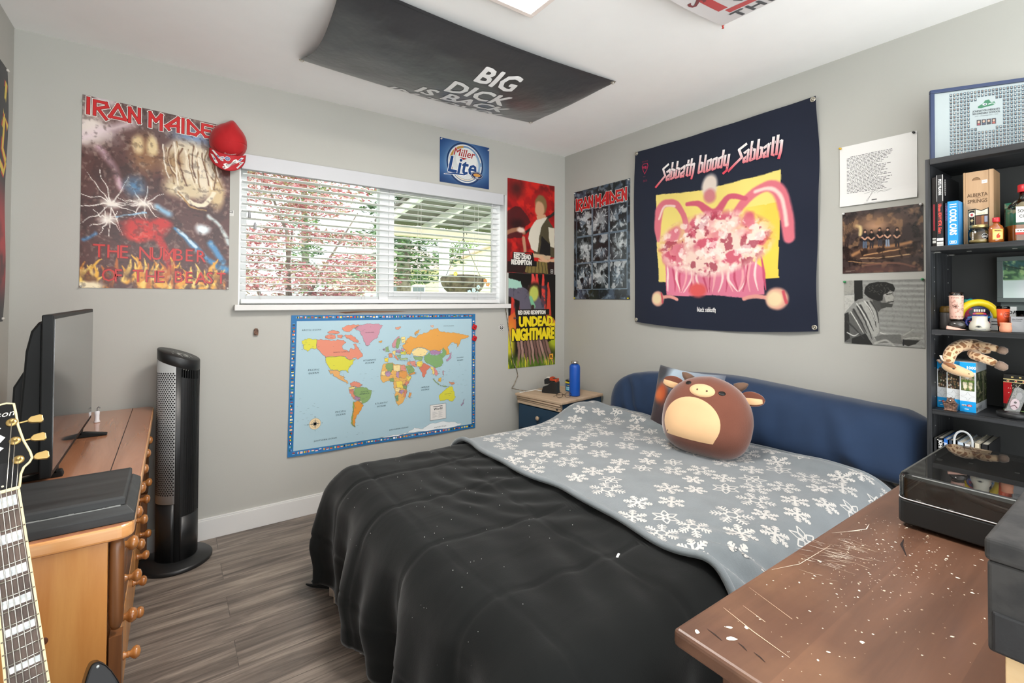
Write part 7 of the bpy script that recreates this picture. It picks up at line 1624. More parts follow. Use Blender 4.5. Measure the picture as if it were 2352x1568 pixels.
for kl, ln in enumerate(MAP_LAND.split(';')):
    q = ln.split(); pts = [tuple(float(v_)/1000 for v_ in c.split(',')) for c in q[1:]]
    pts = torn(pts, 4, .0075, len(pts)); pts = torn(pts, 2, .003, 3)
    A.poly(pts, '#'+q[0], 4+.025*kl); A.stroke(pts+[pts[0]], .0011, '#7d7a70', 6)
for k in range(420):                                               # place names: tiny grey dashes over the land and islands
    ln = MAP_LAND.split(';')[r_.randrange(72)].split()[1:]; c = [float(v_)/1000 for v_ in r_.choice(ln).split(',')]; e = [float(v_)/1000 for v_ in r_.choice(ln).split(',')]
    t = r_.random(); u, v = c[0]+(e[0]-c[0])*t+r_.gauss(0, .008), c[1]+(e[1]-c[1])*t+r_.gauss(0, .006); L_ = r_.uniform(.006, .016)
    if .05 < u < 1.18 and .06 < v < .77: A.stroke([(u, v), (u+L_, v+r_.uniform(-.001, .002))], .0011, '#5d6468', 6.5)
for k in range(90):
    u, v = r_.choice(((.95, .47), (1.08, .40), (1.12, .32), (.08, .32), (.07, .25), (.40, .42), (.36, .05))); u += r_.gauss(0, .045); v += r_.gauss(0, .04); L_ = r_.uniform(.005, .014)
    if .04 < u < 1.19 and .06 < v < .77: A.stroke([(u, v), (u+L_, v)], .001, '#78868e', 6)
for t_, u, v, s_ in MAP_TEXT:
    if s_ >= 11: A.text(t_, u/1000, v/1000-.004, s_*.00105, '#33434c', 7, .01, align='CENTER', sx=1.0, shear=.2, spacing=1.35)
    else: A.text(t_, u/1000, v/1000-.003, s_*.0010, '#5a4a52', 7, .0, align='CENTER', spacing=1.3)
A.poly([(.880, .197), (1.003, .197), (1.005, .090), (.882, .090)], '#7f8a90', 5); A.poly([(.883, .194), (1.000, .194), (1.002, .093), (.885, .093)], '#e2e0dc', 6)
A.text('World', .942, .158, .024, '#23282c', 7, .02, align='CENTER'); A.rect(.905, .180, .975, .184, '#33383c', 7)
for k in range(7): A.rect(.90, .146-.0065*k, .90+.02+.01*(k % 3), .1475-.0065*k, '#9a9a98', 7); A.rect(.945, .146-.0065*k, .945+.03-.008*(k % 2), .1475-.0065*k, '#9a9a98', 7)
A.ring(.144, .180, .0315, .0335, '#9aa0a0', 5, 32); A.disc(.144, .180, .0315, '#e6cfa6', 5, 32); A.ring(.144, .180, .020, .021, '#7a7260', 6, 28)
for k in range(8):
    a = PI/4*k; R_ = .030 if k % 2 == 0 else .017; A.poly([(.144+R_*math.cos(a), .180+R_*math.sin(a)), (.144+.005*math.cos(a+.8), .180+.005*math.sin(a+.8)), (.144, .18), (.144+.005*math.cos(a-.8), .180+.005*math.sin(a-.8))], '#3d4a50', 7)
for k, ch in enumerate('NESW'): a = PI/2-PI/2*k; A.text(ch, .144+.040*math.cos(a), .177+.040*math.sin(a), .009, '#4a5256', 7, .01, align='CENTER')
o = A.build('world_map', m_paper); tag(o, 'large world map with a blue flag border below the window sill', 'map')
for k, (u, v) in enumerate(((1224, 713), (1225, 632))):
    q = MB(); T_ = Matrix.Translation((-2.095+u/1000, -.012, .342+v/1000)) @ Matrix.Rotation(PI/2, 4, 'X')
    for a in range(4): q.ellip((.009*math.cos(a*PI/2+.4), .009*math.sin(a*PI/2+.4), .002), (.013, .013, .0035), nu=14, nv=6, T=T_)
    o = q.build('poppy_pin', mat('poppy_red', '#b81420', rough=.85)); tag(o, ('upper' if k == 0 else 'lower')+' red felt poppy pinned to the right edge of the map', 'pin', 'red poppies on the map')
    q = MB(); q.ellip((0, 0, .006), (.0045, .0045, .003), nu=12, nv=6, T=T_); q.build('poppy_centre', m_blk, o)
# --- small things on the window wall
F = wallA(-.627, 1.044, .001); A = Art(F); A.disc(0, 0, .027, '#e8e8e4', 0, 28); A.ring(0, 0, .022, .0255, '#2a2a2a', 1, 28); A.disc(0, 0, .016, '#3a3a3a', 1, 20)
for a in range(14): A.rect(.0238*math.cos(a*.449)-.0012, .0238*math.sin(a*.449)-.0012, .0238*math.cos(a*.449)+.0012, .0238*math.sin(a*.449)+.0012, '#e8e8e4', 2)
A.poly(ell(0, .002, .009, .010, 14), '#d8d8d4', 2); A.rect(-.006, -.004, .006, .0, '#3a3a3a', 3); A.disc(-.004, .004, .002, '#3a3a3a', 3, 8); A.disc(.004, .004, .002, '#3a3a3a', 3, 8)
tag(A.build('round_sticker', m_paper), 'round black and white sticker on the wall right of the map', 'sticker')
F = wallA(-2.402, 1.700, .001); A = Art(F); A.rect(0, 0, .024, .030, '#dededa', 0); A.rect(.003, .014, .021, .028, '#6a6a6a', 1); A.rect(.006, .018, .018, .025, '#c8c8c4', 2); A.rect(.003, .004, .02, .006, '#a8a8a4', 1); tag(A.build('wall_sticker', m_paper), 'tiny white sticker between the storm poster and the window', 'sticker')
q = MB(); q.prism([(-.010, -.018), (.010, -.018), (.011, .010), (.006, .020), (-.006, .020), (-.011, .010)], 0, .014, T=Matrix.Translation((-2.264, -.0, 1.071)) @ Matrix.Rotation(PI/2, 4, 'X')); tag(q.build('wall_hook', mat('dark_bronze', '#4a4038', rough=.4)), 'small dark hook on the wall between fan and map', 'hook')
A = Art(wallA(-2.0, 1.17, .0006)); A.poly([(.12, .004), (.30, .010), (.55, .006), (.62, .002), (.45, -.002), (.25, .001)], '#9a7458', 0); A.poly([(.18, .002), (.28, .004), (.33, .0), (.22, -.004)], '#6e4c38', 1)
A.build('peeled_paint', m_paper)['kind'] = 'structure'; bpy.data.objects['peeled_paint'].name = 'trim_2'
# --- tall game posters in the corner
def rdr1():
    w_, h_ = .468, .742; p = Paint(112, 176, '#a3181a'); p.warp(.012, 10, 14); p.mottle(4, 5, '#6c1416', .45, .62, .9, 3); p.mottle(6, 8, '#d4261e', .5, .66, .8, 7); p.blob(.18, .10, .16, .10, '#4c1a18', 1, .8); p.grad(.86, .97, '#1e1614', .0)
    for cx, cy in ((.42, .10), (.90, .14), (.42, .27), (.92, .30)): p.poly([(cx+.07*(1 if i % 2 == 0 else .45)*math.sin(PI*i/5), cy-.045*(1 if i % 2 == 0 else .45)*math.cos(PI*i/5)) for i in range(10)], '#c8281f', .8)
    p.poly([(.0, .36), (.16, .29), (.28, .29), (.42, .38), (.48, .44), (.36, .50), (.30, .62), (0, .64)], '#47181a', .9); p.blob(.2, .48, .14, .06, '#2e1214', .7, .8)
    # plain standing figure with no face: shirt, waistcoat, skirt
    p.stroke([(.34, .57), (.62, .46), (1.0, .30)], .05, '#2a2622', .3); p.blob(.70, .24, .13, .115, '#7d6440', .25); p.blob(.67, .285, .105, .085, '#c79a78', .25); p.poly([(.60, .36), (.80, .34), (.82, .42), (.64, .44)], '#c79a78')
    p.poly([(.60, .42), (.84, .36), (.98, .48), (1, .80), (.60, .82), (.50, .72), (.42, .62), (.46, .52)], '#4e4632'); p.poly([(.60, .41), (.84, .36), (.70, .48), (.62, .76), (.50, .74), (.42, .62), (.48, .50)], '#d4cdbc'); p.poly([(.86, .47), (1, .48), (1, .70), (.90, .68)], '#d0c8b4'); p.poly([(.72, .58), (.90, .66), (.92, .80), (.66, .80)], '#1e1a18')
    p.poly([(.52, .78), (.92, .79), (.90, .84), (.52, .82)], '#c2a888'); p.stroke([(0, .58), (.22, .53), (.34, .56)], .07, '#9a6a50', .4); p.blob(.28, .535, .08, .03, '#e0c8b8', .6); p.stroke([(.70, .82), (.86, .86), (1, .83)], .07, '#d2a684', .4); p.stroke([(.66, .85), (.80, .87)], .03, '#caa080', .4)
    p.poly([(.0, .88), (1, .86), (1, 1), (0, 1)], '#1c1614', .9); p.poly([(.40, .87), (.84, .86), (.86, .99), (.36, .99)], '#7a6a3c'); 
    for k in range(6): p.stroke([(.44+.07*k, .87), (.42+.08*k, .99)], .018, '#4e4426', .5)
    p.stroke([(.33, .62), (.36, .76)], .06, '#b8876a', .5); return p.a, w_, h_
F = wallA(-.582, 1.458); a_, w_, h_ = rdr1(); A = Art(F); A.raster(a_, 0, 0, w_, .720)
A.poly([(.055, .160), (.245, .165), (.25, .150), (.26, .10), (.285, .10), (.285, .058), (.032, .055), (.035, .105), (.052, .11)], '#1a1414', 1); A.rect(.062, .150, .165, .158, '#d8d4cc', 2); A.rect(.172, .150, .238, .158, '#b0201c', 2)
A.text('RED DEAD', .062, .110, .052, '#e4e0d8', 2, .045, sx=.66); A.text('REDEMPTION', .038, .066, .052, '#e4e0d8', 2, .045, sx=.62)
A.rect(.430, .008, .455, .040, '#d8d4cc', 1); A.rect(.433, .011, .452, .037, '#1c1614', 2); A.poly(ell(.442, .024, .005, .009, 10), '#d8d4cc', 3)
o = A.build('western_poster', m_paper); sheet(o, F, w_, .720); tag(o, 'red western game poster, the upper of two in the corner', 'poster')
p = Paint(112, 176, '#16120f'); p.warp(.014, 12, 16); r_ = random.Random(4)
for x, y0, y1, c in ((.08, .22, .62, '#c8382c'), (.26, .26, .55, '#b83028'), (.58, -.05, .5, '#d03a34'), (.72, .0, .6, '#d8443a'), (.84, .10, .62, '#c8402e'), (.50, 0, .2, '#d84a44')):
    p.stroke([(x, y1), (x+.01, (y0+y1)/2), (x, y0)], [.16, .10, .03], c, .4); 
p.poly([(0, .45), (.14, .40), (.16, .62), (0, .66)], '#d0602c'); p.poly([(.80, .40), (1, .52), (1, .7), (.86, .7)], '#d87a30'); p.blob(.05, .58, .10, .10, '#d9822e', .9, .8); p.blob(.95, .60, .12, .08, '#d8b030', .9, .9); p.blob(.97, .72, .14, .12, '#a8b428', .9); p.blob(.02, .76, .10, .14, '#c8c02e', .9); p.grad(.82, .95, '#4f6a22')
p.poly([(.0, .12), (.28, .14), (.5, .22), (.62, .22), (.76, .36), (.78, .48), (.26, .48), (.22, .30), (.0, .24)], '#5f5a68'); p.mottle(10, 14, '#3c3846', .5, .6, .8, 3, mask=((p.y > .12) & (p.y < .48) & (p.x > .1) & (p.x < .8))*1.0)
p.poly([(.0, .06), (.24, .09), (.28, .15), (.0, .17)], '#9ec8b8'); p.blob(.53, .17, .13, .08, '#3a2418', .4); p.blob(.53, .21, .10, .08, '#b8c05a', .4); p.stroke([(.46, .26), (.52, .36)], .07, '#7ab890', .5); p.stroke([(.50, .36), (.50, .48)], .06, '#3a2a20', .5)
p.poly([(.22, .44), (.78, .42), (.90, .74), (.10, .72)], '#14100e', .9)
for k in range(10): x = .20+.065*k; p.stroke([(x, .70), (x+.02+.02*k*.3, .84), (x+.02*k, .97)], [.05, .055, .03], ('#8c6a60', '#a8857a', '#74564e')[k % 3], .5)
for k in range(30): x = r_.random(); p.stroke([(x, 1), (x+r_.uniform(-.04, .04), .94-r_.random()*.09)], [.03, .004], r_.choice(('#5e7a26', '#8a9a2a', '#c8c23a', '#3e5a1e')), .5)
F = wallA(-.568, .730, .0045); w2, h2 = .466, .727; A = Art(F); A.raster(p.a, 0, 0, w2, h2)
A.rect(.082, .402, .402, .448, '#14100e', 1); A.text('RED DEAD REDEMPTION', .090, .409, .044, '#e4e0d8', 2, .04, sx=.555)
A.text('UNDEAD', .098, .318, .104, '#15110e', 2, .10, sx=.79); A.text('UNDEAD', .098, .318, .104, '#e8d11e', 3, .055, sx=.79); A.text('NIGHTMARE', .034, .212, .124, '#15110e', 2, .10, sx=.60); A.text('NIGHTMARE', .034, .212, .124, '#e8d11e', 3, .05, sx=.60)
A.stroke([(.415, .33), (.44, .322), (.462, .33)], .02, '#e8d11e', 3)
A.poly([(.402, .042), (.446, .044), (.446, .092), (.402, .090)], '#1c1410', 2); A.poly([(.405, .044), (.443, .046), (.443, .089), (.405, .087)], '#e8a838', 3); A.text('R', .412, .055, .034, '#1c1410', 4, .04); A.disc(.437, .057, .003, '#1c1410', 4, 6)
o = A.build('nightmare_poster', m_paper); sheet(o, F, w2, h2); tag(o, 'yellow lettered horror game poster, the lower of two in the corner', 'poster')
# --- right wall: panel poster
F = wallB(-.119, 1.258); W0, H0 = .580, .862; p = Paint(150, 222, '#1b1e22'); p.mottle(9, 14, '#5c7088', .5, .66, .6, 4); p.mottle(22, 30, '#9fb0be', .56, .7, .5, 9)
for r in range(3):
    for c in range(3):
        x0, x1 = .055+.305*c, .055+.305*c+.285; y0 = .185+.245*r; y1 = y0+.235; mk_ = ((p.x > x0) & (p.x < x1) & (p.y > y0) & (p.y < y1))*1.0
        p.mix(mk_, '#22262a'); sd = r*3+c
        p.blob((x0+x1)/2, (y0+y1)/2, .10, .09, '#8c9498' if (r+c) % 2 else '#6c7a86', .6, .8); cx, cy = (x0+x1)/2, (y0+y1)/2
        for k in range(24):
            a = 2*PI*k/24+sd; r0, r1 = .05+.03*((k*7+sd) % 3), .10+.03*((k*5+sd) % 3); q0 = (cx+r0*math.cos(a), cy+.75*r0*math.sin(a)); q1 = (cx+r1*math.cos(a+.25), cy+.75*r1*math.sin(a+.25))
            if x0 < q1[0] < x1 and y0 < q1[1] < y1: p.stroke([q0, q1], [.012, .003], ('#d4dade', '#15181b', '#a8b4bc')[k % 3], .6, .9)
        p.mottle(14, 18, '#d9dfe2', .54, .64, .7, 30+sd, mask=mk_); p.mottle(12, 16, '#0e1012', .56, .66, .9, 50+sd, mask=mk_)
        p.stroke([(x0, y0), (x1, y0), (x1, y1), (x0, y1), (x0, y0)], .008, '#7d92a4', .4, .8)
A = Art(F); A.raster(p.a, 0, 0, W0, H0); logo(A, 'IRON MAIDEN', .022, .558, .715, .082); A.rect(0, 0, W0, .004, '#1b1e22', 1)
o = A.build('grid_poster', m_gloss); sheet(o, F, W0, H0, m=mat('poster_white_edge', '#d2d2ce', rough=.6)); tag(o, 'dark steel blue poster of nine panels with red band name on the right wall', 'poster')
for u, v, c, lb in ((.010, .852, '#c8c8c4', 'top left'), (.570, .852, '#d8d8d4', 'top right'), (.012, .010, '#d8c832', 'bottom left'), (.566, .010, '#d8c832', 'bottom right')): pin(-.0045, -.119-u, 1.258+v, 'B', c, f'pushpin at the {lb} corner of the nine panel poster')
# --- navy wall flag with yellow panel
W0, H0 = 1.156, 1.18
def FS(u, v, l):
    s, t = u/W0, v/H0; sag = -.028*math.sin(PI*s)*(1-t)
    w = .010*math.sin(s*9+t*3)*(.3+.7*(1-t))+.012*math.sin(PI*s)*math.sin(PI*t)+.006*math.sin(t*16+s*5)*(s)
    vv = 1.106+v+sag+.008*t*math.sin(PI*s)*-1; vv += (.010 if s < .5 else 0)*0
    return V(-.008-.012-w-l-.006*math.sin(s*23+t*9)*.4, -.755-u*(1)+.010*math.sin(t*7)*(s-.5)*1.2, vv)
p = Paint(290, 290, '#1c2233'); p.warp(.006, 12, 12)
def nu_(q): return [(a/1156, 1-(b-6)/1180) for a, b in q]
p.poly(nu_([(183, 866), (380, 846), (563, 839), (780, 848), (977, 862), (969, 585), (970, 299), (768, 290), (205, 290), (194, 575)]), '#e8d478'); 
p.mix(((p.x > .62) & (p.x < .845) & (p.y > .42) & (p.y < .76))*np.clip((p.x-.62)*6, 0, 1), '#e6c850')
pk, pk2, pw = '#d4707e', '#c85a70', '#ecccc4'
p.poly(nu_([(260, 405), (354, 415), (627, 422), (844, 389), (908, 339), (907, 208), (768, 196), (584, 214), (420, 208), (267, 206)]), '#d87a94')
for k in range(26): x = .24+.021*k; p.stroke([(x, .66), (x+.02*math.sin(k*1.3), .74), (x+.03*math.sin(k*.8), .81)], [.006, .014, .004], ('#f0d4d0', '#c04f6c', '#e8a8ac')[k % 3], .6, .8)
p.stroke(nu_([(208, 560), (200, 651), (208, 751), (247, 794), (330, 786), (385, 725), (415, 626), (450, 528)]), [.020, .045, .05, .045, .035, .03, .035, .04], pk, .4); p.stroke(nu_([(206, 700), (247, 775), (330, 770)]), .012, pw, .8)
p.stroke(nu_([(700, 620), (759, 690), (845, 765), (926, 785), (978, 730), (1007, 615), (1024, 491)]), [.03, .04, .045, .05, .06, .06, .045], pk, .4); p.stroke(nu_([(850, 770), (930, 770), (985, 700), (1010, 560)]), .018, pw, .8, .8)
p.stroke(nu_([(420, 770), (500, 760), (600, 690), (700, 765), (800, 740)]), [.02, .03, .05, .03, .02], pk2, .4); p.blob(.50, .28, .045, .055, '#dccfc4', .4); p.blob(.50, .33, .035, .035, '#c97c80', .5)
r_ = random.Random(6)
for k in range(46):                                                # heap of pink drapery
    x, y = .24+.5*r_.random(), .47+.20*r_.random(); p.blob(x, y, r_.uniform(.02, .055), r_.uniform(.015, .045), r_.choice(('#e2a49c', '#d98a8a', '#efd0c4', '#d0647a', '#e8b8a8', '#c8566a')), .5, .85, r_.uniform(0, 3))
hm_ = np.clip(1.25-np.sqrt(((p.x-.50)/.27)**2+((p.y-.57)/.135)**2), 0, 1); hm_ = np.clip(hm_*4, 0, 1)
p.mix(hm_*.55, '#d98a92'); p.mottle(9, 11, '#efd4c6', .50, .58, .95, 3, mask=hm_); p.mottle(12, 13, '#c75068', .56, .62, .85, 14, mask=hm_); p.mottle(17, 20, '#f4e2d8', .57, .62, .8, 25, mask=hm_); p.mottle(24, 26, '#9a3448', .60, .64, .75, 36, mask=hm_); p.mottle(30, 34, '#fbf0ea', .61, .66, .6, 47, mask=hm_)
p.blob(.42, .80, .05, .035, '#d85a58', .5); p.stroke(nu_([(230, 190), (300, 196), (340, 184)]), .018, '#e09a90', .4); p.stroke(nu_([(780, 190), (840, 200), (920, 190)]), .018, '#e09a90', .4)
for (a, b), R_ in (((195, 180), .043), ((968, 182), .05)):
    q = nu_([(a, b)])[0]; p.blob(q[0], q[1], R_, R_*.98, '#d8a08c', .25); p.blob(q[0]-.008, q[1], R_*.7, R_*.7, '#e6d2a8', .5); p.stroke([(q[0]+R_*.6, q[1]-.03), (q[0]+R_*.8, q[1]+.02)], .012, '#c0505c', .6)
A = Art(FS, .0006); A.raster(p.a, 0, 0, W0, H0)
GG = {'s': ([[(.55, 1.0), (.12, .78), (.52, .32), (.0, -.02)]], .70), 'a': ([[(.0, .82), (.46, 1.0), (.46, .0)], [(.46, .52), (.03, .34), (.06, .04), (.46, .14)]], .72), 'b': ([[(.05, 1.6), (.05, .06), (.50, .14), (.50, .84), (.05, .98)]], .76),
      't': ([[(.20, 1.45), (.20, .10), (.46, .0)], [(-.06, 1.02), (.48, 1.02)]], .62), 'h': ([[(.05, 1.5), (.05, .0)], [(.05, .92), (.48, 1.0), (.48, .2), (.36, -.35)]], .76), 'l': ([[(.05, 1.5), (.05, .05), (.24, .0)]], .40), 'o': ([[(.05, .1), (.05, .9), (.50, .98), (.50, .10), (.05, .02)]], .76),
      'd': ([[(.50, 1.5), (.50, .0)], [(.50, .12), (.05, .10), (.05, .88), (.50, .96)]], .76), 'y': ([[(.05, 1.0), (.05, .18), (.50, .10)], [(.50, 1.0), (.50, -.35), (.10, -.55)]], .76), 'S': ([[(1.15, 1.55), (.35, 1.22), (.82, .50), (.10, .02), (-.55, -.45)]], 1.05), ' ': ([], .34), 'k': ([[(.05, 1.5), (.05, 0)], [(.5, 1), (.1, .5), (.5, 0)]], .72), 'c': ([[(.5, .95), (.05, .85), (.05, .1), (.5, .02)]], .66)}
def goth(word, u, v, sc, sx, shear, layers, k=0):
    x = u
    for n_, c in enumerate(word):
        for col, w, ll in layers: A.segs(GG[c][0], x, v, sc, w*sc, col, ll+.6*n_, sx=sx, shear=shear, ext=.25)
        x += GG[c][1]*sc*sx
def sg_col(u, v):
    t = max(0, min(1, (v-.925)/.085)); a, b = lin('#d8485a'), lin('#f0eeee'); return (a[0]+(b[0]-a[0])*t, a[1]+(b[1]-a[1])*t, a[2]+(b[2]-a[2])*t)
for wd, u in (('Sabbath', .210), ('bloody', .496), ('Sabbath', .726)): goth(wd, u, .938, .066, .745, .12, (('#1c2233', .29, 2), (sg_col, .215, 2.3)))
goth('black sabbath', .480, .108, .0165, .90, 0, (('#dedede', .22, 2),))
A.poly([(.070, 1.085), (.106, 1.085), (.114, 1.068), (.106, 1.040), (.088, 1.010), (.070, 1.040), (.062, 1.068)], '#b02a4e', 2); A.poly([(.073, 1.081), (.103, 1.081), (.109, 1.067), (.102, 1.042), (.088, 1.017), (.074, 1.042), (.067, 1.067)], '#1c2233', 3)
A.text('W', .069, 1.050, .024, '#b02a4e', 4, .04, sx=.75); A.text('B', .089, 1.048, .026, '#b02a4e', 4, .04, sx=.8); A.text('RECORDS', .062, 1.096, .0105, '#7a3048', 2, .02); A.text('STEREO', .074, .993, .006, '#7a3048', 2, .02); A.text('26½', .075, .960, .020, '#7a3048', 2, .02)
o = A.build('navy_tapestry', m_cloth, smooth=True); tag(o, 'large navy cloth wall flag with yellow panel and pink gothic title', 'tapestry')
for u, v, lb in ((.012, H0-.012, 'tl'), (W0-.014, H0-.014, 'tr'), (.014, .016, 'bl'), (W0-.016, .020, 'br')):
    c = FS(u, v, .002); q = MB(); T_ = Matrix.Translation(c) @ Matrix.Rotation(-PI/2, 4, 'Y'); q.lathe([(.006, 0), (.008, .002), (.0115, .002), (.013, .0)], 20, T=T_, cap0=False, cap1=False); q.lathe([(.006, .0), (.0055, .004), (.001, .006)], 12, T=T_); q.build('grommet', mat('brass_nickel', '#c2bcae', rough=.3, metal=.8), o)
# --- typed letter, group photo poster, portrait photo
F = lambda u, v, l: V(-.005-l-.010*max(0, 1-v/.05)*(.4+.6*u), -2.004-u, 1.713+v); A = Art(F); W0, H0 = .296, .289
A.faces([(W0*i/10, H0*j/20) for j in range(21) for i in range(11)], [(j*11+i, j*11+i+1, j*11+i+12, j*11+i+11) for j in range(20) for i in range(10)], '#e6e6e4', 0); r_ = random.Random(2)
for k in range(27):
    v = .232-.0066*k; u = .030 if k % 9 else .044; end = .175+r_.uniform(-.012, .028)
    if k in (8, 17, 26): end -= .06*r_.random()
    while u < end: L_ = r_.uniform(.004, .014); A.rect(u, v+.0006*math.sin(u*60), u+L_, v+.0024+.0006*math.sin(u*60), '#4a4a4c', 1); u += L_+.0028
A.stroke([(.10, .048), (.14, .056), (.16, .050), (.205, .054)], .0009, '#2a2a2c', 1); A.stroke([(.135, .062), (.122, .030), (.112, .008), (.108, .012), (.128, .040), (.142, .060), (.140, .044), (.152, .054), (.150, .042), (.162, .052), (.175, .046), (.20, .050)], .0009, '#2a2a2c', 1)
A.text('Steve', .135, .056, .014, '#3a3a3c', 1, shear=.5) if False else A.stroke([(.128, .060), (.136, .063), (.15, .061), (.168, .064)], .0007, '#3a3a3c', 1)
A.rect(.13, .012, .15, .017, '#4a4a4a', 1); A.rect(.10, .002, .19, .0032, '#5a5a5a', 1)
o = A.build('typed_letter', m_paper); sheet(o, F, W0, H0); tag(o, 'white typed letter with a signature pinned to the right wall', 'letter')
pin(-.006, -2.009, 1.996, 'B', '#d8b028', 'yellow pushpin at the top left corner of the typed letter'); pin(-.006, -2.290, 1.996, 'B', '#3a3a3a', 'dark pushpin at the top right corner of the typed letter')
F = wallB(-2.014, 1.390); W0, H0 = .304, .293; p = Paint(150, 146, '#3a2f2e'); p.warp(.008, 14, 14); p.mottle(5, 5, '#55433c', .42, .62, .9, 3); p.mottle(12, 12, '#1e1818', .5, .64, .8, 6); p.blob(.42, .22, .30, .14, '#8a6a54', 1.0, .8); p.blob(.44, .27, .12, .07, '#b98f70', 1, .8); p.stroke([(.19, .23), (.24, .27), (.24, .38)], .05, '#d8c08a', .8, .8); p.mottle(10, 8, '#a8805c', .58, .7, .6, 9)
for k in range(6): p.stroke([(.06+.02*k, .12), (.03+.01*k, .5), (.10, .92-.02*k)], .008, '#241c1c', .8, .6)
p.blob(.50, .68, .38, .12, '#4e382c', .5); p.stroke([(.14, .70), (.35, .60), (.6, .60), (.86, .56)], .05, '#a87a54', .9, .8); p.stroke([(.28, .72), (.55, .68), (.88, .64)], .02, '#c8986a', .8, .8); p.stroke([(.24, .76), (.5, .77), (.85, .74)], .014, '#d0aa80', .7, .7); p.mottle(18, 8, '#241a18', .5, .6, .8, 13, mask=((p.y > .56) & (p.y < .8))*1.0); p.stroke([(.08, .80), (.3, .84), (.5, .85)], .012, '#a8805c', .8); p.stroke([(.3, .88), (.65, .86), (.9, .93)], .03, '#7a5648', .9, .8); p.blob(.5, .95, .5, .06, '#5a403c', 1, .7)
for k, (x, sk) in enumerate(((.30, '#d8a488'), (.385, '#c8947a'), (.49, '#d09a80'), (.585, '#d8a88c'), (.70, '#c89a80'))):
    y = .335+.012*math.sin(k*2); p.blob(x, y+.105, .042, .085, '#1d191a' if k != 0 else '#26222a', .3); p.blob(x, y, .021, .030, '#33241e', .3); p.blob(x, y+.012, .013, .017, sk, .4); p.stroke([(x-.035, y+.09), (x, y+.13), (x+.035, y+.10)], .020, sk, .4); p.stroke([(x-.012, y+.17), (x-.014, y+.26)], .022, ('#5a6a80', '#2a2a32', '#3a3a42', '#8a98ac', '#2a2426')[k], .4); p.stroke([(x+.014, y+.17), (x+.016, y+.26)], .022, ('#5a6a80', '#2a2a32', '#3a3a42', '#8a98ac', '#2a2426')[k], .4)
A = Art(F); A.raster(p.a, 0, 0, W0, H0); A.rect(.012, .012, .05, .0135, '#8a7a70', 1); A.rect(.012, .008, .035, .0095, '#8a7a70', 1); o = A.build('group_photo_poster', m_gloss); sheet(o, F, W0, H0); tag(o, 'dark brown poster of five standing people, middle sheet beside the bookcase', 'poster')
pin(-.0045, -2.020, 1.678, 'B', '#d8d8d4', 'white pushpin at the top left corner of the five people poster'); pin(-.0045, -2.312, 1.678, 'B', '#d0d0d0', 'white pushpin at the top right corner of the five people poster')
F = wallB(-2.020, 1.057); W0, H0 = .301, .299
def bw(q): return [((float(a)-126)/574, (float(b)-142)/455) for a, b in (t.split(',') for t in q.split())]
p = Paint(176, 172, '#a9aaa6'); p.warp(.005, 16, 16)
for k in range(22): p.mix(np.clip(np.cos((p.y-.04+.012*p.x)*2*PI*12.5)*.5+.35, 0, 1)*.02, '#6f716e')
p.mix((.5+.5*np.cos((p.y*1.0-.02*p.x)*2*PI*13))*.55, '#6c6e6b'); p.mix(np.clip(.35-p.x*3, 0, 1), '#8d8e88'); p.poly(bw('126,142 205,140 205,235 126,245'), '#9b9b94'); p.poly(bw('204,140 268,138 272,285 208,295'), '#1f201f'); p.poly(bw('126,250 205,245 200,330 126,380'), '#b8b8b2')
p.poly(bw('128,380 190,310 235,280 290,265 340,280 385,345 395,420 400,500 440,520 545,520 560,580 500,590 430,555 360,580 330,600 126,590'), '#8d8e8a')
p.poly(bw('240,300 330,280 380,350 390,500 360,560 300,480 250,380'), '#a9aaa5'); p.poly(bw('128,420 200,350 260,440 300,540 330,600 126,590'), '#5c5d5b'); p.poly(bw('185,560 290,520 345,600 180,605'), '#2a2b2a'); p.poly(bw('126,385 160,370 170,560 126,590'), '#2e2f2e')
for q in ('200,350 250,430 300,520', '250,320 300,400 350,500', '300,300 345,380 370,470', '330,290 372,360 388,440', '150,440 220,500 280,560', '230,330 290,440 340,560'): p.stroke(bw(q), [.03, .022, .008], '#3a3b3a', .8, .85)
for q in ('225,310 280,390 330,480', '280,290 330,350 362,430', '180,370 230,450 275,520', '400,510 470,525 540,530', '150,520 200,540 240,520'): p.stroke(bw(q), [.018, .016, .006], '#cfd0cb', .8, .8)
p.poly(bw('300,210 345,180 420,170 470,185 490,215 492,245 504,268 492,280 496,300 480,330 440,332 400,345 380,365 350,300 320,280'), '#7d7d79'); p.poly(bw('340,250 400,260 410,340 385,368 345,300'), '#4a4b49')
p.poly(bw('420,235 480,225 488,250 502,268 488,278 494,296 470,310 440,290'), '#a6a6a0'); p.poly(bw('395,300 440,300 492,310 480,332 440,333 405,345'), '#3f403e'); p.stroke(bw('455,297 492,292'), .016, '#2a2b2a', .5); p.stroke(bw('445,243 480,238'), .014, '#22231f', .5)
p.poly(bw('280,235 290,190 320,165 380,155 440,158 490,175 505,205 495,225 470,215 450,235 420,245 415,285 385,290 350,280 310,262'), '#1d1e1d')
for k in range(26): a = k*2.4; x, y = 390+90*math.cos(a)*(.4+.02*k), 205+42*math.sin(a)*(.4+.02*k); p.stroke(bw(f'{x},{y} {x+16*math.cos(k)},{y+12*math.sin(k*1.7)}'), [.012, .003], '#474844', .6, .8)
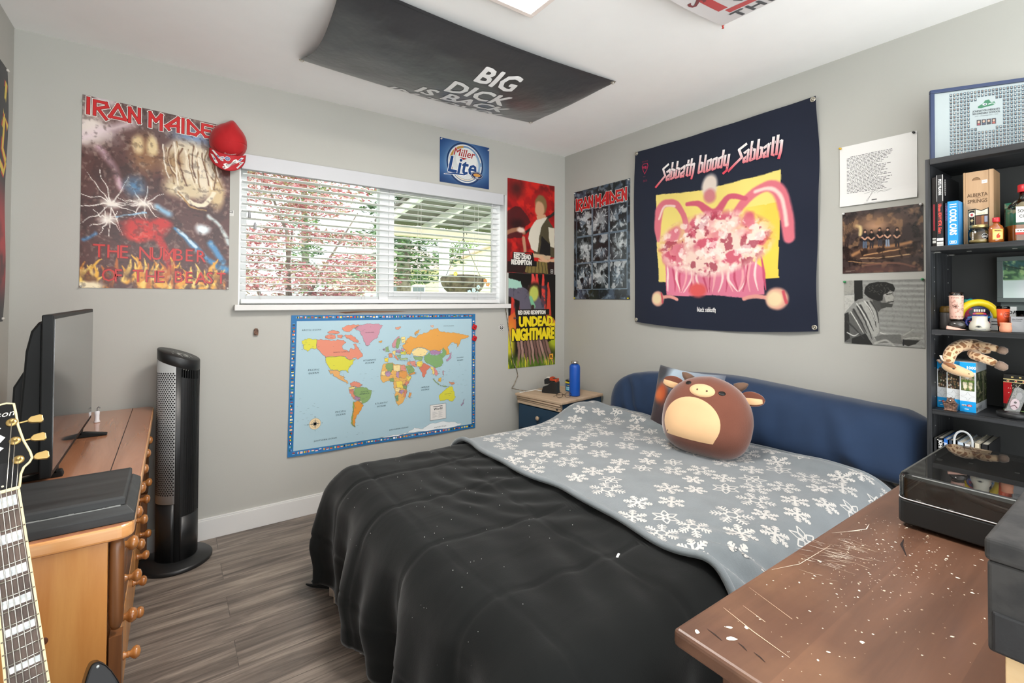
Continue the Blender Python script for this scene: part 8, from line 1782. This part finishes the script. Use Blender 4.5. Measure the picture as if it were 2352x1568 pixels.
p.poly(bw('355,540 420,520 540,515 565,545 560,580 470,575 380,585'), '#6c6d6a'); p.poly(bw('540,530 575,500 620,470 630,480 605,502 655,498 690,508 660,520 692,528 670,545 640,560 600,585 560,580'), '#8a8b86'); p.stroke(bw('560,545 610,535 685,530'), .018, '#b4b4ae', .6); p.stroke(bw('560,520 600,495 625,475'), .018, '#a4a49e', .5); p.poly(bw('555,545 620,548 672,545 640,575 590,590 558,580'), '#2f302e'); p.stroke(bw('560,552 560,585'), .02, '#26272a', .4); p.stroke(bw('360,585 440,560 500,600'), .03, '#b0b1ab', .8, .7)
p.mottle(50, 50, '#1f201f', .55, .7, .10, 3)
A = Art(F); A.raster(p.a, 0, 0, W0, H0); o = A.build('portrait_photo', m_paper); sheet(o, F, W0, H0, t=.004); tag(o, 'black and white photo of a curly haired man, lowest sheet beside the bookcase', 'photo')
pin(-.0045, -2.024, 1.350, 'B', '#2f8a50', 'green pushpin at the top left corner of the black and white photo'); pin(-.0045, -2.316, 1.354, 'B', '#2f8a50', 'green pushpin at the top right corner of the black and white photo')
# --- framed graduation composite standing on the bookcase
gr = thing('class_photo_frame', 'blue framed class photo composite standing on top of the bookcase', 'picture frame', (-.05, -2.62, 1.8))
GT_ = Matrix.Translation((-.202, -2.392, 1.8005)) @ Matrix.Rotation(math.radians(30), 4, 'Z'); gw, gh, gf_ = .365, .295, .014
mb = MB(); m_bf = mat('blue_frame', '#1f3258', rough=.35, var=.05)
for a, b in (((0, -gw, 0), (.016, 0, gf_)), ((0, -gw, gh-gf_), (.016, 0, gh)), ((0, -gf_, gf_), (.016, 0, gh-gf_)), ((0, -gw, gf_), (.016, -gw+gf_, gh-gf_))): mb.box(a, b, T=GT_)
mb.build('frame', m_bf, gr, bev=.002); MB().box((.010, -gw+.01, .01), (.015, -.01, gh-.01), T=GT_).build('backing', m_blk, gr)
A = Art(lambda u, v, l: GT_ @ V(.0095-l, -u, v), .0003); A.rect(gf_, gf_, gw-gf_, gh-gf_, '#c4cacb', 0); r_ = random.Random(7)
nc, nr = 27, 17; cu0, cv0, dx, dy = .062, .030, .0104, .0144
for j in range(nr):
    for i in range(nc):
        u, v = cu0+dx*i, cv0+dy*j
        if 6 <= i <= 14 and 6 <= j <= 14 and not (j in (6, 14) and (i < 8 or i > 12)): continue
        A.rect(u, v, u+.0080, v+.0112, '#4a6878', 1); A.poly(ell(u+.0040, v+.0070, .0021, .0028, 8), r_.choice(('#d8c0b0', '#c8a890', '#e0ccc0', '#a88068')), 2); A.rect(u+.0012, v+.0004, u+.0068, v+.0037, r_.choice(('#1e2630', '#2a323c', '#1a1e28')), 2); A.rect(u+.0015, v+.0122, u+.0065, v+.0129, '#8a9498', 1)
lc = cu0+dx*10.4
A.poly([(lc+x*.8, .210+y) for x, y in ((-.030, .0), (-.010, .010), (-.004, .020), (.010, .022), (.018, .010), (.030, .012), (.034, .004), (.024, -.002), (.008, -.004), (-.018, -.008), (-.03, -.006))], '#1f7a4c', 2); A.poly(ell(lc-.004, .215, .007, .0045, 12), '#e4ece8', 3); A.disc(lc-.003, .215, .0028, '#2a3a5a', 4, 8); A.stroke([(lc+.006, .214), (lc+.017, .217), (lc+.025, .214)], .003, '#dfe8e4', 3)
A.text('JOHNSTON HEIGHTS', lc, .189, .0096, '#2a2e32', 2, .03, align='CENTER', sx=.86); A.text('SECONDARY SCHOOL', lc, .179, .0092, '#2a2e32', 2, .03, align='CENTER', sx=.86); A.text('2022 ~ Graduating Class ~ 2023', lc, .171, .0056, '#4a5256', 2, .0, shear=.3, align='CENTER', sx=.92)
for k in range(4): u = lc-.028+.0145*k; A.rect(u, .136, u+.0125, .158, '#3a2a34', 2); A.poly(ell(u+.006, .150, .0034, .0048, 10), '#d8b098', 3); A.rect(u+.002, .138, u+.010, .1435, ('#b03a4a', '#3a4a6a', '#2a2a30', '#c85a4a')[k], 3)
A.build('class_print', m_gloss, gr)
MB().box((.0065, -gw+gf_, gf_), (.0075, -gf_, gh-gf_), T=GT_).build('frame_glass', mat_glass('picture_glass', '#fafcfc', f=1.2), gr)

# ------------------------------------------------------------------ cloth on the ceiling and the left wall
m_ban = mat_print('satin_banner', rough=.32, spec=.7, bump=.3, sheen=.1)
bx0, bx1, by0, by1 = -2.150, -.705, -.455, -1.205
def FB(u, v, l):
    """u along the long side (0..1.445), v from the window-side edge (0) towards the room (.75)"""
    s, t = u/1.445, v/.75
    e = max(0, math.sin(PI*t))**.9*((.60 if s < .5 else .15)+(.40 if s < .5 else .85)*max(0, math.sin(PI*s))**.6); D = .105*e*(1 if 0 < s < 1 else 1)
    ends = .012*math.sin(PI*t)
    edge = .022*math.sin(PI*s)*(1-math.sin(PI*t))
    wr = .006*math.sin(s*16+t*6)*math.sin(PI*t)*(1-s)+.004*mnoise.noise(V(s*9, t*5, 3))*math.sin(PI*t)+.010*math.exp(-((t-.80)/.05)**2)*math.sin(PI*min(1, s*1.6))*(.5+.5*math.sin(s*40))*.6
    pinch = .03*math.sin(PI*s)*t*t*0
    bow = .02*math.sin(PI*t)*(1 if s < .5 else -1)*(abs(s-.5)*2)**3
    return V(bx0+u+bow, by0-v+.035*math.sin(PI*s)*(t-.5)*0, H-.006-D-edge-wr-l)
mb = Art(FB, .0005); n1, n2 = 120, 56; pts = []; fs = []
for j in range(n2+1):
    for i in range(n1+1): pts.append((1.445*i/n1, .75*j/n2))
for j in range(n2):
    for i in range(n1): q = j*(n1+1)+i; fs.append((q, q+1, q+n1+2, q+n1+1))
mb.faces(pts, fs, '#2d2d30', 0)
for t_, u, v in (('BIG', .820, .490), ('DICK', .808, .318), ('IS BACK', .800, .172), ('IN TOWN', .790, .004)):
    if v > 0: mb.text(t_, u, v, .172, '#ececec', 3, .030, align='CENTER', sx=.90, cut=.14)
for v0_ in (.012, .738): mb.stroke([(.01+1.42*i/60, v0_) for i in range(61)], .0016, '#1c1c1e', 1)
o = mb.build('black_banner', m_ban, smooth=True); tag(o, 'black satin banner with white lettering sagging from the ceiling', 'banner')
for u, v, lb in ((.012, .012, 'a'), (1.433, .012, 'b'), (.012, .738, 'c'), (1.433, .738, 'd')):
    c = FB(u, v, .001); q = MB(); q.lathe([(.006, 0), (.008, -.002), (.0115, -.002), (.013, .0)], 18, T=Matrix.Translation(c), cap0=False, cap1=False); q.build('grommet', mat('brass_nickel', '#c2bcae'), o)
for u, v, lb in ((.012, .012, 'left window side'), (1.433, .012, 'right window side'), (1.433, .738, 'right room side')):
    c = FB(u, v, 0); pin(c.x, c.y, H-.008, 'C', '#d0ccc4', f'pushpin holding the {lb} corner of the black ceiling banner')
# white ceiling flag with red border, its corner showing
fxo, fyo = -.752, -1.838
def FW(u, v, l):
    """u towards -y along the wall side edge, v towards -x"""
    dc = math.hypot(u, v); s = .06*math.sin(min(1, v/.9)*PI)**.8*(.5+.5*math.sin(min(1, u/1.3)*PI))+.07*math.sin(min(1, u/1.4)*PI)*math.sin(min(1, v/.9)*PI)
    e = .03*math.sin(min(1, u/1.4)*PI)*math.exp(-v/.12)+.03*math.sin(min(1, v/.9)*PI)*math.exp(-u/.12)
    return V(fxo+.012-v+.05*math.sin(min(1, u/1.4)*PI)*math.exp(-v/.3)*-1*0-.035*math.sin(min(1, u/1.4)*PI)*math.exp(-v/.25), fyo-u-.035*math.sin(min(1, v/.9)*PI)*math.exp(-u/.25), H-.008-s-e-l)
A = Art(FW, .0006); n1, n2 = 90, 60; pts = [(1.4*i/n1, .9*j/n2) for j in range(n2+1) for i in range(n1+1)]; fs = [(j*(n1+1)+i, j*(n1+1)+i+1, (j+1)*(n1+1)+i+1, (j+1)*(n1+1)+i) for j in range(n2) for i in range(n1)]
A.faces(pts, fs, '#d8d4d4', 0)
A.stroke([(.085, .9-.02*i) for i in range(38)], .042, '#c03434', 1); A.stroke([(.085+.02*i, .125) for i in range(62)], .042, '#c03434', 1)
A.text('THIS BREW', .075, .020, .105, '#2c2c30', 3, .025, sx=.9, spacing=1.15, cut=.3); A.text('S', .020, .330, .10, '#7a2a2e', 2, .02, rot=-PI/2)
A.stroke([(.15, .20), (.17, .17), (.21, .175), (.225, .20), (.21, .215)], [.004, .010, .014, .008, .003], '#2a2a2e', 2); A.stroke([(.165, .25), (.185, .215), (.235, .205), (.27, .225), (.275, .255), (.25, .26)], [.003, .012, .02, .012, .008, .002], '#2a2a2e', 2); A.ring(.285, .225, .012, .016, '#2a2a2e', 2, 14, 0, 4.5)
o = A.build('white_ceiling_flag', m_cloth, smooth=True); tag(o, 'white flag with a red border pinned to the ceiling, top right of the view', 'flag')
pin(fxo+.012, fyo, H-.008, 'C', '#b8342c', 'red pushpin holding the corner of the white ceiling flag')
# flag on the left wall, seen nearly edge on
def FL(u, v, l): return V(WX+.010+.004*math.sin(v*9+u*4)+.003*math.sin(u*13)+l, -.140-u+.016*math.sin(v*3.1), 1.158+v)
A = Art(FL, .0006)
p = Paint(60, 60, '#141314'); p.grad(.40, .62, '#8a1c22'); p.blob(.3, .65, .4, .16, '#b02a2e', .9); p.mottle(8, 8, '#3a1214', .5, .62, .8, 3, mask=np.clip((p.y-.5)*4, 0, 1)); p.mottle(14, 14, '#d86a52', .56, .66, .8, 5, mask=np.clip((p.y-.62)*5, 0, 1)*np.clip((.86-p.y)*8, 0, 1)); p.grad(.84, .95, '#161314')
A.raster(p.a, 0, 0, 1.1, 1.045)
for wd, cc, ll in ((.075, '#c8342c', 1), (.045, '#d9c23c', 2)):
    for ln in ([(.035, .98), (.095, .78)], [(.02, .80), (.075, .83), (.09, .70), (.02, .66)], [(.02, .66), (.045, .61), (.16, .66)], [(.19, .95), (.19, .65)], [(.24, .93), (.30, .66), (.38, .93)]): A.stroke(ln, wd*.6, cc, ll)
o = A.build('red_black_flag', m_cloth, smooth=True); tag(o, 'black and red cloth flag with yellow letters on the left wall, seen edge on', 'flag')
pin(WX+.014, -.150, 2.195, 'A', '#d0ccc4', 'pushpin at the top corner of the red and black wall flag'); pin(WX+.014, -.150, 1.170, 'A', '#d0ccc4', 'pushpin at the bottom corner of the red and black wall flag')
